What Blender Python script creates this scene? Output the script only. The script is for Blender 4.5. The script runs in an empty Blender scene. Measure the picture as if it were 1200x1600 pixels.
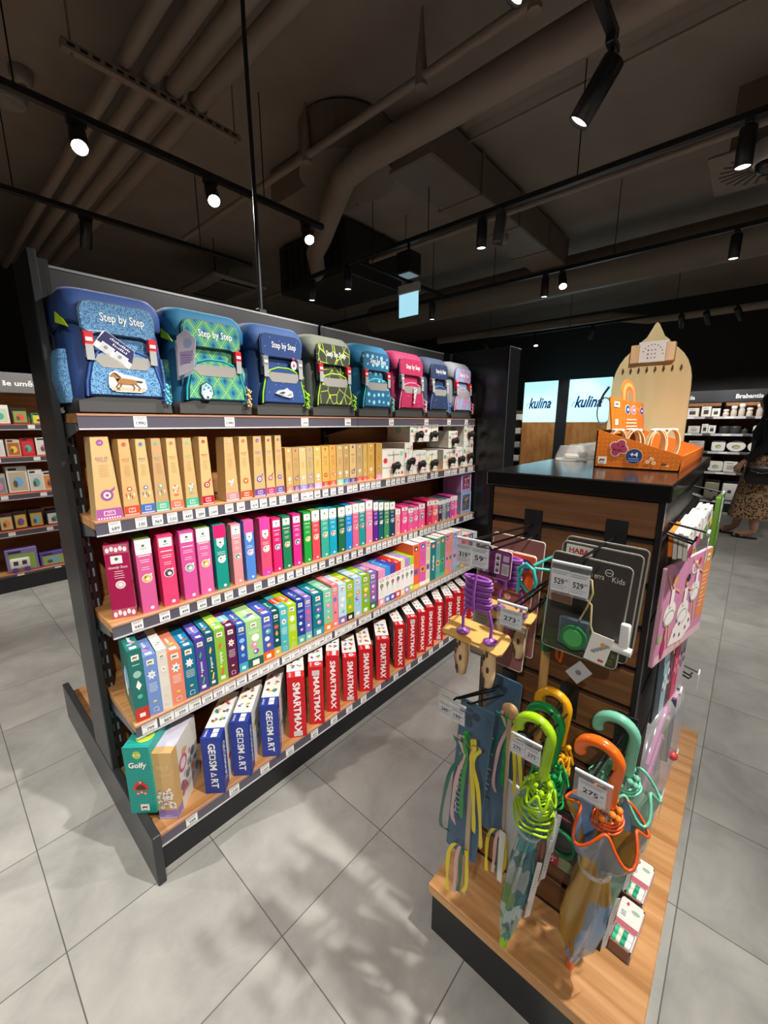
import bpy, bmesh, math, random
from mathutils import Vector, Matrix
random.seed(11)
sc = bpy.context.scene
COL = sc.collection
PI = math.pi
S, Cs = math.sin, math.cos

# ------------------------------------------------------------------ camera, world, exposure
CAM_F = 639.7            # focal length in pixels of the 1200 x 1600 frame
YAW, PITCH, ROLL, EYE = .7261, -.2137, -.0012, 1.35
cam_d = bpy.data.cameras.new('camera')
cam_d.sensor_fit = 'VERTICAL'
cam_d.sensor_height = 36.0
cam_d.lens = 36.0 * CAM_F / 1600.0
cam_d.clip_start = .02
cam_d.clip_end = 60
cam = bpy.data.objects.new('camera', cam_d)
COL.objects.link(cam)
fw = Vector((Cs(YAW) * Cs(PITCH), S(YAW) * Cs(PITCH), S(PITCH)))
rt = Vector((S(YAW), -Cs(YAW), 0))
up = rt.cross(fw)
r2 = rt * Cs(ROLL) + up * S(ROLL)
u2 = up * Cs(ROLL) - rt * S(ROLL)
mw = Matrix((r2, u2, -fw)).transposed().to_4x4()
mw.translation = Vector((0, 0, EYE))
cam.matrix_world = mw
sc.camera = cam

world = bpy.data.worlds.new('world')
world.use_nodes = True
world.node_tree.nodes['Background'].inputs[0].default_value = (1.0, .93, .86, 1)
world.node_tree.nodes['Background'].inputs[1].default_value = .035
sc.world = world
vs = sc.view_settings
vs.view_transform = 'Standard'
vs.look = 'None'
vs.gamma = 1.0
vs.use_curve_mapping = False
vs.exposure = 0.0
try:
    sc.cycles.use_denoising = True
    sc.cycles.max_bounces = 8
    sc.cycles.transparent_max_bounces = 16
    sc.cycles.sample_clamp_indirect = 4.0
except Exception:
    pass

SPOT_W = 60.0            # watts of one ordinary ceiling spotlight
SPOT_COL = (1.0, .95, .885)

# ------------------------------------------------------------------ materials
MATS = {}
def lin(h):
    h = h.lstrip('#')
    out = []
    for i in (0, 2, 4):
        c = int(h[i:i+2], 16) / 255
        out.append(c / 12.92 if c <= .04045 else ((c + .055) / 1.055) ** 2.4)
    return (*out, 1.0)
def new_mat(name):
    m = bpy.data.materials.new(name)
    m.use_nodes = True
    nt = m.node_tree
    return m, nt, nt.nodes['Principled BSDF']
def C(h, rough=.5, metal=0.0, spec=.5, emit=0.0):
    key = (h, rough, metal, spec, emit)
    if key in MATS: return MATS[key]
    m, nt, b = new_mat('finish_' + h.lstrip('#'))
    b.inputs['Base Color'].default_value = lin(h)
    b.inputs['Roughness'].default_value = rough
    b.inputs['Metallic'].default_value = metal
    b.inputs['Specular IOR Level'].default_value = spec
    if emit:
        b.inputs['Emission Color'].default_value = lin(h)
        b.inputs['Emission Strength'].default_value = emit
    MATS[key] = m
    return m
def N(nt, t, **kw):
    n = nt.nodes.new(t)
    for k, v in kw.items(): setattr(n, k, v)
    return n
def ramp(nt, stops, interp='LINEAR'):
    r = N(nt, 'ShaderNodeValToRGB')
    r.color_ramp.interpolation = interp
    els = r.color_ramp.elements
    while len(els) < len(stops): els.new(.5)
    for e, (p, c) in zip(els, stops):
        e.position = p
        e.color = lin(c) if isinstance(c, str) else c
    return r
def coords(nt, scale=(1, 1, 1), rot=(0, 0, 0)):
    tc = N(nt, 'ShaderNodeTexCoord')
    mp = N(nt, 'ShaderNodeMapping')
    mp.inputs['Scale'].default_value = scale
    mp.inputs['Rotation'].default_value = rot
    nt.links.new(tc.outputs['Object'], mp.inputs[0])
    return mp
def wood(name, c0, c1, c2, scale, rough=.42):
    m, nt, b = new_mat(name)
    mp = coords(nt, scale)
    n1 = N(nt, 'ShaderNodeTexNoise'); n1.inputs['Scale'].default_value = 1.0; n1.inputs['Detail'].default_value = 7; n1.inputs['Distortion'].default_value = .6
    nt.links.new(mp.outputs[0], n1.inputs['Vector'])
    r = ramp(nt, [(.30, c0), (.5, c1), (.68, c2)])
    nt.links.new(n1.outputs[0], r.inputs[0])
    nt.links.new(r.outputs[0], b.inputs['Base Color'])
    b.inputs['Roughness'].default_value = rough
    return m
OAK = wood('oak_board', '#a0703f', '#bb8855', '#cb9c6a', (2.2, 40, 40))
OAKY = wood('oak_board_cross', '#a0703f', '#bb8855', '#cb9c6a', (40, 2.2, 40))
OAKBACK = wood('oak_back', '#8d5a30', '#a06c3e', '#b07a4a', (2.0, 30, 34), .5)
WALNUT = wood('slat_wood', '#56371f', '#71492a', '#835733', (30, 3.0, 55), .5)
CHEV = wood('sign_wood', '#a8703a', '#c48a4c', '#d39c60', (2, 9, 3.0), .5)
PLY = wood('plywood', '#cfbc88', '#d9c896', '#e0d0a2', (14, 14, 2.0), .55)
BEECH = wood('beech', '#cfa878', '#dcb88a', '#e6c79c', (40, 40, 5), .5)
BLACK = C('#17181a', .42)
BLACK2 = C('#232427', .38)
STEEL = C('#3a3b3d', .36, .35)
WIRE = C('#131314', .35, .4)
WHITE = C('#f1f0ec', .5)
INK = C('#26262c', .6)
GREYT = C('#9a9aa0', .6)
CHROME = C('#c9cbd0', .22, .9)

def clear(name, tint='#ffffff', gloss=.12, haze=.1):
    m, nt, b = new_mat(name)
    nt.nodes.remove(b)
    out = [n for n in nt.nodes if n.type == 'OUTPUT_MATERIAL'][0]
    tr = N(nt, 'ShaderNodeBsdfTransparent'); tr.inputs[0].default_value = lin(tint)
    gl = N(nt, 'ShaderNodeBsdfGlossy'); gl.inputs['Roughness'].default_value = .12
    df = N(nt, 'ShaderNodeBsdfDiffuse'); df.inputs[0].default_value = lin('#dfe3e4')
    m1 = N(nt, 'ShaderNodeMixShader'); m1.inputs[0].default_value = haze
    m2 = N(nt, 'ShaderNodeMixShader'); m2.inputs[0].default_value = gloss
    nt.links.new(tr.outputs[0], m1.inputs[1]); nt.links.new(df.outputs[0], m1.inputs[2])
    nt.links.new(m1.outputs[0], m2.inputs[1]); nt.links.new(gl.outputs[0], m2.inputs[2])
    nt.links.new(m2.outputs[0], out.inputs[0])
    return m
CLEAR = clear('clear_plastic')
MILKY = clear('milky_plastic', '#f4f6f6', .12, .34)

def film(name, body, patches, alpha, scale=26, stretch=.8):
    """translucent printed foil: blotches of colour on a clear sheet"""
    m, nt, b = new_mat(name)
    mp = coords(nt, (1, 1, stretch))
    nz = N(nt, 'ShaderNodeTexNoise'); nz.inputs['Scale'].default_value = 14
    nt.links.new(mp.outputs[0], nz.inputs['Vector'])
    wv = N(nt, 'ShaderNodeVectorMath', operation='MULTIPLY_ADD'); wv.inputs[1].default_value = (.05, .05, .05)
    nt.links.new(nz.outputs['Color'], wv.inputs[0]); nt.links.new(mp.outputs[0], wv.inputs[2])
    vo = N(nt, 'ShaderNodeTexVoronoi', feature='F1'); vo.inputs['Scale'].default_value = scale
    nt.links.new(wv.outputs[0], vo.inputs['Vector'])
    sp = N(nt, 'ShaderNodeSeparateColor'); nt.links.new(vo.outputs['Color'], sp.inputs[0])
    n = len(patches)
    stops = [(0, body)] + [(.38 + .62 * i / n, c) for i, c in enumerate(patches)]
    r = ramp(nt, stops, 'CONSTANT')
    nt.links.new(sp.outputs[0], r.inputs[0])
    nt.links.new(r.outputs[0], b.inputs['Base Color'])
    al = ramp(nt, [(0, (alpha * .62,) * 3 + (1,)), (.38, (min(1, alpha * 1.12),) * 3 + (1,))], 'CONSTANT')
    nt.links.new(sp.outputs[0], al.inputs[0]); nt.links.new(al.outputs[0], b.inputs['Alpha'])
    b.inputs['Roughness'].default_value = .25
    return m
def speckle(name, base, spot, scale, lo, hi):
    m, nt, b = new_mat(name)
    mp = coords(nt)
    n = N(nt, 'ShaderNodeTexNoise'); n.inputs['Scale'].default_value = scale; n.inputs['Detail'].default_value = 2
    nt.links.new(mp.outputs[0], n.inputs['Vector'])
    r = ramp(nt, [(lo, base), (hi, spot)])
    nt.links.new(n.outputs[0], r.inputs[0]); nt.links.new(r.outputs[0], b.inputs['Base Color'])
    b.inputs['Roughness'].default_value = .75
    return m
def cells(name, edge, fill, scale, w):
    m, nt, b = new_mat(name)
    mp = coords(nt, (1, 1, .8))
    v = N(nt, 'ShaderNodeTexVoronoi', feature='DISTANCE_TO_EDGE'); v.inputs['Scale'].default_value = scale
    nt.links.new(mp.outputs[0], v.inputs['Vector'])
    r = ramp(nt, [(w, edge), (w * 2.2, fill)])
    nt.links.new(v.outputs[0], r.inputs[0]); nt.links.new(r.outputs[0], b.inputs['Base Color'])
    b.inputs['Roughness'].default_value = .75
    return m
def dots(name, base, dot, scale, size, rand=.15):
    m, nt, b = new_mat(name)
    mp = coords(nt, (1, .001, 1))
    v = N(nt, 'ShaderNodeTexVoronoi', feature='F1'); v.inputs['Scale'].default_value = scale; v.inputs['Randomness'].default_value = rand
    nt.links.new(mp.outputs[0], v.inputs['Vector'])
    r = ramp(nt, [(size, dot), (size * 1.15, base)])
    nt.links.new(v.outputs['Distance'], r.inputs[0]); nt.links.new(r.outputs[0], b.inputs['Base Color'])
    b.inputs['Roughness'].default_value = .7
    return m
def ogee(name, stops, nx, nz):
    m, nt, b = new_mat(name)
    tc = N(nt, 'ShaderNodeTexCoord'); sp = N(nt, 'ShaderNodeSeparateXYZ')
    nt.links.new(tc.outputs['Object'], sp.inputs[0])
    def ab(sock, k, off):
        a = N(nt, 'ShaderNodeMath', operation='MULTIPLY_ADD'); a.inputs[1].default_value = k; a.inputs[2].default_value = off
        nt.links.new(sock, a.inputs[0])
        p = N(nt, 'ShaderNodeMath', operation='PINGPONG'); p.inputs[1].default_value = 1.0
        nt.links.new(a.outputs[0], p.inputs[0])
        return p.outputs[0]
    s = N(nt, 'ShaderNodeMath', operation='ADD')
    nt.links.new(ab(sp.outputs['X'], nx, 0), s.inputs[0]); nt.links.new(ab(sp.outputs['Z'], nz, 0), s.inputs[1])
    d = N(nt, 'ShaderNodeMath', operation='PINGPONG'); d.inputs[1].default_value = 1.0
    nt.links.new(s.outputs[0], d.inputs[0])
    r = ramp(nt, stops, 'CONSTANT')
    nt.links.new(d.outputs[0], r.inputs[0]); nt.links.new(r.outputs[0], b.inputs['Base Color'])
    b.inputs['Roughness'].default_value = .7
    return m
def stripes(name, a, bcol, k, axis='Z'):
    m, nt, b = new_mat(name)
    tc = N(nt, 'ShaderNodeTexCoord'); sp = N(nt, 'ShaderNodeSeparateXYZ')
    nt.links.new(tc.outputs['Object'], sp.inputs[0])
    x = N(nt, 'ShaderNodeMath', operation='MULTIPLY'); x.inputs[1].default_value = k
    nt.links.new(sp.outputs[axis], x.inputs[0])
    p = N(nt, 'ShaderNodeMath', operation='FRACT'); nt.links.new(x.outputs[0], p.inputs[0])
    r = ramp(nt, [(0, a), (.62, bcol)], 'CONSTANT')
    nt.links.new(p.outputs[0], r.inputs[0]); nt.links.new(r.outputs[0], b.inputs['Base Color'])
    b.inputs['Roughness'].default_value = .5
    return m

# ------------------------------------------------------------------ mesh builder
TXT = {}
def text_geo(s, bold=0.0, shear=0.0):
    key = (s, bold, shear)
    if key not in TXT:
        cu = bpy.data.curves.new('t', 'FONT')
        cu.body = s; cu.resolution_u = 2; cu.fill_mode = 'FRONT'; cu.offset = bold; cu.shear = shear
        ob = bpy.data.objects.new('t', cu)
        me = ob.to_mesh()
        V = [(v.co.x, v.co.y) for v in me.vertices]
        F = [tuple(p.vertices) for p in me.polygons]
        ob.to_mesh_clear()
        bpy.data.objects.remove(ob); bpy.data.curves.remove(cu)
        w0 = min((v[0] for v in V), default=0); w1 = max((v[0] for v in V), default=1)
        TXT[key] = (V, F, w0, w1)
    return TXT[key]
def FR(o, u, v):
    """a frame: u to the right, v up, w = u x v towards the viewer"""
    u = Vector(u).normalized(); v = Vector(v).normalized(); n = u.cross(v)
    m = Matrix((u, v, n)).transposed().to_4x4(); m.translation = Vector(o)
    return m
def rounded(w, h, r, n=4, cx=0, cy=0):
    pts = []
    for sx, sy, a0 in ((1, 1, 0), (-1, 1, 90), (-1, -1, 180), (1, -1, 270)):
        for i in range(n + 1):
            a = math.radians(a0 + 90 * i / n)
            pts.append((cx + sx * (w / 2 - r) + r * Cs(a), cy + sy * (h / 2 - r) + r * S(a)))
    return pts
def ell(rx, ry, n=20, cx=0, cy=0):
    return [(cx + rx * Cs(2 * PI * i / n), cy + ry * S(2 * PI * i / n)) for i in range(n)]

def smooth(pts, k=4):
    P = [Vector(p) for p in pts]; out = []
    for i in range(len(P)-1):
        a, b, c, d = P[max(0, i-1)], P[i], P[i+1], P[min(len(P)-1, i+2)]
        for j in range(k):
            t = j/k
            out.append(.5*((2*b)+(c-a)*t+(2*a-5*b+4*c-d)*t*t+(3*b-a-3*c+d)*t*t*t))
    return out+[P[-1]]
class MB:
    def __init__(s):
        s.v, s.f, s.mi, s.sm, s.mats = [], [], [], [], []
    def idx(s, m):
        if m not in s.mats: s.mats.append(m)
        return s.mats.index(m)
    def add(s, V, F, m, smooth=False, X=None):
        o = len(s.v); k = s.idx(m)
        s.v += [tuple(X @ Vector(p)) if X is not None else tuple(p) for p in V]
        for f in F:
            s.f.append(tuple(i + o for i in f)); s.mi.append(k); s.sm.append(smooth)
        return s
    def box(s, x0, y0, z0, x1, y1, z1, m, X=None):
        V = [(x0,y0,z0),(x1,y0,z0),(x1,y1,z0),(x0,y1,z0),(x0,y0,z1),(x1,y0,z1),(x1,y1,z1),(x0,y1,z1)]
        return s.add(V, [(3,2,1,0),(4,5,6,7),(0,1,5,4),(1,2,6,5),(2,3,7,6),(3,0,4,7)], m, False, X)
    def rbox(s, x0, y0, z0, x1, y1, z1, b, m, seg=1, X=None):
        bm = bmesh.new(); bmesh.ops.create_cube(bm, size=1)
        for v in bm.verts:
            v.co = Vector(((x0+x1)/2 + v.co.x*(x1-x0), (y0+y1)/2 + v.co.y*(y1-y0), (z0+z1)/2 + v.co.z*(z1-z0)))
        bmesh.ops.bevel(bm, geom=bm.edges[:], offset=b, segments=seg, affect='EDGES', profile=.5)
        bm.verts.index_update()
        s.add([v.co[:] for v in bm.verts], [tuple(v.index for v in f.verts) for f in bm.faces], m, seg > 1, X)
        bm.free(); return s
    def tube(s, pts, r, m, n=8, closed=False, X=None):
        P = [Vector(p) for p in pts]; k = len(P)
        R = r if isinstance(r, (list, tuple)) else [r] * k
        V, F = [], []
        T0 = None; up = None
        for i in range(k):
            a = P[(i-1) % k] if closed or i else P[i]; b = P[(i+1) % k] if closed or i < k-1 else P[i]
            t = (b - a)
            t = t.normalized() if t.length > 1e-9 else Vector((0, 0, 1))
            if up is None:
                up = Vector((0, 0, 1)) if abs(t.z) < .9 else Vector((1, 0, 0))
            x = up.cross(t)
            x = x.normalized() if x.length > 1e-6 else Vector((1, 0, 0))
            y = t.cross(x); up = y
            for j in range(n):
                an = 2*PI*j/n
                V.append(P[i] + x*(R[i]*Cs(an)) + y*(R[i]*S(an)))
        for i in range(k if closed else k-1):
            for j in range(n):
                F.append((i*n+j, i*n+(j+1) % n, ((i+1) % k)*n+(j+1) % n, ((i+1) % k)*n+j))
        s.add(V, F, m, True, X)
        if not closed:
            s.add(V[:n], [tuple(range(n-1, -1, -1))], m, False, X); s.add(V[-n:], [tuple(range(n))], m, False, X)
        return s
    def lathe(s, prof, m, n=20, X=None, smooth=True):
        V, F = [], []
        for r, z in prof:
            for j in range(n): V.append((r*Cs(2*PI*j/n), r*S(2*PI*j/n), z))
        for i in range(len(prof)-1):
            for j in range(n): F.append((i*n+j, i*n+(j+1) % n, (i+1)*n+(j+1) % n, (i+1)*n+j))
        s.add(V, F, m, smooth, X)
        if prof[0][0] > 1e-5: s.add(V[:n], [tuple(range(n-1, -1, -1))], m, False, X)
        if prof[-1][0] > 1e-5: s.add(V[-n:], [tuple(range(n))], m, False, X)
        return s
    def ball(s, c, r, m, n=10, sc3=(1, 1, 1), X=None):
        prof = [(max(1e-6, r*S(PI*i/(n//2+1))), -r*Cs(PI*i/(n//2+1))) for i in range(n//2+2)]
        M4 = Matrix.Translation(c) @ Matrix.Diagonal((*sc3, 1))
        return s.lathe(prof, m, n, (X @ M4) if X is not None else M4)
    def prism(s, poly, t, m, X, inset=0.0, smooth=False, m2=None):
        """polygon in a frame, from w=0 to w=t; the front edge drawn in by inset"""
        k = len(poly)
        cx = sum(p[0] for p in poly)/k; cy = sum(p[1] for p in poly)/k
        V = [(p[0], p[1], 0) for p in poly]
        if inset:
            V += [(p[0], p[1], t*.55) for p in poly]
            V += [(cx+(p[0]-cx)*(1-inset), cy+(p[1]-cy)*(1-inset), t) for p in poly]; L = 3
        else:
            V += [(p[0], p[1], t) for p in poly]; L = 2
        F = []
        for l in range(L-1):
            for i in range(k): F.append((l*k+i, l*k+(i+1) % k, (l+1)*k+(i+1) % k, (l+1)*k+i))
        s.add(V, F, m2 or m, smooth, X)
        s.add(V[-k:], [tuple(range(k))], m, False, X); s.add(V[:k], [tuple(range(k-1, -1, -1))], m2 or m, False, X)
        return s
    def loft(s, rings, m, X=None, cap=True, smooth=True):
        k = len(rings[0]); V = [p for r in rings for p in r]; F = []
        for i in range(len(rings)-1):
            for j in range(k): F.append((i*k+j, i*k+(j+1) % k, (i+1)*k+(j+1) % k, (i+1)*k+j))
        s.add(V, F, m, smooth, X)
        if cap:
            s.add(rings[0], [tuple(range(k-1, -1, -1))], m, smooth, X); s.add(rings[-1], [tuple(range(k))], m, smooth, X)
        return s
    # flat prints on a frame
    def rect(s, X, u0, v0, u1, v1, m, k=1):
        w = .0004 * k
        return s.add([(u0,v0,w),(u1,v0,w),(u1,v1,w),(u0,v1,w)], [(0,1,2,3)], m, False, X)
    def poly(s, X, pts, m, k=1):
        return s.add([(p[0], p[1], .0004*k) for p in pts], [tuple(range(len(pts)))], m, False, X)
    def disc(s, X, u, v, r, m, k=1, n=18, ry=None):
        return s.poly(X, ell(r, ry or r, n, u, v), m, k)
    def text(s, X, t, u, v, size, m, k=2, rot=0, width=None, bold=0.0, shear=0.0, align='C'):
        V, F, w0, w1 = text_geo(t, bold, shear)
        sx = size if width is None else width / max(1e-6, w1 - w0)
        off = -(w0+w1)/2*sx if align == 'C' else -w0*sx
        a = math.radians(rot); P = []
        for x, y in V:
            px, py = x*sx + off, (y-.34)*size
            P.append((u + px*Cs(a) - py*S(a), v + px*S(a) + py*Cs(a), .0004*k))
        return s.add(P, F, m, False, X)
    def build(s, name, parent=None, loc=None, rot=None):
        me = bpy.data.meshes.new(name)
        me.from_pydata(s.v, [], s.f)
        for m in s.mats: me.materials.append(m)
        me.polygons.foreach_set('material_index', s.mi)
        me.polygons.foreach_set('use_smooth', s.sm)
        me.update()
        o = bpy.data.objects.new(name, me); COL.objects.link(o)
        if parent: o.parent = parent
        if loc: o.location = loc
        if rot: o.rotation_euler = rot if isinstance(rot, (tuple, list)) else (0, 0, rot)
        return o
def tag(o, label, cat, group=None, kind=None):
    if label: o['label'] = label
    if cat: o['category'] = cat
    if group: o['group'] = group
    if kind: o['kind'] = kind
    return o
def thing(name, label, cat, loc=(0, 0, 0), rz=0.0, group=None):
    o = bpy.data.objects.new(name, None); COL.objects.link(o)
    o.empty_display_size = .05
    o.location = loc; o.rotation_euler = (0, 0, rz)
    return tag(o, label, cat, group)
FRONT = lambda x, y, z: FR((x, y, z), (1, 0, 0), (0, 0, 1))        # faces -y
WEST = lambda x, y, z: FR((x, y, z), (0, -1, 0), (0, 0, 1))        # faces -x
# ------------------------------------------------------------------ ceiling lamps (each lamp carries its own light)
TRACK_Z = 2.75
def track(x0, y0, x1, y1, label):
    m = MB(); w = .017
    if abs(x1-x0) > abs(y1-y0): m.rbox(x0, y0-w, TRACK_Z, x1, y0+w, TRACK_Z+.034, .003, BLACK2)
    else: m.rbox(x0-w, y0, TRACK_Z, x0+w, y1, TRACK_Z+.034, .003, BLACK2)
    t = thing('lighting_track', label, 'lighting track', (0, 0, 0), 0, 'black ceiling lighting tracks')
    m.build('rail', t)
    L = max(abs(x1-x0), abs(y1-y0)); n = max(2, int(L/1.3))
    for i in range(n+1):
        f = (i+.4)/(n+.8); px, py = x0+(x1-x0)*f, y0+(y1-y0)*f
        MB().tube([(px, py, TRACK_Z+.03), (px, py, 3.36)], .0035, WIRE, 6).build('suspension_wire', t)
    return t
GLOWS = {}
def spot(x, y, aim, label, power=1.0, r=.036, L=.17, cone=62, body=None, stem=.05, blend=.55, glow=9.0):
    """track spotlight: adapter, arm, tube body, recessed lens; the light sits in its mouth"""
    t = thing('track_spotlight', label, 'spotlight', (x, y, TRACK_Z), 0, 'black ceiling spotlights')
    b = body or BLACK2
    MB().rbox(-.04, -.016, -.028, .04, .016, .0, .003, b).build('track_adapter', t)
    MB().tube([(0, 0, -.02), (0, 0, -stem-.03)], .008, b, 8).build('pivot_arm', t)
    d = Vector(aim).normalized()
    p0 = Vector((0, 0, -stem)) - d*.02
    Q = d.to_track_quat('Z', 'Y').to_matrix().to_4x4(); Q.translation = p0
    MB().lathe([(.002, 0), (r*.93, 0), (r, .006), (r, L), (r*.90, L), (r*.86, L-.03)], b, 22, Q).build('lamp_body', t)
    lens = C('#ffeedd', .3, 0, .5, glow) if power > 0 else C('#6a6866', .3)
    MB().lathe([(1e-5, L-.006), (r*.6, L-.007), (r*.88, L-.010)], lens, 22, Q).build('lens', t)
    if power > 0:
        ld = bpy.data.lights.new('spotlight_beam', 'SPOT')
        ld.energy = SPOT_W*power; ld.color = SPOT_COL; ld.spot_size = math.radians(cone); ld.spot_blend = blend
        ld.shadow_soft_size = .028
        lo = bpy.data.objects.new('spotlight_beam', ld); COL.objects.link(lo)
        lo.parent = t
        lo.matrix_local = Matrix.Translation(p0 + d*(L+.012)) @ d.to_track_quat('-Z', 'Y').to_matrix().to_4x4()
    return t
def at(x, y, tx, ty, tz): return (tx-x, ty-y, tz-2.62)

track(-1.2, 2.60, 2.25, 2.60, 'long black lighting track behind the backpacks carrying three glaring spotlights')
track(-1.0, 3.66, 2.3, 3.66, 'black lighting track at far left beyond the glaring spotlights')
track(-1.5, .60, 1.98, .60, 'black lighting track overhead, ending at the big spotlight near the top edge')
track(2.86, -1.6, 2.86, 3.6, 'long black lighting track crossing the middle of the ceiling')
track(2.89, 2.87, 4.24, 2.87, 'short black track carrying the lit sign')
track(4.30, -1.6, 4.30, 5.0, 'black lighting track running along the round duct')
track(6.90, -2.2, 6.90, 4.2, 'farthest black lighting track above the signs with blue lettering')
track(-2.6, -.45, 5.4, -.45, 'black lighting track overhead just outside the frame to the right')
track(-2.6, -2.8, 7.4, -2.8, 'unseen black lighting track added far to the right for fill spotlights')  # unseen track, added to carry the bounce-light lamps
track(-1.9, 1.6, -1.9, 6.4, 'unseen black lighting track added to the left for fill spotlights')  # unseen track, added to carry the left fill lamps

spot(.74, 2.60, at(.74, 2.6, .35, 1.1, 0.9), 'glaring lit spotlight at far left of the ceiling, brightest of the three', .8, glow=60)
spot(1.39, 2.60, at(1.39, 2.6, .8, 1.0, .9), 'glaring lit spotlight above the black cable, middle of the three', .8, glow=60)
spot(2.09, 2.60, at(2.09, 2.6, 1.3, 1.0, .9), 'glaring lit spotlight at the right end of its track', .8, glow=60)
spot(.42, 3.66, at(.42, 3.66, .4, 4.5, 1.0), 'dark spotlight hanging at the left edge above the tall shelf post', 1.0, cone=80)
spot(1.02, 3.66, at(1.02, 3.66, 1.0, 4.5, .9), 'dark spotlight to the left of the black cable, pointing down', 1.0, cone=80)
spot(1.42, .60, at(1.42, .6, .80, 1.50, 1.45), 'large black spotlight cut by the top edge', 2.0, .042, .20, 54)
spot(1.97, .60, at(1.97, .6, 1.86, 1.42, 1.36), 'large black tilted spotlight at the lower end of the overhead track', 1.6, .042, .20, 50, stem=.08)
spot(2.86, 1.62, (0, 0, -1), 'black lit spotlight pointing straight down beside a grey unlit one', .9)
spot(2.86, 1.48, (-.12, .05, -1), 'grey unlit spotlight beside the smoke detector', 0, body=C('#4a4a4a', .5))
spot(2.86, 3.50, (0, 0, -1), 'black lit spotlight above the navy backpack, left of the other one', .9)
spot(2.86, 2.98, (0, 0, -1), 'black lit spotlight above the green and black backpack', .9)
spot(2.86, .22, (-.02, 0, -1), 'black lit spotlight beside the white dome camera', 1.0)
spot(4.30, 3.05, (0, 0, -1), 'black lit spotlight just right below the lit sign', .9)
spot(4.30, 1.72, (0, 0, -1), 'black lit spotlight left of the small glaring one', .9)
spot(4.30, 1.56, at(4.3, 1.56, 3.0, .9, .9), 'small glaring lit spotlight right of centre, facing the viewer', .8, glow=60)
spot(4.30, .30, (-.04, 0, -1), 'black lit spotlight near the right edge in front of the round duct', .9)
spot(6.90, 3.75, at(6.9, 3.75, 7.8, 3.2, 1.0), 'distant tilted spotlight left of the tall black panel corner', .9)
spot(6.90, 2.85, at(6.9, 2.85, 6.3, 2.4, .6), 'distant bright spotlight above the white and blue signs', .9, glow=30)
spot(6.90, 2.0, at(6.9, 2.0, 8.0, 2.6, 1.2), 'distant dark spotlight behind the arched wooden board', .9)
spot(6.90, .92, at(6.9, .92, 8.3, .8, 1.2), 'uppermost of three distant tilted spotlights at the right', 1.2)
spot(6.90, .66, at(6.9, .66, 8.3, .3, 1.2), 'middle one of three distant tilted spotlights at the right', 1.2)
spot(6.90, .36, at(6.9, .36, 8.3, -.3, 1.2), 'lowest of three distant tilted spotlights at the right', 1.2)
for x, y, tx, ty, tz, p, cn, lb in ((-.35, -.45, .10, 1.45, .45, 2.2, 50, 'spotlight of the right hand track aimed at the left end of the shelving'), (1.0, -.45, .55, .88, .2, 4.2, 72, 'strong spotlight of the right hand track throwing the island shadow on the floor'),
                             (2.3, -.45, 1.95, 1.40, 1.05, 2.0, 62, 'spotlight of the right hand track aimed at the far half of the shelving'), (-1.6, -.45, .74, .20, .68, 1.6, 40, 'unseen spotlight added to brighten the island front'),  # the island front lamp is unseen, added to lift the dark slats
                             (-.75, -.45, 1.60, .27, 1.52, 2.7, 28, 'unseen spotlight added to brighten the arched board on the island'), (3.6, -.45, 3.4, .1, 0, .6, 90, 'spotlight above the right hand aisle'), (4.9, -.45, 5.2, .2, 0, .7, 90, 'spotlight above the aisle near the walking woman'),  # the board lamp is unseen, added because the board came out dark
                             (-2.0, -2.8, -1.4, -1.8, 0, 1.0, 110, 'first unseen fill spotlight added on the far right track'), (.0, -2.8, .4, -1.9, 0, 1.0, 110, 'second unseen fill spotlight added on the far right track'), (2.0, -2.8, 2.2, -1.9, 0, 1.0, 110, 'third unseen fill spotlight added on the far right track'),  # far right lamps are unseen, added for floor bounce onto the ceiling
                             (4.2, -2.8, 4.4, -1.9, 0, 1.0, 110, 'fourth unseen fill spotlight added on the far right track'), (6.4, -2.8, 6.8, -1.5, 0, 1.0, 110, 'fifth unseen fill spotlight added on the far right track'),
                             (-1.9, 2.0, -.15, 1.75, 0, 3.6, 58, 'nearest unseen fill spotlight added on the left hand track'), (-1.9, 3.8, -.2, 3.3, 0, 2.4, 84, 'middle unseen fill spotlight added on the left hand track'), (-1.9, 5.6, 0, 5.2, 0, 1.3, 100, 'farthest unseen fill spotlight added on the left hand track')):  # left lamps are unseen, added as fill for floor and ceiling
    spot(x, y, at(x, y, tx, ty, tz), lb, p, .036, .17, cn)

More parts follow.
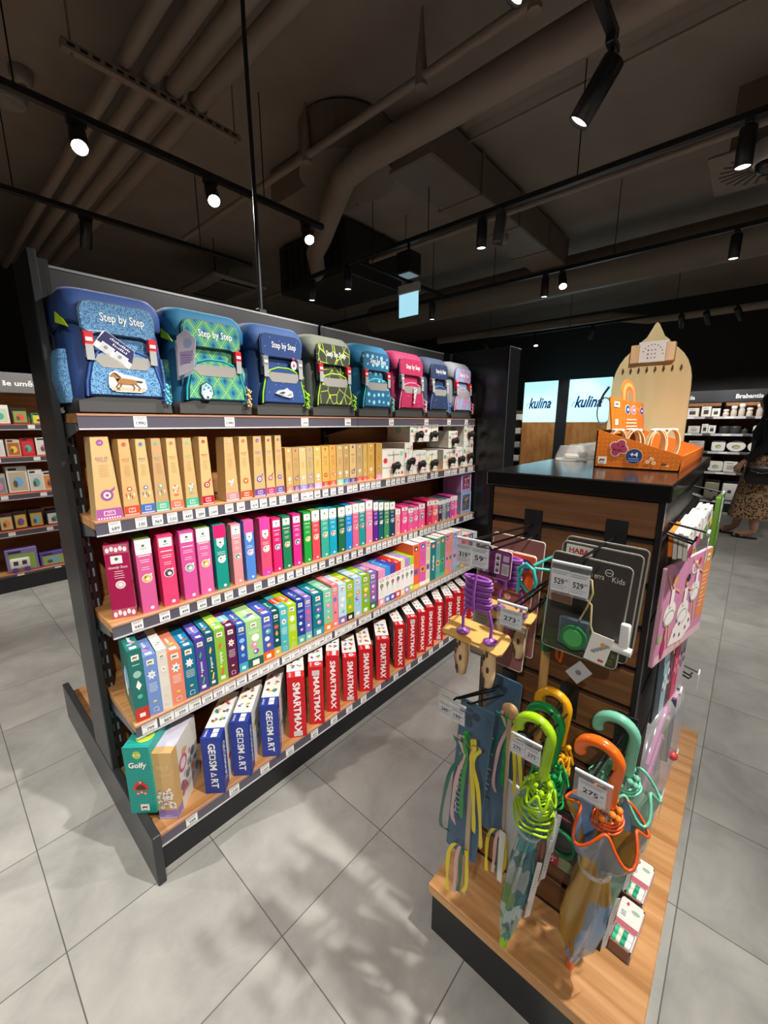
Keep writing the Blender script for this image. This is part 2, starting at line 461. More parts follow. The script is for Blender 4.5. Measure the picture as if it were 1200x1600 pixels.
# ------------------------------------------------------------------ room shell
def struct(name, mb): return tag(mb.build(name), None, None, None, 'structure')
def floor_mat():
    m, nt, b = new_mat('grey_floor_tiles')
    tc = N(nt, 'ShaderNodeTexCoord'); sp = N(nt, 'ShaderNodeSeparateXYZ'); nt.links.new(tc.outputs['Object'], sp.inputs[0])
    def axis(o, off, pitch):
        a = N(nt, 'ShaderNodeMath', operation='ADD'); a.inputs[1].default_value = -off; nt.links.new(sp.outputs[o], a.inputs[0])
        d = N(nt, 'ShaderNodeMath', operation='DIVIDE'); d.inputs[1].default_value = pitch; nt.links.new(a.outputs[0], d.inputs[0])
        fl = N(nt, 'ShaderNodeMath', operation='FLOOR'); nt.links.new(d.outputs[0], fl.inputs[0])
        f = N(nt, 'ShaderNodeMath', operation='FRACT'); nt.links.new(d.outputs[0], f.inputs[0])
        s = N(nt, 'ShaderNodeMath', operation='SUBTRACT'); s.inputs[1].default_value = .5; nt.links.new(f.outputs[0], s.inputs[0])
        ab = N(nt, 'ShaderNodeMath', operation='ABSOLUTE'); nt.links.new(s.outputs[0], ab.inputs[0])
        return fl, ab
    fx, ax = axis('X', .048, .3935); fy, ay = axis('Y', -.0245, .3925)
    mx = N(nt, 'ShaderNodeMath', operation='MAXIMUM'); nt.links.new(ax.outputs[0], mx.inputs[0]); nt.links.new(ay.outputs[0], mx.inputs[1])
    g = N(nt, 'ShaderNodeMath', operation='GREATER_THAN'); g.inputs[1].default_value = .4962; nt.links.new(mx.outputs[0], g.inputs[0])
    cb = N(nt, 'ShaderNodeCombineXYZ'); nt.links.new(fx.outputs[0], cb.inputs[0]); nt.links.new(fy.outputs[0], cb.inputs[1])
    wn = N(nt, 'ShaderNodeTexWhiteNoise'); nt.links.new(cb.outputs[0], wn.inputs['Vector'])
    ad = N(nt, 'ShaderNodeVectorMath', operation='MULTIPLY_ADD'); ad.inputs[1].default_value = (7, 7, 7)
    nt.links.new(wn.outputs['Color'], ad.inputs[0]); nt.links.new(tc.outputs['Object'], ad.inputs[2])
    n1 = N(nt, 'ShaderNodeTexNoise'); n1.inputs['Scale'].default_value = 4.5; n1.inputs['Detail'].default_value = 9; n1.inputs['Roughness'].default_value = .62; n1.inputs['Distortion'].default_value = .4
    nt.links.new(ad.outputs[0], n1.inputs['Vector'])
    r = ramp(nt, [(.28, '#8d8c87'), (.5, '#a1a09b'), (.72, '#b1b0aa')]); nt.links.new(n1.outputs[0], r.inputs[0])
    mixc = N(nt, 'ShaderNodeMix', data_type='RGBA'); nt.links.new(g.outputs[0], mixc.inputs['Factor'])
    nt.links.new(r.outputs[0], mixc.inputs['A']); mixc.inputs['B'].default_value = lin('#5f5e5a')
    nt.links.new(mixc.outputs['Result'], b.inputs['Base Color'])
    rr = ramp(nt, [(.3, (.34,)*3+(1,)), (.7, (.5,)*3+(1,))]); nt.links.new(n1.outputs[0], rr.inputs[0]); nt.links.new(rr.outputs[0], b.inputs['Roughness'])
    b.inputs['Specular IOR Level'].default_value = .4
    return m
RX0, RX1, RY0, RY1, RZ = -3.6, 8.9, -4.6, 7.6, 3.40
struct('floor', MB().box(RX0, RY0, -.06, RX1, RY1, 0, floor_mat()))
CEIL = speckle('ceiling_paint', '#8f8074', '#978a7e', 3, .35, .7)
PIPE = C('#948678', .5)
DUCT = C('#7c6f62', .5)
DARKW = C('#2a2725', .8)
struct('ceiling', MB().box(RX0, RY0, RZ, RX1, RY1, RZ+.06, CEIL))
struct('wall_east', MB().box(RX1, RY0, 0, RX1+.06, RY1, RZ, DARKW))
struct('wall_north', MB().box(RX0, RY1, 0, RX1, RY1+.06, RZ, DARKW))
struct('wall_south', MB().box(RX0, RY0-.06, 0, RX1, RY0, RZ, DARKW))
struct('wall_west', MB().box(RX0-.06, RY0, 0, RX0, RY1, RZ, DARKW))
PIPE_SEG = 14
def pipe(name, pts, r, label, m=None, cat='pipe'):
    return tag(MB().tube(pts, r, m or PIPE, PIPE_SEG).build(name), label, cat)
for i, (x, r) in enumerate(((.98, .034), (1.10, .040), (1.215, .042), (1.35, .046))):
    pipe('ceiling_pipe', [(x, -2.4, 3.10), (x, 6.6, 3.10)], r, ('leftmost', 'second from left', 'third from left', 'rightmost')[i] + ' of four parallel brown pipes resting on the slotted bracket')
t = thing('pipe_hanger', 'slotted brown bracket rail carrying four parallel pipes', 'bracket')
m = MB(); m.box(.72, 2.575, 3.018, 1.60, 2.615, 3.054, PIPE)
for i in range(17): m.rect(FR((.74+i*.05, 2.575, 3.02), (1, 0, 0), (0, 0, 1)), 0, .01, .03, .024, BLACK)
m.build('rail', t)
for x in (.76, 1.57): MB().tube([(x, 2.595, 3.0), (x, 2.595, 3.40)], .005, PIPE, 6).build('threaded_rod', t)
for x in (1.215, 1.35): MB().tube([(x+.05*Cs(a), 2.60, 3.10+.05*S(a)) for a in [2*PI*i/16 for i in range(16)]], .009, PIPE, 6, True).build('pipe_clamp', t)
pipe('round_duct', [(2.19, -2.4, 3.0), (2.19, 2.1, 3.0), (2.22, 2.32, 2.99), (2.34, 2.55, 2.97), (2.66, 3.08, 2.95), (2.85, 3.42, 2.95), (3.25, 3.85, 2.95)], .082, 'thick brown round duct with an elbow, crossing to the top edge', cat='duct')
t = thing('conduit_pipe', 'thin brown conduit pipe with clamps, next to the thick duct', 'pipe')
MB().tube([(2.04, -2.4, 3.10), (2.04, 4.4, 3.10)], .024, PIPE, 10).build('tube', t)
for y in (.95, 1.55, 2.5): MB().tube([(2.04, y, 3.06), (2.04, y, 3.16), (2.04, y, 3.40)], [.032, .030, .004], PIPE, 8).build('clamp', t)
t = thing('air_duct', 'flat rectangular brown air duct overhead in the middle', 'duct')
MB().rbox(2.55, 1.84, 3.08, 5.2, 2.22, 3.36, .012, DUCT).build('duct_body', t)
for x in (3.2, 3.9, 4.6): MB().rbox(x, 1.825, 3.07, x+.03, 2.235, 3.365, .004, DUCT).build('flange', t)
t = thing('air_duct', 'curved brown duct bend above the elbow of the thick duct', 'duct')
pr = [(.36*Cs(PI*i/14), .36*S(PI*i/14)) for i in range(15)]
MB().prism(ell(.36, .34, 32), .27, DUCT, FR((2.42, 2.50, 3.11), (1, 0, 0), (0, 1, 0))).build('bend', t)
MB().box(2.30, 2.75, 3.13, 2.78, 3.30, 3.38, DUCT).build('duct_body', t)
pipe('round_duct', [(5.3, -2.6, 3.02), (5.3, .0, 3.02), (5.3, 4.9, 3.0)], .20, 'wide grey brown round duct across the back of the ceiling', DUCT, 'duct')
pipe('conduit_pipe', [(3.55, -2.4, 3.05), (3.55, 5.6, 3.05)], .022, 'thin conduit pipe crossing between the two middle lighting tracks')
pipe('conduit_pipe', [(3.0, 1.84, 3.34), (3.0, -2.4, 3.34)], .010, 'thinnest cable pipe fixed flat to the ceiling slab')
pipe('bent_pipe', [(7.6, -2.6, 2.86), (7.6, 1.0, 2.86), (7.45, 1.4, 2.84), (7.0, 1.8, 2.86), (7.0, 4.8, 2.90)], .06, 'bent brown pipe far back at the upper right', cat='pipe')
t = thing('ventilation_unit', 'dark boxy ventilation unit behind the middle lighting track', 'ventilation unit')
MB().rbox(3.2, 3.35, 2.86, 4.1, 4.5, 3.36, .01, C('#2b2622', .6)).build('housing', t)
m = MB()
for i in range(9): m.box(3.19, 3.45+i*.11, 2.92, 3.205, 3.50+i*.11, 3.3, BLACK)
m.build('louvre', t)
t = thing('ceiling_cassette', 'pale square ceiling air conditioner cassette above the backpacks', 'air conditioner')
CAS = C('#8b8076', .5)
MB().rbox(2.55, 4.85, 3.0, 3.25, 5.75, 3.05, .015, CAS).build('frame', t)
MB().rbox(2.70, 5.02, 2.985, 3.10, 5.58, 3.0, .006, C('#5c534b', .6)).build('grille', t)
m = MB()
for a in (4.90, 5.65): m.rbox(2.68, a, 2.992, 3.12, a+.05, 3.0, .004, BLACK)
m.build('air_slot', t)
for x, y in ((2.6, 4.9), (3.2, 5.7)): MB().tube([(x, y, 3.05), (x, y, 3.4)], .005, WIRE, 6).build('hanger_rod', t)
t = thing('air_diffuser', 'square pale swirl diffuser plate beside the white dome camera', 'vent')
MB().rbox(3.66, -.12, 2.99, 4.24, .47, 3.01, .006, C('#8a7a6c', .5)).build('plate', t)
m = MB()
for i in range(24):
    a = 2*PI*i/24; f = Matrix.Translation((3.95, .175, 2.989)) @ Matrix.Rotation(a, 4, 'Z')
    m.box(.09, -.008, -.001, .25, .008, .001, BLACK, f)
m.build('swirl_slots', t)
MB().box(3.76, -.02, 3.01, 4.14, .37, 3.40, DUCT).build('plenum_box', t)
t = thing('security_camera', 'white dome security camera at the right edge', 'camera', (2.98, .13, 2.60))
MB().lathe([(.05, .09), (.062, .085), (.066, .0), (.06, -.01)], C('#d6d4d0', .4), 24).build('housing', t)
MB().lathe([(.054, -.008), (.05, -.03), (.034, -.05), (1e-5, -.058)], C('#2a2b30', .1), 24).build('dome', t)
MB().tube([(0, 0, .085), (0, 0, .80)], .018, C('#cfcdc8', .4), 12).build('mounting_pole', t)
for x, y, z, lb in ((.76, 3.55, 3.37, 'small round smoke detector at far left of the ceiling'), (3.98, 2.04, 3.05, 'round smoke detector beside the grey unlit spotlight')):
    t = thing('smoke_detector', lb, 'smoke detector', (x, y, z))
    MB().lathe([(1e-5, -.05), (.03, -.05), (.05, -.035), (.058, -.01), (.058, .03)], C('#8f887f', .5), 24).build('body', t)
    MB().lathe([(1e-5, -.058), (.016, -.056), (.02, -.05)], C('#55504a', .5), 16).build('sensor', t)
t = thing('ceiling_speaker', 'flat round white ceiling speaker at the far left edge', 'speaker', (.74, 3.86, 3.37))
MB().lathe([(1e-5, -.012), (.07, -.012), (.075, -.02), (.09, -.016), (.095, .03)], C('#99948c', .6), 28).build('ring', t)
# lit sign and projector below the tracks
t = thing('lit_sign', 'small glowing pale blue sign box hanging from the ceiling', 'sign', (3.62, 2.87, 2.46))
MB().rbox(-.015, -.135, .20, .03, .135, .29, .006, C('#d8dadb', .4)).build('housing', t)
MB().rbox(-.006, -.125, -.02, .006, .125, .20, .003, C('#9fd4e6', .2, 0, .5, 1.1)).build('light_panel', t)
MB().tube([(0, 0, .27), (0, 0, .30)], .012, C('#d8dadb', .4), 8).build('bracket', t)
t = thing('projector_lamp', 'black square box projector lamp under the middle lighting track', 'projector', (2.86, 2.27, 2.58))
MB().rbox(-.075, -.07, -.06, .075, .07, .10, .006, BLACK).build('housing', t)
MB().rbox(-.06, -.055, -.066, .06, .055, -.058, .002, C('#93aebd', .2, 0, .5, .35)).build('light_window', t)
MB().tube([(0, 0, .09), (0, 0, .175)], .012, BLACK, 8).build('stem', t)
# cable
t = thing('hanging_cable', 'long black braided cable hanging down to the backpack shelf', 'cable')
MB().tube([(1.075, 1.66, 1.80), (1.078, 1.662, 2.3), (1.072, 1.658, 2.8), (1.078, 1.66, 3.4)], .0085, C('#222226', .5), 8).build('braided_sleeve', t)
MB().rbox(1.055, 1.645, 1.775, 1.095, 1.675, 1.83, .004, BLACK).build('plug', t)
# ------------------------------------------------------------------ the long shelving unit
GX0, GXM, GX1 = .298, 1.366, 2.435
gon = thing('shelving_unit', 'long double-sided black shelving unit with oak shelves full of boxes and backpacks', 'shelf', (1.35, 1.68, 0))
def gp(mb, name, parent=gon):
    o = mb.build(name, parent)
    if parent is gon: o.location = (-1.35, -1.68, 0)
    return o
m = MB()
m.rbox(.27, 1.50, .17, .292, 1.70, 1.805, .003, STEEL)
gp(m, 'end_panel')
def slotted(x0, x1, y0, y1, z0, z1):
    m = MB(); m.box(x0, y0, z0, x1, y1, z1, BLACK)
    z = z0+.05
    while z < z1-.04:
        cx = (x0+x1)/2
        for dx in (-.008, .006): m.rect(FRONT(cx+dx, y0, z), -.0025, 0, .0025, .028, C('#8c8f92', .4) if z < 1.62 else C('#050505', .5))
        z += .052
    return m
gp(slotted(.293, .322, 1.535, 1.575, .14, 1.795), 'slotted_post')
gp(slotted(GXM-.015, GXM+.015, 1.60, 1.64, .14, 1.795), 'slotted_post')
gp(slotted(GX1-.02, GX1+.008, 1.56, 1.62, .14, 1.795), 'slotted_post')
for a, b in ((.323, GXM-.002), (GXM+.002, GX1-.02)):
    gp(MB().box(a, 1.622, .14, b, 1.640, 1.622, OAKBACK), 'back_panel')
    mm = MB(); mm.rbox(a-.02, 1.612, 1.625, b, 1.642, 1.80, .003, C('#2a2b2d', .42)); mm.box(a-.02, 1.610, 1.796, b, 1.644, 1.803, C('#8e9092', .35, .6))  # pale top strip paints in the bright highlight along the upper edge
    gp(mm, 'header_panel')
gp(MB().rbox(.268, 1.135, .0, .292, 2.225, .175, .003, STEEL), 'base_end_panel')
gp(MB().box(.294, 1.178, .0, GX1, 2.19, .10, BLACK), 'plinth')
gp(MB().box(.294, 1.72, .118, GX1, 2.19, .142, OAK), 'rear_deck')
gp(MB().box(.30, 1.655, .10, GX1, 1.69, 1.62, OAKBACK), 'rear_panel')
RAIL = C('#57535e', .22)
LIP = C('#c4c3c6', .35)
PAPER = C('#ecebe8', .6)
def price(mb, X, w, h, txt, k=2):
    mb.prism(rounded(w, h, .002, 2), .0009, PAPER, X)
    X2 = X @ Matrix.Translation((0, 0, .0009))
    for j in range(2): mb.rect(X2, -w*.42, h*(.30-.12*j), w*(.40-.12*j), h*(.36-.12*j), GREYT)
    mb.text(X2, txt, w*.04, -h*.16, h*.42, INK, 2, bold=.012)
    mb.rect(X2, -w*.42, -h*.44, w*.30, -h*.39, GREYT)
BR = C('#777a7c', .35, .5)
SHELF_NAME = {1.377: 'the top one under the backpacks', 1.077: 'the second under the tan craft boxes', .760: 'the third under the slim pink and green boxes', .465: 'the fourth under the colourful game boxes', .140: 'the lowest under the red boxes'}
def shelf(z, yf, tags, tagw=.036, tagh=.034, railh=.040):
    """board, brackets, price rail with its tags, for the two bays"""
    for bay, (a, b) in enumerate(((GX0, GXM-.001), (GXM+.001, GX1+.005))):
        sh = thing('shelf', 'oak shelf with price rail, %s, %s half' % (SHELF_NAME[z], ('left', 'right')[bay]), 'shelf', (0, 0, 0), 0, 'oak shelves of the long shelving unit')
        MB().rbox(a, yf, z-.026, b, 1.620, z, .0015, OAK).build('shelf_board', sh)
        for x in (a+.001, b-.005):
            br = MB(); br.prism([(1.60, z-.027), (yf+.03, z-.027), (yf+.03, z-.048), (1.60, z-.085)], .004, BR if bay == 0 and x < a+.01 else BLACK, Matrix(((0,0,1,x),(1,0,0,0),(0,1,0,0),(0,0,0,1))))
            br.build('bracket', sh)
        rl = MB()
        rl.box(a, yf-.004, z-railh, b, yf, z-.006, RAIL); rl.box(a, yf-.007, z-railh-.004, b, yf, z-railh, LIP); rl.box(a, yf-.006, z-.006, b, yf, z-.001, C('#a87c66', .3))
        ro = rl.build('price_rail', sh)
        for x, txt in tags:
            if a <= x < b:
                mb = MB(); price(mb, FRONT(x, yf-.0045, z-railh*.52), tagw, tagh, txt); mb.build('price_tag', ro)
P1 = [(.452, '1990'), (.735, '1990'), (1.06, '1990'), (1.30, '1990'), (1.60, '1990'), (1.90, '1990'), (2.13, '1990'), (2.33, '1990')]
shelf(1.377, 1.376, P1, .036, .034)
S2X = [.345, .415, .462, .506, .555, .597, .642, .70, .745, .80, .838, .88, .925, .985, 1.03, 1.062, 1.10, 1.145, 1.19, 1.235, 1.29, 1.325, 1.372, 1.41, 1.45, 1.487,
       1.56, 1.60, 1.64, 1.68, 1.735, 1.77, 1.81, 1.845, 1.88, 1.95, 1.99, 2.09, 2.125, 2.165, 2.20, 2.26, 2.295, 2.365, 2.40]
S2P = '689 330 369 330 449 389 349 389 349 439 399 399 399 329 299 399 449 299 329 299 349 299 389 299 299 349 399 499 399 499 349 449 399 449 399 399 449 399 449 399 449 499 399 449 499'.split()
shelf(1.077, 1.362, list(zip(S2X, S2P)), .031, .034)
S3X = [.365, .445, .508, .567, .618, .666, .72, .785, .845, .89, .935, .98, 1.022, 1.06, 1.105, 1.16, 1.205, 1.25, 1.30, 1.345, 1.40, 1.44, 1.48, 1.52, 1.56,
       1.60, 1.64, 1.69, 1.74, 1.785, 1.84, 1.88, 1.92, 1.96, 2.01, 2.05, 2.09, 2.13, 2.17, 2.23, 2.32, 2.36, 2.40]
S3P = ['949', '499', '499', '499', '599', '699', '749', '549', '549', '479', '479', '479', '479', '479', '549'] + ['499']*28
shelf(.760, 1.352, list(zip(S3X, S3P)), .032, .034)
S4X = [.335, .385, .43, .475, .515, .555, .60, .64, .69, .735, .78, .835, .88, .92, .965, 1.01, 1.05, 1.11, 1.155, 1.20, 1.26, 1.30, 1.36, 1.41,
       1.45, 1.49, 1.53, 1.57, 1.61, 1.66, 1.71, 1.75, 1.81, 1.85, 1.89, 1.94, 1.98, 2.02, 2.07, 2.11, 2.15, 2.20, 2.25, 2.30, 2.35]
S4P = ['799', '869', '599', '799', '559', '529', '399', '399', '499', '349', '329', '599', '359', '349', '359', '399', '329', '499', '359'] + ['349']*26
shelf(.465, 1.262, list(zip(S4X, S4P)), .043, .034)
S5X = [.39, .535, .655, .765, .885, .99, 1.08, 1.17, 1.27, 1.40, 1.50, 1.60, 1.70, 1.80, 1.90, 2.0, 2.12, 2.25]
shelf(.140, 1.170, [(x, p) for x, p in zip(S5X, ['999', '1349', '1349', '899', '899'] + ['999']*13)], .036, .032)

# black end block beyond the shelving unit
t = thing('partition_panel', 'tall black partition panel closing the far end of the shelving unit', 'panel', (2.53, 1.7, 0))
m = MB(); m.rbox(-.078, -.535, .09, .075, .70, 1.80, .003, C('#1c1d1f', .2)); m.build('panel', t)
MB().box(-.07, -.52, 0, .07, .69, .09, BLACK).build('plinth', t)
m = MB()
for a, b in (((-.079, -.536), (.076, -.536)),): m.tube([(a[0], a[1], 1.80), (b[0], b[1], 1.80)], .003, C('#6a6c6e', .4, .5), 6)
m.tube([(-.078, -.536, .1), (-.078, -.536, 1.80)], .002, C('#6a6c6e', .4, .5), 6)
m.build('edge_trim', t)

# ------------------------------------------------------------------ cartons
def face(w, d, h, side, taper=1.0):
    return {'F': FR((0, 0, 0), (1, 0, 0), (0, 0, 1)), 'T': FR((0, 0, h), (1, 0, 0), (0, 1, 0)),
            'L': FR((0, d, 0), (0, -1, 0), (0, 0, 1)), 'R': FR((w, 0, 0), (0, 1, 0), (0, 0, 1))}[side]
def carton_mesh(w, d, h, base, decals=(), taper=1.0, top=None, side=None):
    m = MB(); q = w*(1-taper)/2
    V = [(0,0,0),(w,0,0),(w,d,0),(0,d,0),(q,0,h),(w-q,0,h),(w-q,d,h),(q,d,h)]
    B = C(base, .38)
    m.add(V, [(3,2,1,0),(0,1,5,4),(2,3,7,6)], B)
    m.add(V, [(1,2,6,5),(3,0,4,7)], C(side, .38) if side else B)
    m.add(V, [(4,5,6,7)], C(top, .38) if top else B)
    # folded lid seam round the edges
    m.tube([(q, 0, h), (w-q, 0, h)], .0006, B, 4); m.tube([(q, 0, h), (0, 0, 0)], .0006, B, 4); m.tube([(w-q, 0, h), (w, 0, 0)], .0006, B, 4)
    return m
def carton(name, label, cat, x, y, z, w, d, h, base, draw=None, rz=0.0, group=None, taper=1.0, top=None, side=None):
    m = carton_mesh(w, d, h, base, (), taper, top, side)
    if draw: draw(m, w, d, h)
    o = m.build(name, None, (x, y, z), rz)
    return tag(o, label, cat, group)
def scribble(m, X, u, v, ln, th, col, k=2, vert=False):
    # an unreadable word: a row of small bars of differing height
    n = max(4, int(ln/(th*.75))); p = ln/n
    for i in range(n):
        a = -ln/2+p*i; hh = th*random.choice((.55, .7, 1.0))
        if vert: m.rect(X, u-th/2, v-a-p*.62, u-th/2+hh, v-a, col, k)
        else: m.rect(X, u+a, v-th/2, u+a+p*.62, v-th/2+hh, col, k)
def lines(m, X, u0, u1, v, n, dv, col, th=.0012, jag=.25, k=1):
    for i in range(n):
        a = (u1-u0)*jag*random.random()/2
        m.rect(X, u0+a, v-dv*i, u1-a, v-dv*i+th, col, k)

# tall tapered craft boxes and short ones, second shelf
KRAFT, KR2 = '#c3a06c', '#b99765'
def kraft_draw(foot, motif, kind, taper, light=None):
    def f(m, w, d, h):
        X = face(w, d, h, 'F'); q = w*(1-taper)/2
        fc = C(foot, .45); mc = C(motif, .5)
        e = q*.16
        m.poly(X, [(0, 0), (w, 0), (w-e, h*.135), (e, h*.135)], fc, 1)
        for i in range(9): m.rect(X, w*(.05+.10*i), .002, w*(.10+.10*i), .0065, WHITE, 2)
        m.poly(X, rounded(w*.42, h*.058, .001, 2, w/2, h*.077), C('#f3e7d4', .5), 2)
        m.poly(X, rounded(w*.37, h*.046, .001, 2, w/2, h*.077), fc, 3)
        m.text(X, 'DJECO', w/2, h*.062, .0052, C('#f3e7d4', .5), 4); m.poly(X, [(w*.38, h*.083), (w*.5, h*.094), (w*.63, h*.083), (w*.5, h*.087)], C('#f3e7d4', .5), 4)
        m.disc(X, w/2, h*.935, w*.13, mc, 2, 16); m.text(X, '+7', w/2, h*.930, w*.11, C('#f0dfc0'), 3)
        m.text(X, 'DO IT', w/2, h*.745, w*.17, mc, 2, bold=.01); m.text(X, 'YOURSELF', w/2, h*.715, w*.08, mc, 2)
        lines(m, X, w*.30, w*.70, h*.66, 7, h*.022, C('#8d6a3c'), .0008)
        cx, cz = w/2, h*.30
        if kind == 0:      # round charm with beads
            m.disc(X, cx, cz, w*.24, mc, 2); m.disc(X, cx, cz, w*.14, C('#ecdcc0'), 3); m.disc(X, cx, cz, w*.07, mc, 4)
            m.poly(X, [(cx+w*.1, cz+h*.05), (cx+w*.33, cz+h*.10), (cx+w*.30, cz+h*.06), (cx+w*.16, cz+h*.03)], mc, 3)
        elif kind == 1:    # dangling feathers
            m.disc(X, cx, cz+h*.06, w*.16, mc, 2); m.disc(X, cx, cz+h*.06, w*.09, C('#e9d9bd'), 3)
            for i in range(5): m.poly(X, ell(w*.035, h*.028, 8, cx+w*(-.24+.12*i), cz-h*(.02+.03*(i % 2))), (mc, C('#efe0c6'), C('#6f5a45'))[i % 3], 2)
        elif kind == 2:    # star burst
            P = []
            for i in range(20):
                a = 2*PI*i/20; r = w*(.30 if i % 2 else .15); P.append((cx+r*Cs(a), cz+r*S(a)))
            m.poly(X, P, mc, 2); m.disc(X, cx, cz, w*.08, C('#f2d9a8'), 3)
        else:              # scattered blossoms
            for i in range(7):
                a = 2*PI*i/7; m.disc(X, cx+w*.2*Cs(a), cz+h*.045*S(a), w*.06, (mc, C('#f4efe6'))[i % 2], 2, 10)
            m.disc(X, cx, cz, w*.12, C('#f4efe6'), 3); m.disc(X, cx, cz, w*.06, mc, 4)
            m.poly(X, ell(w*.2, h*.012, 12, cx, cz-h*.09), mc, 2)
    return f
ZS2, YS2 = 1.077, 1.370
TALL = [(.307,.374,.236,'#a5549b','#8f4f91',0,'violet'), (.378,.421,.228,'#d8442e','#b8402e',1,'vermilion'), (.424,.464,.227,'#3766b4','#3b5fa8',1,'blue'),
        (.467,.507,.228,'#4fae9a','#56a895',1,'sea green'), (.511,.552,.227,'#df6f58','#cf5f4c',3,'coral'), (.560,.601,.227,'#3fae95','#55b29c',3,'mint'),
        (.613,.656,.229,'#b31233','#b3243c',0,'crimson'), (.699,.749,.225,'#ea7f8e','#e69a84',3,'rose pink'), (.756,.803,.226,'#e2492d','#dd5535',2,'orange red'),
        (.812,.861,.226,'#6b3f8f','#6f58a8',0,'purple'), (.864,.904,.226,'#b5306b','#a8345f',0,'magenta'), (.906,.946,.227,'#6a4b9b','#6a55a5',2,'indigo violet')]
for i, (a, b, h, foot, mo, k, w) in enumerate(TALL):
    t = carton('craft_box', 'tall tapered tan craft box with a %s foot band' % w, 'craft kit', a, YS2, ZS2, b-a, .06, h, '#b99468' if i == 3 else (KRAFT if i % 2 else '#c9a873'),
               kraft_draw(foot, mo, k, .64), .0, 'tapered craft boxes on the second shelf', .64)
SHORT = [(.956,.988,'#e77a61','#f1e3c8',3,'salmon'), (.990,1.021,'#6c4584','#5e3f6d',0,'plum'), (1.023,1.058,'#8d84cf','#b9b4e0',3,'lavender'), (1.060,1.095,'#7b5887','#8a78a8',0,'dusky purple'),
         (1.098,1.138,'#c9a2d0','#e6ddf0',3,'lilac'), (1.141,1.182,'#d23028','#c92c30',2,'red'), (1.184,1.223,'#dd4a2a','#d2402c',1,'tomato'), (1.226,1.265,'#8fd0b4','#9fd8c4',3,'pale mint'),
         (1.267,1.303,'#2d83c4','#e9eef2',3,'bright blue'), (1.306,1.347,'#4a2f80','#3d2a6e',0,'dark violet'), (1.350,1.391,'#da3c2c','#f0b8a0',3,'scarlet'), (1.394,1.421,'#e2504a','#e06a70',2,'light red'),
         (1.424,1.472,'#e8801f','#f3c890',3,'orange'), (1.484,1.530,'#d593c4','#8a9a70',1,'orchid pink')]
for i, (a, b, foot, mo, k, w) in enumerate(SHORT):
    carton('craft_box', 'short narrow tan craft box with a %s foot band' % w, 'craft kit', a, YS2, ZS2, b-a, .07, .178-.001*(i % 3), ('#bf9a62', '#b4905c', '#cfae76', '#b29a6c', '#cda75c', '#c99f50', '#c8984e')[i % 7],
           kraft_draw(foot, mo, k, .97), 0, 'short craft boxes on the second shelf', .97)
# white kits with a black knob
def knob_draw(kind):
    def f(m, w, d, h):
        X = face(w, d, h, 'F')
        scribble(m, X, w*.5, h*.82, w*.5, .008, C('#8a8678'))
        m.poly(X, ell(w*.09, h*.10, 12, w*.14, h*.62), C(('#d33b3f', '#5aa784', '#e3d25a', '#c93750')[kind % 4]), 1)
        m.poly(X, ell(w*.08, h*.09, 12, w*.86, h*.84), C(('#9fd4b4', '#b43a50', '#d6e3c4', '#e08a4a')[kind % 4]), 1)
        m.poly(X, rounded(w*.5, h*.42, .006, 3, w*.5, h*.42), C(('#f6d7d0', '#e8b79c', '#f2e8b0', '#f7efe4')[kind % 4]), 1)
        m.disc(X, w*.9, h*.12, w*.05, C('#cf4a3c'), 2); m.disc(X, w*.75, h*.12, w*.04, C('#6aa0b4'), 2); m.disc(X, w*.62, h*.12, w*.035, C('#5aa784'), 2)
        m.rect(X, w*.49, h*.1, w*.51, h*.95, C('#7d7d7a'), 3); m.rect(X, 0, h*.36, w, h*.375, C('#7d7d7a'), 3)
        XL = face(w, d, h, 'L'); m.rect(XL, 0, h*.5, d, h*.51, C('#b7b3a6'), 1); m.disc(XL, d*.5, h*.7, .02, C('#a9cfb8'), 1)
    return f
WB = [(1.532,1.708,1.077,.140,0,'widest white kit box with black knob at front left of the stack'), (1.711,1.779,1.077,.171,3,'tall narrow white kit box with black knob right of the widest one'),
      (1.782,1.904,1.077,.124,0,'white kit box with black knob, bottom row centre with faint green corner'), (1.908,2.016,1.077,.118,2,'white kit box with black knob on a pale yellow panel, bottom row'),
      (2.080,2.218,1.077,.119,1,'white kit box with black knob, bottom row right of the gap'), (2.222,2.300,1.077,.125,0,'slim white kit box with black knob, second from the right end, bottom row'),
      (2.308,2.430,1.077,.155,1,'white kit box with black knob at the right end, bottom of its stack')]
def knob_box(a, b, z, h, k, lb):
    t = thing('casting_kit_box', lb, 'toy kit', (a, 1.372, z), 0, 'white kit boxes with black knobs')
    m = carton_mesh(b-a, .16, h, '#e9e6dc'); knob_draw(k)(m, b-a, .16, h); m.build('box', t)
    w = b-a; kb = MB()
    kb.tube([(w*.5, -.002, h*.40), (w*.5, -.022, h*.42)], [.016, .013], BLACK, 12); kb.ball((w*.5, -.026, h*.44), .019, C('#1b1b1d', .45), 12)
    for i in range(6): kb.ball((w*.5+.013*Cs(i), -.03+.004*S(2*i), h*.44+.013*S(i)), .009, C('#1b1b1d', .5), 8)
    kb.tube([(w*.5, -.024, h*.42), (w*.47, -.012, h*.25), (w*.48, -.004, h*.14)], .005, C('#2a2a2a', .5), 6)
    kb.build('knob', t)
for a, b, z, h, k, lb in WB: knob_box(a, b, z, h, k, lb)
for a, b, z, h, k, lb in [(1.755,1.879,1.249,.095,1,'white kit box with black knobs, leftmost of the upper row'), (1.882,2.018,1.249,.093,3,'white kit box with black knob and red heart top, second in the upper row'),
                          (2.132,2.230,1.203,.10,1,'white kit box with black knob and red heart, upper row right of the gap'), (2.310,2.425,1.233,.112,1,'white kit box with orange window on top of the right end stack')]:
    knob_box(a, b, z, h, k, lb)
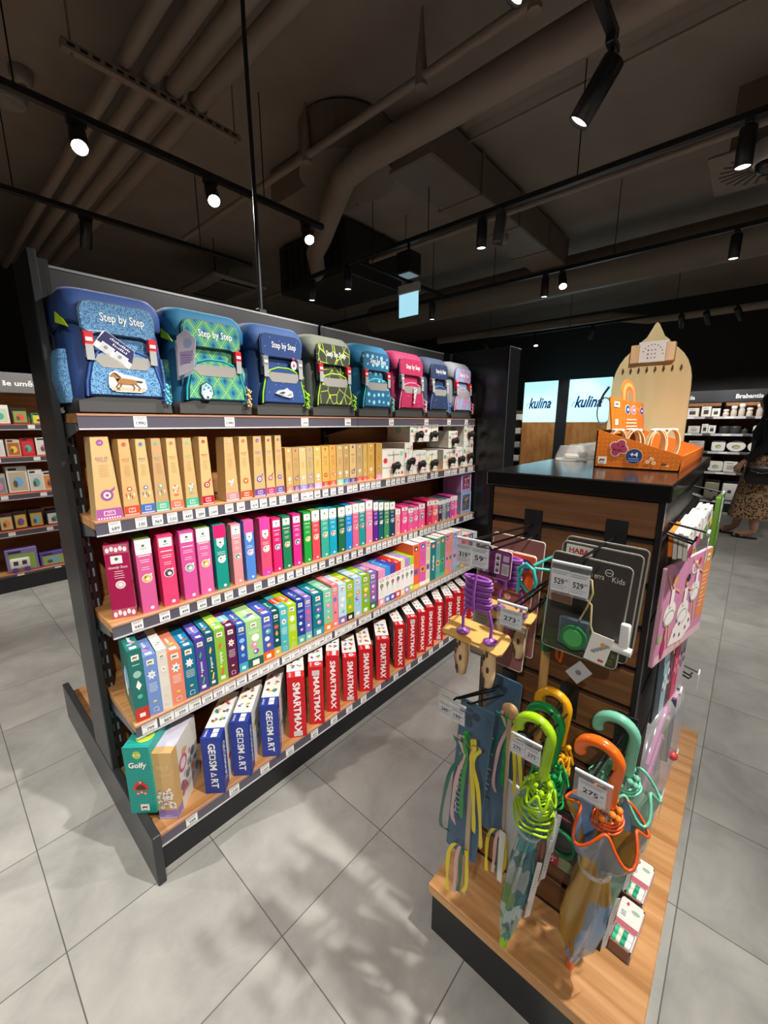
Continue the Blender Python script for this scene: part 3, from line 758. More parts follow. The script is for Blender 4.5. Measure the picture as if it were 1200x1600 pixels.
carton('spare_box', 'plain grey-white box lying behind the widest knob kit box', 'box', 1.545, 1.545, 1.077, .11, .06, .165, '#bdb8ac')

# third shelf: slim boxes with a white crest panel
def crest_draw(col, patch, cap=None, shield=False, band=None, bottom=None):
    def f(m, w, d, h):
        X = face(w, d, h, 'F'); top = h
        if cap: m.rect(X, 0, h*.80, w, h, C(cap, .42), 1)
        cr = C('#f0ece2')
        v0 = .80 if cap and not shield else .84
        if shield: m.poly(X, [(w*.2, h*.80), (w*.8, h*.80), (w*.8, h*.70), (w*.5, h*.64), (w*.2, h*.70)], cr, 2)
        elif cap and cap.lower() in ('#efeee6',): m.rect(X, w*.06, h*.80, w*.94, h*.965, cr, 2)
        else: m.poly(X, rounded(w*.84, h*.125, .002, 2, w/2, h*.905), cr, 2)
        vy = .72 if shield else .905
        m.disc(X, w*.5, h*(vy+.012), w*.10, C('#4e6b46'), 3, 8); m.rect(X, w*.3, h*(vy-.03), w*.7, h*(vy-.022), C('#777777'), 3)
        if shield: vt = .58
        else:
            m.rect(X, w*.12, h*.775, w*.88, h*.788, C('#f2dcd2'), 2); vt = .72
        lines(m, X, w*.16, w*.84, h*vt, 2, h*.028, C('#efe6e0'), .0016); lines(m, X, w*.22, w*.78, h*(vt-.10), 2, h*.028, C('#efe6e0'), .0014)
        pr = w*.33; pv = h*.47
        m.disc(X, w*.52, pv, pr, C('#f3efe6'), 2); m.disc(X, w*.52, pv, pr*.85, C(patch), 3); m.disc(X, w*.56, pv-.002, pr*.42, C('#efe4d2'), 4, 9); m.disc(X, w*.42, pv+pr*.35, pr*.25, C('#8b5b4a'), 4, 7)
        m.disc(X, w*.78, pv+pr*.8, pr*.25, cr, 4, 8)
        m.disc(X, w*.62, h*.055, w*.13, C('#f0dfe4'), 2, 12)
        if bottom: m.rect(X, 0, 0, w, h*.12, C(bottom, .42), 2)
    return f
def blossom_draw(m, w, d, h):
    X = face(w, d, h, 'F'); pk = C('#b3566f', .45); wt = C('#f0e4e2')
    for v0, v1 in ((0, .13), (.88, 1)): m.rect(X, 0, h*v0, w, h*v1, pk, 1)
    XR = face(w, d, h, 'R'); m.rect(XR, 0, 0, d, h, C('#c77a8c', .45), 1)
    for i in range(26): m.disc(XR, d*random.random(), h*random.random(), .006, (wt, C('#8e1844'))[i % 2], 2, 7)
    for i in range(5): m.poly(X, ell(.005, .009, 8, w*(.12+.19*i), h*(.06+.02*(i % 2))), wt, 2); m.poly(X, ell(.005, .008, 8, w*(.14+.18*i), h*(.93+.015*(i % 2))), wt, 2)
    m.poly(X, rounded(w*.48, h*.105, .002, 2, w*.47, h*.80), wt, 2); m.disc(X, w*.47, h*.81, .005, C('#4e6b46'), 3, 8)
    m.text(X, 'lovely box', w*.5, h*.70, .012, wt, 2, shear=.2); lines(m, X, w*.25, w*.75, h*.64, 4, h*.03, wt, .0014)
    m.disc(X, w*.5, h*.46, w*.21, wt, 2); m.disc(X, w*.5, h*.46, w*.16, C('#c7b9a8'), 3); m.disc(X, w*.5, h*.46, w*.10, wt, 4)
ZS3, YS3 = .760, 1.366
carton('craft_kit_box', 'wide magenta gift-style craft box with blossom bands, leftmost on the third shelf', 'craft kit', .316, YS3+.028, ZS3, .062, .11, .236, '#9c1549', blossom_draw, -.36, None)
T3 = [(.392,.044,.240,'#cf5a92','#d9b24a','#efeee6',0,'#6f9a36','orchid pink box with white crest and a square flower picture'),
      (.457,.045,.240,'#dc4070','#3a3f58',None,0,None,'hot pink box with a dark navy round picture'),
      (.524,.045,.240,'#cf4f95','#8fa7b0',None,0,None,'magenta pink box with a grey-green round picture'),
      (.580,.044,.240,'#d4609c','#e0b048','#efeee6',0,'#78a83c','pink box with white crest and green lid'),
      (.640,.042,.240,'#168d80','#dfe6e0','#c81e68',1,None,'teal box with a magenta cap'),
      (.706,.034,.230,'#e08a90','#4f8a80','#e7a5ae',0,None,'salmon pink patterned slim box'),
      (.757,.036,.236,'#4d7fc9','#e0a5b8','#e34c92',1,'#e34c92','sky blue box with pink cap and pink foot'),
      (.823,.041,.232,'#ec4c6c','#b9c7c0','#e4409a',1,'#e4409a','coral red box with hot pink glitter cap'),
      (.878,.035,.222,'#d6246a','#5f9fb0',None,0,None,'crimson pink box with a teal bird picture'),
      (.924,.036,.222,'#1f7850','#e6a04a',None,0,None,'dark green box with an orange picture'),
      (.975,.036,.222,'#df2a83','#5c5560',None,0,None,'fuchsia box with a grey picture'),
      (1.030,.035,.222,'#1f9a3c','#d8c94a',None,0,None,'bright green box with a yellow picture'),
      (1.074,.038,.222,'#df4a55','#e6b080','#efeee6',0,'#8cc65a','coral box with a light green lid'),
      (1.124,.040,.220,'#3aa894','#c9a87a','#e6efe9',0,'#4fb8a6','sea green box with a beige picture'),
      (1.172,.039,.216,'#12a3c2','#e88a86','#eef0ec',0,None,'cyan box with a pink cake picture'),
      (1.226,.038,.214,'#1f6a44','#7c8a5c','#efeee6',0,None,'forest green box with a white sticker'),
      (1.272,.038,.216,'#1b86d4','#7c98b8','#efeee6',0,None,'azure blue box'),
      (1.318,.036,.216,'#ea5f86','#c4525a','#efeee6',0,None,'rose box with a red lobster-like picture'),
      (1.361,.036,.214,'#14938f','#8e4f4a','#efeee6',0,None,'teal box without a cap band, right of the rose one'),
      (1.408,.042,.218,'#f07f9f','#6f7fc0','#f2e6e4',0,None,'light pink box with a small blue picture'),
      (1.462,.031,.204,'#5f1f8c','#6f6470','#efeee6',0,None,'deep purple slim box'),
      (1.502,.032,.197,'#0d5a60','#d8c0b8','#efeee6',0,None,'dark teal slim box'),
      (1.545,.034,.190,'#3f8a5a','#4a3f38','#efeee6',0,None,'moss green slim box'),
      (1.588,.036,.186,'#123e58','#5f8ab8','#efeee6',0,None,'ink navy slim box'),
      (1.634,.036,.140,'#ef8d9e','#b05a5a','#f1e7e2',0,None,'short blush pink box'),
      (1.684,.050,.146,'#ea3f8c','#e6a9c4',None,0,None,'short wide hot pink box'),
      (1.745,.040,.128,'#e9569a','#2f9a8c','#e8efe9',0,'#20968a','short pink box with a teal lower panel'),
      (1.792,.040,.130,'#ec4f96','#e9b4c8',None,0,None,'short rosy pink box, right of the teal panel one'),
      (1.842,.050,.137,'#ef62a0','#6a4a7a','#f0e4e8',0,None,'short candy pink box with a girl picture'),
      (1.922,.044,.145,'#d81f62','#4a3a30','#efe6e4',0,None,'short raspberry box'),
      (1.974,.056,.140,'#f0566c','#f0d6a0','#f2e4e0',0,None,'short watermelon pink box'),
      (2.040,.036,.130,'#27264e','#4f5a8c','#e6e4e6',0,None,'short midnight blue box'),
      (2.082,.034,.129,'#8c9a90','#3f5a40','#c3cfc6',0,None,'short grey green box'),
      (2.122,.040,.131,'#5f5f86','#6a5248','#b9b9c8',0,None,'short slate grey box'),
      (2.172,.044,.138,'#d23f9a','#7a3a9a','#efd9e8',0,None,'short magenta box with a purple stripe'),
      (2.222,.026,.135,'#f06ca8','#e9a0c0','#f4dfe8',0,None,'short thin candy pink box at the right')]
for i, (x, w, h, col, pt, cap, sh, top, nm) in enumerate(T3):
    carton('craft_kit_box', nm + ' on the third shelf', 'craft kit', x, YS3+.004, ZS3, w, .13, h, col, crest_draw(col, pt, cap, bool(sh), None, None if sh == 0 else (cap if i in (7, 8) else None)), -.13, 'slim craft kit boxes on the third shelf', 1.0, top)
def mosaic_draw(tone):
    def f(m, w, d, h):
        X = face(w, d, h, 'F'); m.rect(X, w*.14, h*.16, w*.86, h*.86, C(tone), 1)
        for i in range(40): m.disc(X, w*(.2+.6*random.random()), h*(.22+.58*random.random()), w*.035, C(random.choice(['#f2ecef', '#d98aa8', '#8f5a9a', '#e6b04a', '#6a9a6a', '#c8485a'])), 2, 7)
        for u in (.05, .95): m.rect(X, w*(u-.02), h*.05, w*(u+.02), h*.95, C('#e9ddea'), 1)
    return f
carton('mosaic_art_box', 'square pale blue framed mosaic art box, lower of two at the shelf end', 'craft kit', 2.305, 1.372, ZS3, .125, .14, .145, '#8ba4c8', mosaic_draw('#3f4a5f'))
carton('mosaic_art_box', 'square lilac framed mosaic art box, upper of two at the shelf end', 'craft kit', 2.302, 1.374, ZS3+.1453, .125, .14, .125, '#a88fbf', mosaic_draw('#7a2f58'))
# ------------------------------------------------------------------ fourth shelf: game boxes standing spine out
ZS4 = .465
def logo(m, X, u, v, s, k=2):
    m.poly(X, rounded(s, s*.92, s*.06, 2, u, v), C('#ece7d8', .5), k)
    m.poly(X, [(u-s*.36, v-.02*s), (u-s*.2, v+.2*s), (u+s*.1, v+.12*s), (u+s*.38, v+.24*s), (u+s*.2, v), (u+s*.24, v-.16*s), (u+s*.1, v-.04*s), (u-s*.18, v-.02*s), (u-s*.26, v-.18*s)], C('#3c3a36'), k+1)
    m.text(X, 'DJECO', u, v-s*.36, s*.20, C('#3c3a36'), k+1)
MOT = ['#f0d24a', '#e85a4a', '#f4f0e6', '#58b8a0', '#e98ab0', '#7ab8e8', '#f09a3a', '#8a5ab0']
def spine_draw(base, foot, acc, kind, word, topc):
    def f(m, w, d, h):
        X = face(w, d, h, 'F'); T = face(w, d, h, 'T')
        a = C(acc); wt = C('#efece4')
        if foot: m.rect(X, 0, 0, w, h*.19, C(foot, .4), 1)
        if topc: m.rect(T, 0, d*.30, w, d*.62, C(topc, .4), 1)
        logo(m, X, w*.5, h*.89, min(w*.55, .022)); 
        m.poly(T, rounded(w*.5, w*.42, .001, 2, w*.5, w*.4), wt, 2)
        scribble(m, T, w*.5, d*.46, d*.24, w*.26, wt, 2, True)
        for i in range(2): m.poly(T, ell(w*.22, w*.16, 9, w*(.36+.26*i), d*(.24+.06*i)), C(random.choice(MOT)), 2)
        if kind == 0:
            lines(m, X, w*.14, w*.86, h*.76, 2, h*.03, wt, .0014)
            for i in range(3): m.disc(X, w*(.5+.06*(-1)**i), h*(.62-.15*i), w*(.25-.03*i), C(random.choice(MOT)), 2, 9); m.disc(X, w*.5, h*(.63-.15*i), w*.09, wt, 3, 7)
        elif kind == 1:
            scribble(m, X, w*.5, h*.45, h*.22, w*.24, wt, 2, True)
            m.poly(X, [(w*.3, h*.66), (w*.5, h*.76), (w*.6, h*.70), (w*.42, h*.62)], a, 2); m.poly(X, [(w*.36, h*.15), (w*.56, h*.27), (w*.7, h*.25), (w*.5, h*.13)], a, 2)
            m.disc(X, w*.4, h*.30, w*.12, C(MOT[0]), 2, 8)
        elif kind == 2:
            P = []
            for i in range(14):
                an = 2*PI*i/14; r = w*(.36 if i % 2 else .2); P.append((w*.5+r*Cs(an), h*.68+r*1.3*S(an)))
            m.poly(X, P, wt, 2); m.disc(X, w*.52, h*.68, w*.13, a, 3, 8)
            lines(m, X, w*.14, w*.86, h*.53, 5, h*.032, wt, .0016)
            m.disc(X, w*.5, h*.09, w*.22, wt, 2, 14); m.disc(X, w*.5, h*.09, w*.18, C(base), 3, 14)
            m.poly(X, ell(w*.16, h*.018, 8, w*.5, h*.23), C(MOT[0]), 2)
        else:
            m.poly(X, ell(w*.3, h*.05, 10, w*.5, h*.66), a, 2); m.poly(X, [(w*.3, h*.5), (w*.5, h*.58), (w*.72, h*.5), (w*.5, h*.44)], C(random.choice(MOT)), 2)
            m.disc(X, w*.5, h*.35, w*.2, C(random.choice(MOT)), 2, 9); lines(m, X, w*.2, w*.8, h*.79, 1, .01, wt, .0016)
        m.poly(X, rounded(w*.42, w*.36, .001, 2, w*.5, h*.085), wt, 2)
        XL = face(w, d, h, 'L')
        m.poly(XL, ell(d*.2, h*.16, 12, d*.55, h*.5), C(random.choice(MOT)), 1); m.poly(XL, ell(d*.14, h*.2, 12, d*.35, h*.35), wt, 1)
    return f
G4 = [(.307,.036,.237,'#1f6d66','#c2322a','#9ac0b0',3,'memo',None,'dark teal game box with a red foot, leftmost'),
      (.345,.036,.201,'#6f8fcb',None,'#a8c4ea',2,'figures',None,'periwinkle blue game box'),
      (.383,.028,.206,'#d9d4c8',None,'#c89a7a',2,'story','#efece4','cream game box with a small figure'),
      (.413,.040,.187,'#e2856a',None,'#5aa0b0',2,'circus',None,'salmon game box'),
      (.456,.038,.183,'#0f6a8c',None,'#e9e4d4',2,'paper','#1a86b8','petrol blue game box with a white sticker'),
      (.498,.032,.194,'#4a3f96',None,'#3fae5a',1,'crayons','#7f78cf','indigo game box with green pencils'),
      (.533,.029,.198,'#135468',None,'#f0d24a',1,'beads','#1f7ca0','dark petrol slim game box with a bee'),
      (.564,.036,.202,'#86b83c',None,'#e85a30',1,'stamps','#c8d85a','lime green game box with a barcode sticker'),
      (.604,.034,.195,'#5c1a48',None,'#e98a3a',2,'loto','#7ec0e8','maroon game box with a light blue lid'),
      (.645,.033,.187,'#2f56a8','#3aa8c0','#8ab8ea',3,'domino','#4a5fae','cobalt blue game box with a cyan foot'),
      (.680,.060,.186,'#9dcb86','#1f5f54','#3a2f2a',0,'zoo','#b0d890','wide pale green game box with a dark green foot'),
      (.743,.045,.188,'#4257b0','#e0601f','#e88a6a',0,'puzzle','#4a60c0','royal blue game box with an orange foot'),
      (.790,.031,.183,'#0f4f54','#c8b24a','#c85a4a',3,'quiz','#1a6a6e','dark green-blue game box with a mustard foot'),
      (.824,.033,.188,'#4ab0bc',None,'#b03a4a',2,'tricks','#cf3a2c','turquoise game box with a red lid band'),
      (.860,.038,.187,'#a4c81f',None,'#f0ece0',2,'maths','#ee8426','yellow-green game box with an orange lid band'),
      (.904,.034,.191,'#1f3f94','#58b09a','#d8e4ea',0,'shark','#3a4fa8','navy blue game box with a mint foot'),
      (.944,.030,.191,'#7a70bc','#7fc0b0','#e05a8a',3,'dance','#8a80cc','soft purple game box with a mint foot'),
      (.984,.052,.189,'#0f7484','#2f97a8','#f0c8d8',0,'penguin','#1a8a9a','wide blue-green game box with a penguin'),
      (1.043,.044,.188,'#7cc6a0','#ee8636','#e04a5a',0,'camping','#8fd4b0','mint game box with an orange foot'),
      (1.091,.031,.199,'#ee8088',None,'#5a7ac8',3,'tempo','#f09aa0','coral pink slim game box'),
      (1.128,.042,.189,'#bcdcec','#8a6ab0','#c83a4a',0,'fruits','#e6eef2','ice blue game box with a violet foot'),
      (1.173,.045,.186,'#9cbc1c','#2a2c28','#d8c84a',3,'animo','#c4dc2a','olive lime game box with a black foot'),
      (1.221,.046,.192,'#a4c8e4',None,'#f0e0a0',0,'pastel','#c0dcf0','powder blue game box'),
      (1.270,.052,.189,'#84b41c',None,'#f08a2a',0,'forest','#b4d42a','grass green game box'),
      (1.326,.044,.188,'#8064b4','#1f7a34','#c85a8a',0,'wolf','#a890d8','violet game box with a green foot')]
for (x, w, h, base, foot, acc, k, word, topc, nm) in G4:
    carton('game_box', nm + ' on the fourth shelf', 'game box', x, 1.272, ZS4, w, .165, h, base, spine_draw(base, foot, acc, k, word, topc), -.13, 'game boxes on the fourth shelf', 1.0, topc if k == 2 and topc == '#efece4' else None)
def card_draw(foot):
    def f(m, w, d, h):
        X = face(w, d, h, 'F'); wt = C('#efeae6')
        m.rect(X, 0, h*.19, w, h*.76, wt, 1); m.rect(X, 0, 0, w, h*.19, C(foot, .4), 1)
        m.poly(X, ell(w*.34, h*.04, 10, w*.5, h*.69), C('#b8485a'), 2); m.poly(X, ell(w*.25, h*.025, 10, w*.5, h*.69), wt, 3)
        m.poly(X, ell(w*.28, h*.07, 8, w*.5, h*.54), C(random.choice(['#c8543a', '#5a7a9a', '#7a9a4a', '#4a4a52'])), 2); m.poly(X, ell(w*.12, h*.09, 7, w*.46, h*.5), C('#8a8f94'), 3)
        lines(m, X, w*.15, w*.85, h*.40, 4, h*.045, C('#b9b4b0'), .0014); m.poly(X, rounded(w*.5, w*.46, .001, 2, w*.5, h*.095), wt, 2)
        T = face(w, d, h, 'T')
        for i in range(6): m.disc(T, w*random.random(), d*random.random(), .005, wt, 1, 6)
    return f
QX = [1.386, 1.434, 1.473, 1.514, 1.558, 1.590, 1.631]; QW = [.046, .037, .039, .042, .031, .039, .035]; QH = [.185, .187, .188, .190, .192, .193, .193]
for x, w, h, col, nm in zip(QX, QW, QH, ('#e894b8', '#3f8fd4', '#4a3fa0', '#d42f22', '#dfd0b0', '#a088cc', '#aacc28'), ('pink', 'light blue', 'dark violet', 'red', 'beige', 'lilac', 'lime')):
    carton('card_game_box', 'small %s card game box with a white picture front on the fourth shelf' % nm, 'game box', x, 1.268, ZS4, w, .19, h, col, card_draw(col), -.05, 'card game boxes on the fourth shelf')
def janod_draw(acc, word):
    def f(m, w, d, h):
        X = face(w, d, h, 'F')
        m.poly(X, rounded(w*.5, h*.10, .003, 2, w*.5, h*.90), C(acc), 1); m.disc(X, w*.5, h*.89, w*.14, C('#efece6'), 2, 9); m.poly(X, [(w*.5, h*.88), (w*.64, h*.88), (w*.6, h*.93)], C('#efece6'), 2)
        if word: m.text(X, word, w*.5, h*.45, w*.55, C('#f2eee6'), 2, rot=90, bold=.02)
        else:
            lines(m, X, w*.2, w*.8, h*.76, 6, h*.04, C('#8f5a52'), .0014); m.poly(X, rounded(w*.7, h*.13, .003, 2, w*.5, h*.38), C(random.choice(MOT)), 1); m.poly(X, ell(w*.22, h*.04, 8, w*.5, h*.38), C('#6a5548'), 2)
            m.rect(X, 0, 0, w, h*.09, C(random.choice(MOT), .4), 1)
    return f
J4 = [(1.662,.052,.250,'#ee6434','#1f1a4a',None,'tall orange game box with a black fruit picture'), (1.722,.054,.252,'#dd5aa4','#2f5aa8',None,'tall pink-magenta game box with a white barcode sticker'),
      (1.782,.036,.252,'#e3d2b4','#d8404a',None,'tall sand coloured game box'), (1.824,.050,.228,'#0f747c','#e05a50','Acrobat','dark cyan game box with white sideways lettering'),
      (1.880,.038,.240,'#6fa8a0','#e05a50',None,'grey teal tall game box'), (1.922,.046,.242,'#2f9a70','#e05a50',None,'emerald tall game box'),
      (1.976,.038,.246,'#ea88a4','#33386a',None,'rosy tall game box'), (2.016,.032,.246,'#f0907a','#e8804a',None,'apricot tall slim game box'), (2.054,.048,.240,'#a8b0dc','#5a70b0',None,'lavender blue tall game box'),
      (2.108,.044,.240,'#eeb4c0','#c8dcea',None,'baby pink tall game box'), (2.158,.040,.200,'#b83a7c','#e88a3a',None,'berry coloured game box near the right end'),
      (2.203,.046,.196,'#f07a5a','#f0b03a',None,'peach orange game box near the right end'), (2.256,.036,.192,'#3a48a8','#8ab8ea',None,'strong blue game box at the right end'), (2.300,.045,.192,'#d8d0c4','#8ab8ea',None,'pale grey game box, last at the right end')]
for x, w, h, col, acc, word, nm in J4:
    carton('game_box', nm + ' of the fourth shelf', 'game box', x, 1.270, ZS4, w, .17, h, col, janod_draw(acc, word), -.08, 'tall game boxes on the fourth shelf', 1.0, '#e8e4dc')

# ------------------------------------------------------------------ lowest shelf
ZS5 = .140
def golfy_draw(m, w, d, h):
    X = face(w, d, h, 'F'); dk = C('#148a80', .4)
    for i in range(9): m.rect(X, w*(i+.4)/9.5, 0, w*(i+.55)/9.5, h, dk, 1)
    for i in range(26): m.rect(X, 0, h*(i+.5)/26, w, h*(i+.62)/26, dk, 1)
    m.disc(X, w*.52, h*.89, w*.16, C('#a8c24a'), 2, 20, h*.06); m.text(X, '6-12', w*.52, h*.893, .0125, C('#f4f1de'), 3, bold=.02)
    m.text(X, 'Golfy', w*.5, h*.74, .026, C('#f6f3ea'), 3, width=w*.70, bold=.025, shear=.12)
    m.poly(X, [(w*(.5+.30*Cs(a)), h*(.36+.13*S(a))) for a in [PI*i/14 for i in range(15)]], C('#c8362c'), 2)
    m.poly(X, [(w*(.5+.20*Cs(a)), h*(.37+.07*S(a))) for a in [PI*i/10 for i in range(11)]], C('#5a2420'), 3)
    for u, v in ((.36, .31), (.5, .33), (.64, .31), (.5, .48)): m.disc(X, w*u, h*v, w*.07, C('#e0624a'), 3, 9); m.disc(X, w*(u+.02), h*v, w*.03, C('#efe6d8'), 4, 8)
    logo(m, X, w*.56, h*.09, w*.34)
    T = face(w, d, h, 'T')
    for i in range(14): m.rect(T, 0, d*(i+.5)/14, w, d*(i+.62)/14, dk, 1)
    m.disc(T, w*.6, d*.26, w*.34, C('#b4c844'), 2, 16); m.poly(T, ell(w*.4, d*.1, 14, w*.6, d*.48), C('#d8402c'), 3); m.disc(T, w*.5, d*.5, w*.12, C('#3a9a4a'), 4, 8)
carton('game_box', 'turquoise game box with white script lettering, leftmost on the lowest shelf', 'game box', .2585, 1.268, .1768, .076, .17, .235, '#1f9d92', golfy_draw, -.80)
def tan_draw(m, w, d, h):
    X = face(w, d, h, 'F'); R = face(w, d, h, 'R'); T = face(w, d, h, 'T'); pu = C('#8f78bc', .45); wt = C('#ece4da')
    for F_, W_ in ((X, w), (R, d*.2)):
        m.rect(F_, 0, 0, W_, h*.14, pu, 1)
        for i in range(int(W_/.006)): m.rect(F_, .001+.006*i, .003, .004+.006*i, .008, wt, 2)
    m.text(X, 'DO IT', w*.5, h*.79, .014, C('#e6d2ae'), 2, bold=.01); m.text(X, 'YOURSELF', w*.5, h*.755, .006, C('#e6d2ae'), 2); m.rect(X, w*.12, h*.67, w*.88, h*.674, C('#e6d2ae'), 2)
    for i in range(22):
        m.disc(X, w*(.12+.76*random.random()), h*(.18+.28*random.random()), .005+.004*random.random(), wt, 2, 9)
    for i in range(10): m.disc(X, w*(.15+.7*random.random()), h*(.2+.24*random.random()), .0035, C('#a98a78'), 3, 8)
    m.poly(X, rounded(w*.36, h*.07, .001, 2, w*.5, h*.07), pu, 2); m.text(X, 'DJECO', w*.5, h*.055, .007, wt, 3)
    m.rect(R, d*.2, 0, d, h, C('#d8d4cc', .45), 1)
    m.rect(T, 0, d*.16, w, d, C('#e6e2ea', .45), 1)
    for i in range(26): m.rect(T, 0, d*(.17+.032*i), w, d*(.18+.032*i), C('#8a86b4'), 2)
    for i in range(24):
        m.disc(R, d*(.25+.7*random.random()), h*(.08+.85*random.random()), .007+.009*random.random(), C(random.choice(['#c87a86', '#8a9aa8', '#b8b0a8', '#d89a6a', '#6a7a88', '#c8a8b8'])), 2, 9)
    m.disc(R, d*.36, h*.62, .028, C('#b86a7a'), 3, 14); m.disc(R, d*.36, h*.62, .018, C('#e0c8cc'), 4, 12)
carton('craft_kit_box', 'tan craft box with purple foot and striped lid, turned beside the turquoise one', 'craft kit', .318, 1.220, ZS5, .058, .17, .24, '#cba56c', tan_draw, -.80)
def toy_draw(word, blue, side_word=True, patch=None, hue=0):
    def f(m, w, d, h):
        X = face(w, d, h, 'F'); T = face(w, d, h, 'T'); R = face(w, d, h, 'R'); L = face(w, d, h, 'L')
        base = '#23398f' if blue else '#c4121f'; wt = C('#f0efec', .4)
        hh = h*.74
        cx, cv = w*.52, h*.47
        if word == 'GEOSMART':
            xs = [h*.865, h*.765, None, h*.57, h*.46, None, h*.245, h*.14]
            m.text(X, 'GE', cx, h*.815, w*.50, wt, 2, rot=-90, width=None, bold=.025)
            m.text(X, 'SM', cx, h*.515, w*.50, wt, 2, rot=-90, bold=.025)
            m.text(X, 'RT', cx, h*.185, w*.50, wt, 2, rot=-90, bold=.025)
            s = w*.16
            for (va, vb) in ((h*.665, 0),):
                for (u0, v0, u1, v1) in ((-s, -s, s, -s*.62), (-s, s*.62, s, s), (-s, -s, -s*.62, s), (s*.62, -s, s, s)): m.rect(X, cx+u0, va+v0, cx+u1, va+v1, wt, 2)
            va = h*.345
            P = [(cx-s, va+s), (cx-s, va-s), (cx+s, va)]; Q = [(cx-s*.62, va+s*.45), (cx-s*.62, va-s*.45), (cx+s*.35, va)]
            m.poly(X, P, wt, 2); m.poly(X, Q, C(base, .38), 3)
        else:
            m.text(X, word, cx, h*.485, w*.56, wt, 2, rot=-90, width=h*.86, bold=.028)
        if patch is not None:
            m.poly(X, rounded(w*.5, h*.085, .001, 2, w*.5, h*patch), C('#d6d4d2'), 4); lines(m, X, w*.3, w*.7, h*(patch+.02), 3, h*.02, GREYT, .001, .2, 5)
        t0 = d*.20
        m.rect(T, 0, t0, w, d, C('#e9e7e3', .4), 1)
        m.text(T, 'SMART', w*.18, t0*.5, w*.17, wt, 2, rot=90)
        if blue or hue % 2: m.poly(T, rounded(w*.30, t0*.36, .001, 2, w*.64, t0*.70), wt, 2); m.poly(T, rounded(w*.30, t0*.36, .001, 2, w*.64, t0*.28), wt, 2)
        else:
            m.disc(T, w*.62, t0*.5, w*.19, wt, 2, 14); m.poly(T, [(w*.74, t0*.30), (w*.90, t0*.5), (w*.74, t0*.70)], wt, 2); m.disc(T, w*.62, t0*.5, w*.08, C('#c8485a'), 3, 8)
        pal = ('#d83a3a', '#e8b83a', '#3a9a4a', '#3a7ac8', '#8a5aa8', '#e87a2a', '#7a6a3a')
        for i in range(6):
            u, v = w*(.3+.4*(i % 2)), d*(.36+.19*(i//2)); c = C(pal[(i*2+hue) % 7])
            r = w*.11; u += w*.06*(random.random()-.5)
            for q in range(4):
                a0 = 6.28*random.random(); uu, vv = u+r*.8*Cs(a0), v+r*1.2*S(a0); an = 3*random.random()
                m.poly(T, [(uu+r*(.9*Cs(an+a)), vv+r*.45*S(an+a)+r*.5*Cs(a)) for a in [2*PI*j/5 for j in range(5)]], C(random.choice(pal) if q else '#4a4a4e'), 2+q)
        for F_ in (R, L):
            flip = F_ is L
            a, b = (d*.8, d) if flip else (0, d*.2)
            if flip: m.rect(F_, 0, 0, d*.8, h, C('#5a5a5c' if blue else '#4c4648', .45), 1)
            else: m.rect(F_, d*.2, 0, d, h, C('#dcdad6', .45), 1)
            m.text(F_, word, (a+b)/2, h*.5, d*.11, wt, 2, rot=-90, width=h*.7, bold=.02)
            for i in range(7): m.poly(F_, ell(.010, .013, 8, d*(.18+.09*i) if flip else d*(.3+.09*i), h*(.25+.5*random.random())), C(pal[(i+hue) % 7]), 2)
    return f
BOX5 = [('b', .455, 1.200, .063, .214, -.76, 'navy toy box with white lettering, leftmost of three', None),
        ('b', .553, 1.196, .062, .216, -.76, 'navy toy box with white lettering, middle of three', None),
        ('b', .667, 1.194, .063, .215, -.72, 'navy toy box with white lettering, rightmost of three', None),
        ('r', .789, 1.196, .066, .264, -.62, 'tall red toy box with low sticker, first red box from the left', .065),
        ('r', .889, 1.194, .058, .262, -.68, 'tall red toy box with sticker on its top letter, second red box', .90),
        ('r', .985, 1.200, .054, .265, -.74, 'tall narrow red toy box without sticker, third red box', None),
        ('r', 1.077, 1.197, .061, .215, -.70, 'red toy box with sticker on its last letter, fourth from the left', .07),
        ('r', 1.173, 1.192, .061, .213, -.68, 'red toy box without sticker, fifth from the left', None),
        ('r', 1.287, 1.192, .063, .213, -.74, 'red toy box without sticker, sixth from the left', None),
        ('r', 1.423, 1.190, .051, .235, -.62, 'red toy box without sticker, seventh, its dark left side showing', None),
        ('r', 1.523, 1.190, .050, .236, -.62, 'red toy box with sticker hiding its first letter, eighth from the left', .92),
        ('r', 1.613, 1.188, .044, .234, -.60, 'slim red toy box without sticker, ninth, squeezed beside the eighth', None),
        ('r', 1.690, 1.190, .043, .233, -.66, 'slim red toy box without sticker, tenth from the left', None),
        ('r', 1.780, 1.196, .046, .232, -.78, 'red toy box with low sticker, eleventh from the left', .075),
        ('r', 1.867, 1.184, .048, .229, -.78, 'red toy box with low sticker, twelfth from the left', .075),
        ('r', 1.950, 1.178, .048, .236, -.66, 'red toy box with low sticker, behind the hanging skipping ropes', .075),
        ('r', 2.045, 1.186, .048, .234, -.66, 'red toy box mostly hidden behind the hanging grey card', None),
        ('r', 2.14, 1.186, .048, .234, -.66, 'red toy box hidden at the far end of the lowest shelf', None)]
for i, (c, x, y, w, h, rz, nm, pt) in enumerate(BOX5):
    carton('toy_box', nm + ('' if 'shelf' in nm else ', lowest shelf'), 'toy box', x, y, ZS5, w, .20 if c == 'r' else .235, h, '#23398f' if c == 'b' else '#c4121f',
           toy_draw('GEOSMART' if c == 'b' else 'SMARTMAX', c == 'b', True, pt, i), rz, 'navy construction toy boxes' if c == 'b' else 'red construction toy boxes on the lowest shelf')

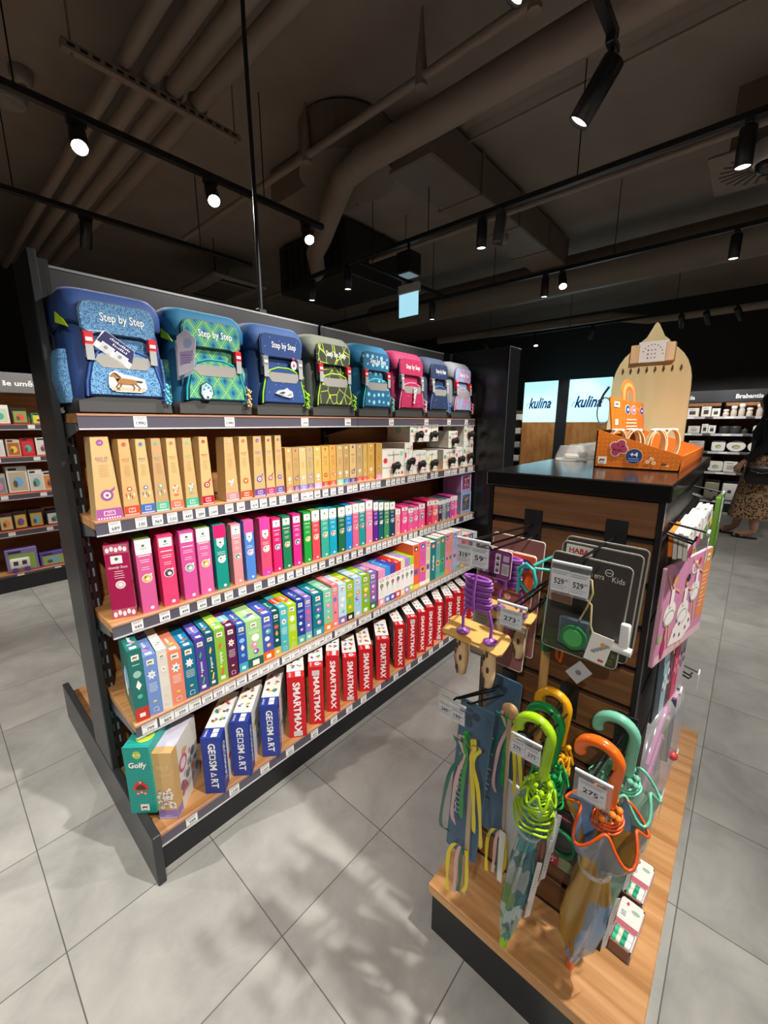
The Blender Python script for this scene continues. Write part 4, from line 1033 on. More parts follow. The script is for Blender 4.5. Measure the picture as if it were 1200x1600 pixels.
# ------------------------------------------------------------------ school backpacks on the top shelf
ZS1 = 1.377
GREYB = C('#3e3c3a', .55)
def rr3(w, d, z, r, n=5, dy=0.0):
    return [(x, y+dy, z) for x, y in rounded(w, d, r, n)]
def backpack(x, w, solid, lid, patt, piping, buckle, badge, label, tabc=None, tagk=0, charm='#6ab8d8', H=.335, zip_tab=None):
    D = .19
    t = thing('school_backpack', label, 'backpack', (x+w/2, 1.385+D/2, ZS1), 0, 'school backpacks on the top shelf')
    yb = 0.0
    m = MB()
    m.loft([rr3(w*.93, D*.90, .006, .03), rr3(w*.97, D*.95, .05, .035), rr3(w*.985, D*.97, .12, .04), rr3(w*.96, D*.93, .20, .04), rr3(w*.92, D*.86, .262, .04), rr3(w*.84, D*.76, .30, .04)], solid)
    m.build('body', t)
    yf = -D/2
    X = FR((0, yf, 0), (1, 0, 0), (0, 0, 1))
    # patterned centre panel
    MB().prism([(-w*.31, .05), (w*.31, .05), (w*.30, .17), (w*.27, .255), (-w*.27, .255), (-w*.30, .17)], .010, patt, X @ Matrix.Translation((0, 0, -.006)), .05, True).build('front_panel', t)
    # side pockets
    for s in (-1, 1):
        m = MB()
        m.loft([[(p[0]+s*w*.475, p[1], p[2]) for p in rr3(.035, D*.62, .03, .014, 4)], [(p[0]+s*w*.492, p[1], p[2]) for p in rr3(.046, D*.66, .09, .018, 4)],
                [(p[0]+s*w*.485, p[1], p[2]) for p in rr3(.038, D*.64, .15, .016, 4)], [(p[0]+s*w*.475, p[1], p[2]) for p in rr3(.034, D*.60, .17, .014, 4)]], patt)
        for i in range(4): m.tube([(s*w*(.50+.012), -D*.2+i*D*.13, .05), (s*w*(.505), -D*.19+i*D*.13, .10), (s*w*.497, -D*.2+i*D*.13, .165)], .0035, patt, 5)
        m.build('side_pocket', t)
    # moulded base with arched front
    m = MB()
    m.loft([rr3(w*.97, D*1.0, .0, .022), rr3(w*1.0, D*1.03, .012, .026), rr3(w*.99, D*1.01, .036, .03), rr3(w*.96, D*.98, .042, .03)], GREYB)
    ar = [(-w*.49, .004), (w*.49, .004), (w*.485, .034)] + [(w*(.36-.09*i), .040+.016*S(PI*(i+.5)/9)) for i in range(9)] + [(-w*.485, .034)]
    m.prism(ar, .018, GREYB, X @ Matrix.Translation((0, 0, -.004)), .02, True)
    m.build('moulded_base', t)
    # front pocket
    fp = [(-w*.40, .046), (w*.40, .046), (w*.385, .085), (w*.33, .135), (w*.24, .165), (w*.1, .176), (-w*.1, .176), (-w*.24, .165), (-w*.33, .135), (-w*.385, .085)]
    m = MB(); m.prism(fp, .030, patt, X @ Matrix.Translation((0, 0, -.005)), .09, True, solid); fpo = m.build('front_pocket', t)
    arc = [(u*.985, yf-.020, v) for u, v in fp[1:]+fp[:1]]
    MB().tube(arc, .0032, piping, 6).build('piping', fpo)
    st = [(-w*.25, .158), (w*.25, .158), (w*.285, .142), (w*.22, .124), (-w*.22, .124), (-w*.285, .142)]
    MB().prism(st, .0016, C('#b9b6b0', .25, .35), X @ Matrix.Translation((0, 0, .0245))).build('reflective_strip', fpo)
    # lid
    m = MB()
    LD = D*1.05
    def lr(k, dk, z, r, dy):
        out = []
        for x_, y_, z_ in rr3(w*k, LD*dk, z, r, 6):
            f = max(0.0, min(1.0, (abs(x_)/(w*.5)-.45)/.4))       # the sides of the lid hang higher than the front
            out.append((x_, y_+dy, z_+(.020*f if z < .27 and y_ < 0 else 0)))
        return out
    m.loft([lr(.97, .96, .222, .035, 0), lr(1.0, .985, .230, .038, -.002), lr(1.015, 1.0, .262, .042, -.003), lr(1.01, .99, .290, .044, -.001), lr(.975, .92, H-.022, .045, .003),
            lr(.90, .80, H-.007, .045, .007), lr(.74, .60, H-.001, .04, .010), lr(.4, .3, H, .03, .012)], lid)
    lo = m.build('lid', t)
    Xl = FR((0, yf-.0065, 0), (1, 0, 0), (0, 0, 1))
    fl = [(-w*.37, .222), (-w*.30, .206), (-w*.22, .214), (w*.22, .214), (w*.30, .206), (w*.37, .222), (w*.375, .268), (w*.34, .288), (w*.27, .294), (-w*.27, .294), (-w*.34, .288), (-w*.375, .268)]
    m = MB(); m.prism(fl, .011, patt, Xl, .045, False, patt)
    m.build('flap_panel', lo)
    m = MB(); m.text(Xl @ Matrix.Translation((0, 0, .0112)), 'Step by Step', .01, .256, .030, C('#f0f0ee', .5), 2, width=w*.44, bold=.012); m.build('lettering', lo)
    MB().tube([(u*.99, yf-.0135, v) for u, v in fl], .0018, C('#2f4a78' if piping is None else '#55606e', .6), 6, True).build('flap_piping', lo)
    MB().tube([(-.05, .05, H-.005), (-.045, .045, H+.006), (.045, .045, H+.006), (.05, .05, H-.005)], .006, lid, 8).build('carry_handle', t)
    # straps and buckles
    for s in (-1, 1):
        bx = s*w*.315
        m = MB(); m.box(bx-.009, yf-.014, .148, bx+.009, yf-.004, .222, C('#8c8d90', .55)); m.box(bx-.011, yf-.030, .140, bx+.007, yf-.027, .180, C('#a4a5a6', .5)); so = m.build('strap', t)
        m = MB(); m.rbox(bx-.0125, yf-.026, .172, bx+.0125, yf-.010, .213, .003, buckle)
        m.box(bx-.008, yf-.0275, .188, bx+.008, yf-.026, .198, C('#dfd9d4')); m.rbox(bx-.011, yf-.0285, .170, bx+.011, yf-.012, .179, .002, BLACK); m.build('buckle', so)
    if tabc:
        MB().prism([(-.0, 0), (.045, -.014), (.03, .006), (.004, .026)], .004, tabc, FR((-w*.515, yf+.045, .236), (.35, -.94, 0), (0, 0, 1))).build('reflector_tab', t)
    m = MB(); ch = C(charm, .5)
    for i in range(9): m.ball((w*.42+.004*S(i*2.1), yf-.030-.002*(i % 2), .085-.0065*i), .0045+.002*(i % 3 == 0), ch, 6); m.ball((w*.42+.010*Cs(i*1.7), yf-.030, .083-.0065*i), .0032, ch, 6)
    m.tube([(w*.41, yf-.02, .10), (w*.42, yf-.03, .08)], .0015, ch, 5); m.build('zipper_charm', t)
    # shoulder strap end lying behind
    m = MB(); m.tube([(-w*.46, D*.20, .05), (-w*.50, D*.16, .018), (-w*.54, D*.10, .010), (-w*.56, -D*.1, .006)], .005, C('#6c6e70', .6), 6); m.build('shoulder_strap', t)
    Xb = X @ Matrix.Translation((0, 0, .026))
    m = MB()
    if badge == 'horse':
        m.prism([(-.048, .082), (-.044, .108), (-.028, .118), (-.006, .108), (.022, .104), (.046, .098), (.050, .072), (.034, .060), (-.030, .060), (-.046, .070)], .004, C('#c9d6da', .5), Xb)
        Xc = Xb @ Matrix.Translation((0, 0, .004)); br = C('#9a6a34')
        m.rect(Xc, -.042, .063, .044, .074, C('#c8b094'), 1)
        m.poly(Xc, [(-.030, .094), (-.012, .098), (.012, .096), (.022, .094), (.024, .084), (.014, .080), (-.010, .080), (-.024, .082)], br, 2)
        m.poly(Xc, [(-.026, .088), (-.016, .098), (-.026, .108), (-.034, .112), (-.044, .102), (-.040, .099), (-.034, .101)], br, 2)
        m.poly(Xc, [(-.036, .112), (-.026, .110), (-.014, .099), (-.020, .098), (-.028, .105)], C('#4a2f1c'), 3); m.poly(Xc, [(.022, .094), (.040, .092), (.036, .087), (.024, .089)], C('#2f2018'), 3)
        for a, b, c in ((-.022, -.030, -.022), (-.016, -.020, -.030), (.010, .016, .012), (.020, .030, .026)): m.poly(Xc, [(a-.003, .084), (a+.003, .084), (b+.002, .074), (c+.0015, .065), (c-.0015, .065), (b-.002, .074)], C('#7a5028'), 3)
    elif badge == 'castle':
        m.prism([(-.040+u, v+.044) for u, v in ((0, .062), (.020, .050), (.024, .024), (.010, .004), (-.012, .004), (-.024, .022), (-.020, .050))], .004, C('#2a2420'), Xb)
        m.poly(Xb, [(-.040+u*.84, v*.9+.047) for u, v in ((0, .062), (.020, .050), (.024, .024), (.010, .004), (-.012, .004), (-.024, .022), (-.020, .050))], C('#8fc0cc'), 12)
        for u, hh in ((-.050, .022), (-.043, .034), (-.035, .028), (-.029, .018)): m.rect(Xb, u-.003, .056, u+.003, .056+hh, C('#c8ccd4'), 13); m.poly(Xb, [(u-.004, .056+hh), (u+.004, .056+hh), (u, .064+hh)], C('#2f5a8a'), 13)
        m.rect(Xb, -.054, .054, -.026, .066, C('#d8dce0'), 14); m.disc(Xb, -.040, .057, .004, C('#22303a'), 15, 8)
    elif badge == 'jet':
        m.prism([(-.046, .082), (-.030, .094), (-.006, .097), (.008, .104), (.014, .098), (.030, .092), (.034, .074), (.020, .068), (-.010, .072), (-.034, .078)], .005, C('#d0d2d6', .4), Xb)
        Xc = Xb @ Matrix.Translation((0, 0, .005)); m.poly(Xc, [(-.034, .083), (-.014, .090), (.0, .088), (-.012, .081)], C('#23303c'), 1); m.poly(Xc, [(.002, .078), (.026, .086), (.028, .078), (.012, .074)], C('#8a8f98'), 1); m.poly(Xc, [(-.044, .081), (-.02, .076), (.01, .072), (-.02, .079)], C('#5a616c'), 1)
    elif badge == 'leaf':
        for i in range(7): m.ball((.018-.003*i, yf-.034, .142-.011*i), .007, C('#e8d8d4', .5), 6, (1.3, .4, .8)); m.ball((.002+.003*(i % 2), yf-.033, .150-.011*i), .006, C('#f0e6e2', .5), 6, (1.2, .4, .8))
    if m.v: m.build('badge', fpo)
    if tagk == 1:
        m = MB(); Xt = FR((-w*.17, yf-.030, .222), (.82, 0, -.57), (.57, -.1, .82))
        m.prism([(0, 0), (.098, 0), (.098, .012), (.085, .052), (.004, .052), (0, .048)], .0012, C('#e9e6ea', .4), Xt @ Matrix.Translation((0, -.052, 0)))
        Xu = Xt @ Matrix.Translation((0, -.052, .0012)); m.poly(Xu, [(.001, .018), (.097, .018), (.084, .051), (.004, .051)], C('#2c2f62'), 1)
        scribble(m, Xu, .05, .043, .055, .006, C('#e6e4f0')); scribble(m, Xu, .055, .033, .04, .006, C('#e6e4f0'))
        for a in (.012, .050): m.rect(Xu, a, .003, a+.034, .024, WHITE, 2); m.rect(Xu, a+.002, .005, a+.032, .022, C('#cfd0d6'), 3); m.disc(Xu, a+.014, .014, .005, C('#8a8fa0'), 4, 8)
        m.tube([tuple(Xt @ Vector((.004, -.004, 0))), (-w*.31, yf-.028, .215)], .001, WHITE, 4); m.build('hang_tag', t)
    if tagk == 2:
        for k in (0, 1):
            m = MB(); Xt = FR((-w*.46-.006*k, yf-.006-.028*k, .105+.01*k), (.55, -.83, .0), (.02, -.05, 1))
            m.prism([(0, 0), (.052, .018), (.062, .105), (.030, .135), (0, .115)], .0012, C('#d9d2e0' if k else '#c8d4dc', .4), Xt)
            Xu = Xt @ Matrix.Translation((0, 0, .0012)); m.poly(Xu, [(.006, .03), (.048, .045), (.052, .075), (.008, .07)], C('#b0a0c8'), 1); m.disc(Xu, .035, .095, .014, C('#a8b8d8'), 1); lines(m, Xu, .01, .045, .060, 4, .007, C('#7a6a9a'), .0014, .2, 2)
            m.build('hang_tag', t)
    if tagk == 3:
        m = MB(); Xt = FR((w*.20, yf-.020, .19), (1, 0, 0), (0, 0, 1)); m.prism(ell(.013, .017, 16), .002, C('#dfe2e6', .4), Xt); m.disc(Xt, 0, 0, .006, C('#c84a5a'), 7, 8); m.ball((w*.19, yf-.020, .212), .007, C('#d83a5c', .4), 8); m.build('hang_tag', t)
    return t
RED = C('#c9202c', .35)
GREYBK = C('#8a8b8c', .4)
def fab(h): return C(h, .72)
B_SPECK = speckle('speckled_blue_cloth', '#6fa6cc', '#264f86', 420, .47, .56)
B_OGEE = ogee('teal_diamond_cloth', [(0, '#0f4460'), (.20, '#126f92'), (.40, '#1f9a9c'), (.55, '#0f6a78'), (.66, '#7fb45c'), (.76, '#1f8f80'), (.92, '#8fbc66')], 37, 27)
B_STAR = dots('starry_blue_cloth', '#1b3f7c', '#7fa8dc', 60, .10, 1.0)
B_CELL = cells('lime_cracked_cloth', '#b4cc3c', '#34382c', 26, .017)
B_DOT = dots('dotted_blue_cloth', '#10608c', '#8fd8e0', 30, .26, .25)
B_PINK = dots('sparkle_magenta_cloth', '#ae1850', '#f2a8c0', 46, .10, 1.0)
B_NAVY = dots('sparkle_navy_cloth', '#1f3054', '#5f86c8', 50, .14, 1.0)
B_PAST = speckle('pastel_cloud_cloth', '#7fa8c4', '#b478a4', 26, .42, .58)
backpack(.302, .250, fab('#27447f'), fab('#2a4987'), B_SPECK, fab('#35599f'), RED, 'horse', 'light blue speckled school backpack with horse patch, leftmost on the top shelf', C('#b6d82a', .4), 1, '#5ab0d8')
backpack(.566, .262, fab('#1a6488'), fab('#16688f'), B_OGEE, fab('#1fa0a0'), RED, 'castle', 'teal and green diamond patterned school backpack with castle patch', C('#9ad02a', .4), 2, '#e8b87a')
backpack(.842, .244, fab('#29497e'), fab('#2d538c'), B_STAR, fab('#96d82a'), GREYBK, 'jet', 'blue school backpack with grey buckles and silver jet patch', None, 3, '#8fd82a')
backpack(1.100, .250, fab('#54594f'), fab('#6d7264'), B_CELL, fab('#a8cc3c'), RED, None, 'grey green school backpack with lime cracked pattern', None, 0, '#9ad02a')
backpack(1.368, .246, fab('#126c9a'), fab('#14709c'), B_DOT, fab('#3fd0c0'), RED, None, 'bright blue school backpack with pale dots', None, 0, '#5fc8b0')
backpack(1.628, .262, fab('#a82456'), fab('#ad2659'), B_PINK, fab('#f29ab4'), GREYBK, 'leaf', 'magenta school backpack, only pink one on the top shelf', None, 0, '#e8c0c4')
backpack(1.904, .222, fab('#36455f'), fab('#3d4c66'), B_NAVY, fab('#3f7ac8'), GREYBK, None, 'slate navy school backpack between the magenta and the grey one', None, 0, '#3a70c0')
backpack(2.150, .240, fab('#7c8086'), fab('#84888d'), B_PAST, fab('#e894a8'), RED, None, 'grey school backpack with pastel cloud pattern, rightmost on the top shelf', None, 0, '#e8808c')
# ------------------------------------------------------------------ display island with slatted front
IX0, IX1, IY0, IY1, IZ = .858, 1.655, .098, .436, 1.245
isl = thing('display_island', 'dark display island with brown slatted front, black top and oak base', 'display stand', (1.25, .25, 0))
def ip(mb, name, parent=isl):
    o = mb.build(name, parent)
    if parent is isl: o.location = (-1.25, -.25, 0)
    return o
ip(MB().box(.722, .006, 0, 1.85, .470, .128, BLACK), 'plinth')
ip(MB().rbox(.714, -.002, .128, 1.858, .478, .160, .002, OAKY), 'oak_deck')
m = MB(); m.box(IX0+.014, IY0+.010, .16, IX1, IY1-.010, IZ-.03, C('#121212', .6)); ip(m, 'core')
m = MB()
for y in (IY0, IY1-.009): m.box(IX0-.001, y, .16, IX0+.016, y+.009, IZ-.03, C('#202123', .3, .3))
ip(m, 'corner_profile')
GAPS = [1.137, 1.0515, .965, .8765, .790, .703, .616, .529, .442, .355, .268, .181]
zt = IZ-.034
for g in GAPS+[.161]:
    if zt-g-.007 > .01: ip(MB().rbox(IX0, IY0+.010, g+.0065, IX0+.014, IY1-.010, zt, .0015, WALNUT), 'slat')
    zt = g-.0065
for y in (IY0+.003, IY1-.010):
    zt = IZ-.034
    for g in GAPS[::2]:
        zb = g+.005; ip(MB().box(IX0+.02, y, zb, IX1-.01, y+.007, zt, C('#0e0e0e', .5)), 'side_slat'); zt = g-.005
TOPM = C('#1a1918', .16, 0, .6)
ip(MB().rbox(IX0-.008, IY0-.008, IZ-.032, IX1, IY1+.006, IZ, .0025, TOPM), 'top_board')

def hook(label, x1, y, z, z1, tags, w=.052, h=.046, double=True, face_y=False, x0=IX0, plate=True):
    """wire display hook with a price holder on its end; sticks out towards -x, or -y for the side ones"""
    t = thing('display_hook', label, 'display hook', (0, 0, 0), 0, 'wire hooks on the display island')
    if plate and not face_y: MB().rbox(x0-.004, y-.019, z-.03, x0+.001, y+.019, z+.05, .001, BLACK).build('back_plate', t)
    m = MB()
    if not face_y:
        m.tube([(x0, y, z+.016), (x1+.01, y, z1+.004), (x1, y, z1+.004)], .0022, WIRE, 6)
        if double:
            for s in (-.012, .012): m.tube([(x0, y+s, z-.004), (x1+.045, y+s, z1-.022), (x1+.036, y+s, z1-.014)], .0022, WIRE, 6)
        m.build('prong', t)
        X = WEST(x1-.001, y, z1)
    else:
        m.tube([(y, x0, z+.016), (y, x1, z1+.004)], .0022, WIRE, 6)
        if double:
            for s in (-.010, .010): m.tube([(y+s, x0, z-.004), (y+s, x1+.018, z1-.018), (y+s, x1+.014, z1-.008)], .0022, WIRE, 6)
        m.build('prong', t)
        X = FRONT(y, x1-.001, z1)
    m = MB(); m.prism([(-w/2, -h), (w/2, -h), (w/2, .006), (-w/2, .006)], .0012, CLEAR, X)
    m.tube([tuple(X @ Vector((-w/2, .004, 0))), tuple(X @ Vector((w/2, .004, 0)))], .0028, C('#c4c8cc', .2), 6)
    ho = m.build('price_holder', t)
    n = len(tags); cw = w/n
    for i, s in enumerate(tags):
        m = MB(); Xp = X @ Matrix.Translation((-w/2+cw*(i+.5), -h*.52, .0016+.0012*i))
        m.prism(rounded(cw*.96 if n > 1 else w*.74, h*.78, .001, 2), .0004, C('#d9dade', .6), Xp)
        Xq = Xp @ Matrix.Translation((0, 0, .0004)); cc = cw*.96 if n > 1 else w*.74
        for j in range(2): m.rect(Xq, -cc*.45, h*(.30-.07*j), cc*(.44-.1*j), h*(.33-.07*j), GREYT)
        m.text(Xq, s, -cc*.04, -h*.02, h*.28, INK, 2, width=cc*.55, bold=.015); m.text(Xq, '00', cc*.36, h*.05, h*.11, INK, 2)
        for j in range(2): m.rect(Xq, -cc*.45, h*(-.20-.08*j), cc*(.40-.15*j), h*(-.18-.08*j), GREYT)
        m.build('price_card', ho)
    return t
hook('wire hook with 319 and 59 price cards, top left of the slatted front', .60, .330, 1.118, 1.152, ['319', '59'], .062, .044)
hook('wire hook with two 529 price cards, top right of the slatted front', .60, .170, 1.120, 1.146, ['529', '529'], .054, .044)
hook('wire hook with a single 273 price card', .60, .254, 1.040, 1.058, ['273'], .050, .038, True, False, IX0, False)
hook('wire hook with 249 and 199 price cards, lowest on the left', .60, .358, .720, .828, ['249', '199'], .058, .036)
hook('wire hook with two 275 price cards in front of the green umbrellas', .625, .222, .748, .806, ['275', '275'], .054, .036)
hook('wire hook with one 275 price card in front of the orange umbrella', .61, .110, .729, .812, ['275'], .054, .042)

def card(name, label, cat, X, w, h, draw, col='#c9b9b4', r=.006, t=.0025, group=None, edge=None):
    m = MB(); m.prism(rounded(w, h, r, 4), t, C(col, .4), X, 0, False, C(edge, .4) if edge else None)
    X2 = X @ Matrix.Translation((0, 0, t)); draw(m, X2, w, h)
    return tag(m.build(name), label, cat, group)
# hook one: big rosy cards, an orange pack, skipping ropes
def rosy(m, X, w, h):
    m.poly(X, rounded(w*.97, h*.985, .004, 3), C('#8f5a58', .45), 1)
    m.poly(X, [(w*.18, h*.22), (w*.36, h*.27), (w*.24, h*.16)], C('#c8a49c'), 2); m.poly(X, [(w*.195, h*.222), (w*.34, h*.258), (w*.24, h*.175)], C('#8f5a58', .45), 3)
    m.disc(X, w*.10, h*.12, w*.06, C('#d8b8a8'), 2, 8); m.rect(X, -w*.1, h*.085, w*.08, h*.092, C('#c8a49c'), 2)
    m.poly(X, rounded(w*.24, h*.14, .004, 3, -w*.34, h*.03), C('#e6ddd6'), 2); m.rect(X, -w*.41, h*.0, -w*.27, h*.05, C('#2a2428'), 3)
    m.rect(X, -w*.47, -h*.48, -w*.16, -h*.06, C('#b8b2a4'), 2); lines(m, X, -w*.44, -w*.2, -h*.12, 3, h*.03, C('#77706a'), .0014, .2, 3)
card('activity_card', 'big rosy brown hanging card with pale edge, rear of the two behind the purple ropes', 'card', FR((.832, .352, .975), (-.03, -1, -.03), (0, -.03, 1)), .118, .27, rosy, '#ded2c8')
card('activity_card', 'big rosy brown hanging card with pale edge, front one behind the purple ropes', 'card', FR((.772, .352, .965), (.06, -1, -.05), (0, -.05, 1)), .122, .262, rosy, '#ded2c8')
def orangep(m, X, w, h):
    m.poly(X, rounded(w*.96, h*.97, .003, 3), C('#e2571c', .4), 1); m.disc(X, w*.26, h*.26, w*.15, C('#5a2a6a'), 2); m.text(X, '4-8', w*.26, h*.26, .006, C('#e8d8c8'), 3)
    m.poly(X, rounded(w*.7, h*.34, .003, 3, 0, -h*.2), C('#f0721f', .4), 2)
card('toy_pack_card', 'small orange hanging card beside the purple barcode card', 'card', FR((.742, .314, 1.062), (.08, -1, -.05), (0, -.04, 1)), .078, .082, orangep, '#f0c8a8')
def purplep(m, X, w, h):
    m.poly(X, rounded(w*.97, h*.97, .003, 3), C('#7a3566', .4), 1); m.rect(X, w*.0, -h*.32, w*.16, h*.36, C('#d8d4d6'), 2)
    for i in range(9): m.rect(X, w*.03, h*(.30-.07*i), w*.13, h*(.30-.07*i)+.001+.0012*(i % 3), INK, 3)
    m.rect(X, w*.22, -h*.32, w*.44, h*.06, C('#cfc9c4'), 2)
    for i in range(10): m.rect(X, w*(.24+.018*i), -h*.28, w*(.247+.018*i), h*.02, INK, 3)
    m.rect(X, w*.24, h*.14, w*.42, h*.34, C('#b9a6c8'), 2); m.poly(X, rounded(w*.26, h*.12, .002, 2, -w*.05, -h*.40), C('#2a2026'), 2); m.disc(X, -w*.32, -h*.30, w*.06, C('#efe6ea'), 2, 8)
card('toy_pack_card', 'purple hanging card with white barcode labels above the purple ropes', 'card', FR((.672, .322, 1.098), (.10, -1, -.06), (0, -.04, 1)), .060, .056, purplep, '#d8b8c8')
PURP = C('#8a4a9e', .4)
LEAF = C('#4a3222', .6)
def ropes(x, y, z, ly, label, both=True, sc=1.0):
    t = thing('skipping_rope', label, 'skipping rope', (x, y, z), .10)
    m = MB()
    m.prism([(-.060*sc, -.026), (.048*sc, -.028), (.056*sc, -.021), (.058*sc, .020), (.050*sc, .028), (-.056*sc, .030), (-.063*sc, .022), (-.066*sc, -.020)], .004, C('#c8984f', .5), FR((0, 0, -.002), (0, -1, -.10), (1, 0, .28)))
    m.build('holder_board', t)
    hd = ((-.028, .006), (.030, .016)) if both else ((-.02, .0), (.028, .01))
    for i, (dy, dx) in enumerate(hd):
        q = FR((-dx, -dy, 0), (0, -1, 0), (1, 0, 0))
        m = MB(); X4 = Matrix.Translation((-dx, -dy, 0))
        m.lathe([(.004, -.088), (.009, -.084), (.0125, -.062), (.013, -.04), (.0105, -.012), (.010, .0)], BEECH, 16, X4)
        for k in range(9):
            a = 2.6+.5*S(k*1.9); zz = -.075+.0075*k; rr_ = .0127 if -.07 < zz < -.03 else .0117
            m.poly(FR((-dx+rr_*1.02*Cs(a), -dy+rr_*1.02*S(a), zz), (-S(a), Cs(a), 0), (0, 0, 1)), ell(.0032, .0068, 8, .0035*(-1)**k), LEAF, 1)
        ho = m.build('wooden_handle', t)
        MB().lathe([(.001, .004), (.013, .003), (.0135, .006), (.006, .010), (.003, .012)], PURP, 16, X4).build('rope_stopper', ho)
        MB().tube([(-dx, -dy, .008), (-dx+.001, -dy*1.05, .035), (-dx+.004, -dy*.75, .062)], .0030, PURP, 8).build('rope_end', ho)
    m = MB()
    for k in range(11):
        zz = .062+.0056*k; yy = -.002*S(k)
        m.tube([(-.012+.0048*Cs(a)+(.003 if k % 2 else 0), yy+.0245*S(a), zz+.0022*S(a+1)) for a in [2*PI*j/18 for j in range(18)]], .0031, PURP, 7, True)
    m.tube([(-.028, 0, .060), (-.030, 0, .095), (-.022, 0, .128)], .0028, PURP, 6)
    m.build('rope_coil', t)
    return t
ropes(.645, .336, .958, 0, 'purple coiled skipping rope with leaf-printed wooden handles, front one')
ropes(.742, .322, .975, 0, 'purple coiled skipping rope on a wooden board, partly hidden behind the front one', False, .9)
t = thing('lanyard_cord', 'turquoise looped cord hanging beside the 273 price card', 'cord')
TEAL = C('#27a59c', .4)
m = MB()
m.tube([(.70, .268, 1.045), (.69, .283, 1.07), (.69, .286, 1.092), (.69, .272, 1.104), (.69, .258, 1.095), (.69, .252, 1.072), (.69, .262, 1.045)], .0032, TEAL, 7)
m.tube([(.69, .284, 1.045), (.685, .282, 1.075), (.69, .276, 1.097), (.70, .262, 1.095), (.72, .23, 1.092), (.74, .20, 1.09)], .0028, TEAL, 7)
m.tube([(.70, .262, 1.10), (.72, .244, 1.112), (.73, .228, 1.122), (.72, .222, 1.126), (.71, .228, 1.118)], .0028, TEAL, 7)
m.build('cord', t)
t = thing('garden_broom', 'child garden tool with green hanging cap and long wooden stick', 'garden tool', (.835, .272, 0))
GRN = C('#0f6a42', .35)
MB().tube([(0, 0, .30), (0, 0, .885)], .0095, C('#b98f52', .5), 12).build('wooden_stick', t)
m = MB(); m.lathe([(.0115, .87), (.0125, .89), (.0125, .975), (.010, .985)], GRN, 14); m.tube([(.0, .008*Cs(a), .990+.008*S(a)) for a in [2*PI*i/14 for i in range(14)]], .003, C('#1a9a72', .35), 6, True); m.build('hanging_cap', t)
m = MB(); OR = C('#e8641c', .4)
m.tube([(-.01, -.022, .975), (-.012, -.025, .93), (-.014, -.028, .87), (-.015, -.036, .862), (-.013, -.040, .90), (-.012, -.033, .96), (-.01, -.024, .975)], .0032, OR, 6); m.build('orange_strap', t)
# hook two: black explorer cards
def terra(full):
    def f(m, X, w, h):
        bk = C('#3c3733', .4)
        m.poly(X, rounded(w*.965, h*.975, .006, 4), bk, 1)
        for i in range(16): m.rect(X, -w*.47+w*.1*random.random(), h*(-.28+.045*i), w*(.1+.36*random.random()), h*(-.276+.045*i), C('#4a4540', .4), 2)
        m.poly(X, rounded(w*.94, h*.20, .006, 4, 0, -h*.375), C('#3a4426', .5), 2)
        for i in range(18): m.disc(X, w*(-.44+.88*random.random()), h*(-.45+.13*random.random()), .0035, C(random.choice(['#4f5f2c', '#2f3a1c', '#5f6a3a'])), 3, 6)
        if full is None: m.rect(X, -w*.44, h*.38, -w*.10, h*.475, C('#d8d4cc'), 2); m.text(X, 'HABA', -w*.27, h*.425, .013, C('#b01f2c'), 3, width=w*.26, bold=.03)
        if not full: return
        m.text(X, 'Terra', w*.10, h*.355, .0135, C('#d8d2c6'), 3, width=.020); m.text(X, 'Kids', w*.35, h*.355, .0135, C('#d8d2c6'), 3, width=.018)
        m.disc(X, w*.23, h*.405, .0062, C('#d8d2c6'), 2, 12); m.disc(X, w*.23, h*.405, .0050, bk, 3, 12); m.rect(X, w*.20, h*.402, w*.26, h*.408, C('#d8d2c6'), 4)
        m.rect(X, -w*.47, h*.0, -w*.16, h*.30, C('#cfc0a8'), 2); m.rect(X, -w*.46, h*.006, -w*.17, h*.294, C('#9a7a62'), 3)
        m.poly(X, ell(w*.09, h*.035, 12, -w*.27, h*.12), C('#6a5a50'), 4); m.poly(X, [(-w*.42, h*.16), (-w*.36, h*.26), (-w*.32, h*.24), (-w*.34, h*.16)], C('#20242c'), 4); m.disc(X, -w*.22, h*.08, w*.03, C('#a8602a'), 4, 7)
        m.poly(X, [(-w*.22, -h*.34), (-w*.18, -h*.10), (w*.14, -h*.08), (w*.18, -h*.32)], C('#39434c', .35), 3); m.disc(X, 0, -h*.245, w*.20, C('#2f6a3a', .35), 4, 24); m.disc(X, 0, -h*.245, w*.155, C('#3f8a48', .35), 5, 24); m.rect(X, -w*.035, -h*.36, w*.035, -h*.25, C('#3a1a18'), 6)
        m.rect(X, -w*.10, -h*.24, -w*.02, -h*.232, C('#e0e0d8'), 6); m.rect(X, -w*.065, -h*.26, -w*.055, -h*.21, C('#e0e0d8'), 6)
        m.poly(X, [(w*(.0+.12*Cs(a)), h*(-.42+.10*S(a))) for a in [PI*i/10 for i in range(11)]], C('#b8934a'), 6); m.poly(X, [(w*(.0+.10*Cs(a)), h*(-.42+.085*S(a))) for a in [PI*i/10 for i in range(11)]], C('#23282c'), 7)
    return f
EDG = '#a8a49c'
card('explorer_card', 'black explorer tool card hanging rearmost, showing a grassy lower corner', 'card', FR((.79, .172, 1.040), (.05, -1, -.03), (0, -.03, 1)), .135, .205, terra(False), EDG, .010, .002, None, EDG)
card('explorer_card', 'black explorer tool card in the middle, with a red and white header', 'card', FR((.752, .170, 1.042), (.05, -1, -.04), (0, -.03, 1)), .128, .200, terra(None), EDG, .010, .002, None, EDG)
t = tag(card('explorer_card', 'black explorer tool card in front, with a white round mark, lettering and a green compass', 'card', FR((.700, .172, 1.045), (.06, -1, -.06), (0, -.04, 1)), .122, .180, terra(True), EDG, .010, .002, None, EDG), None, None)
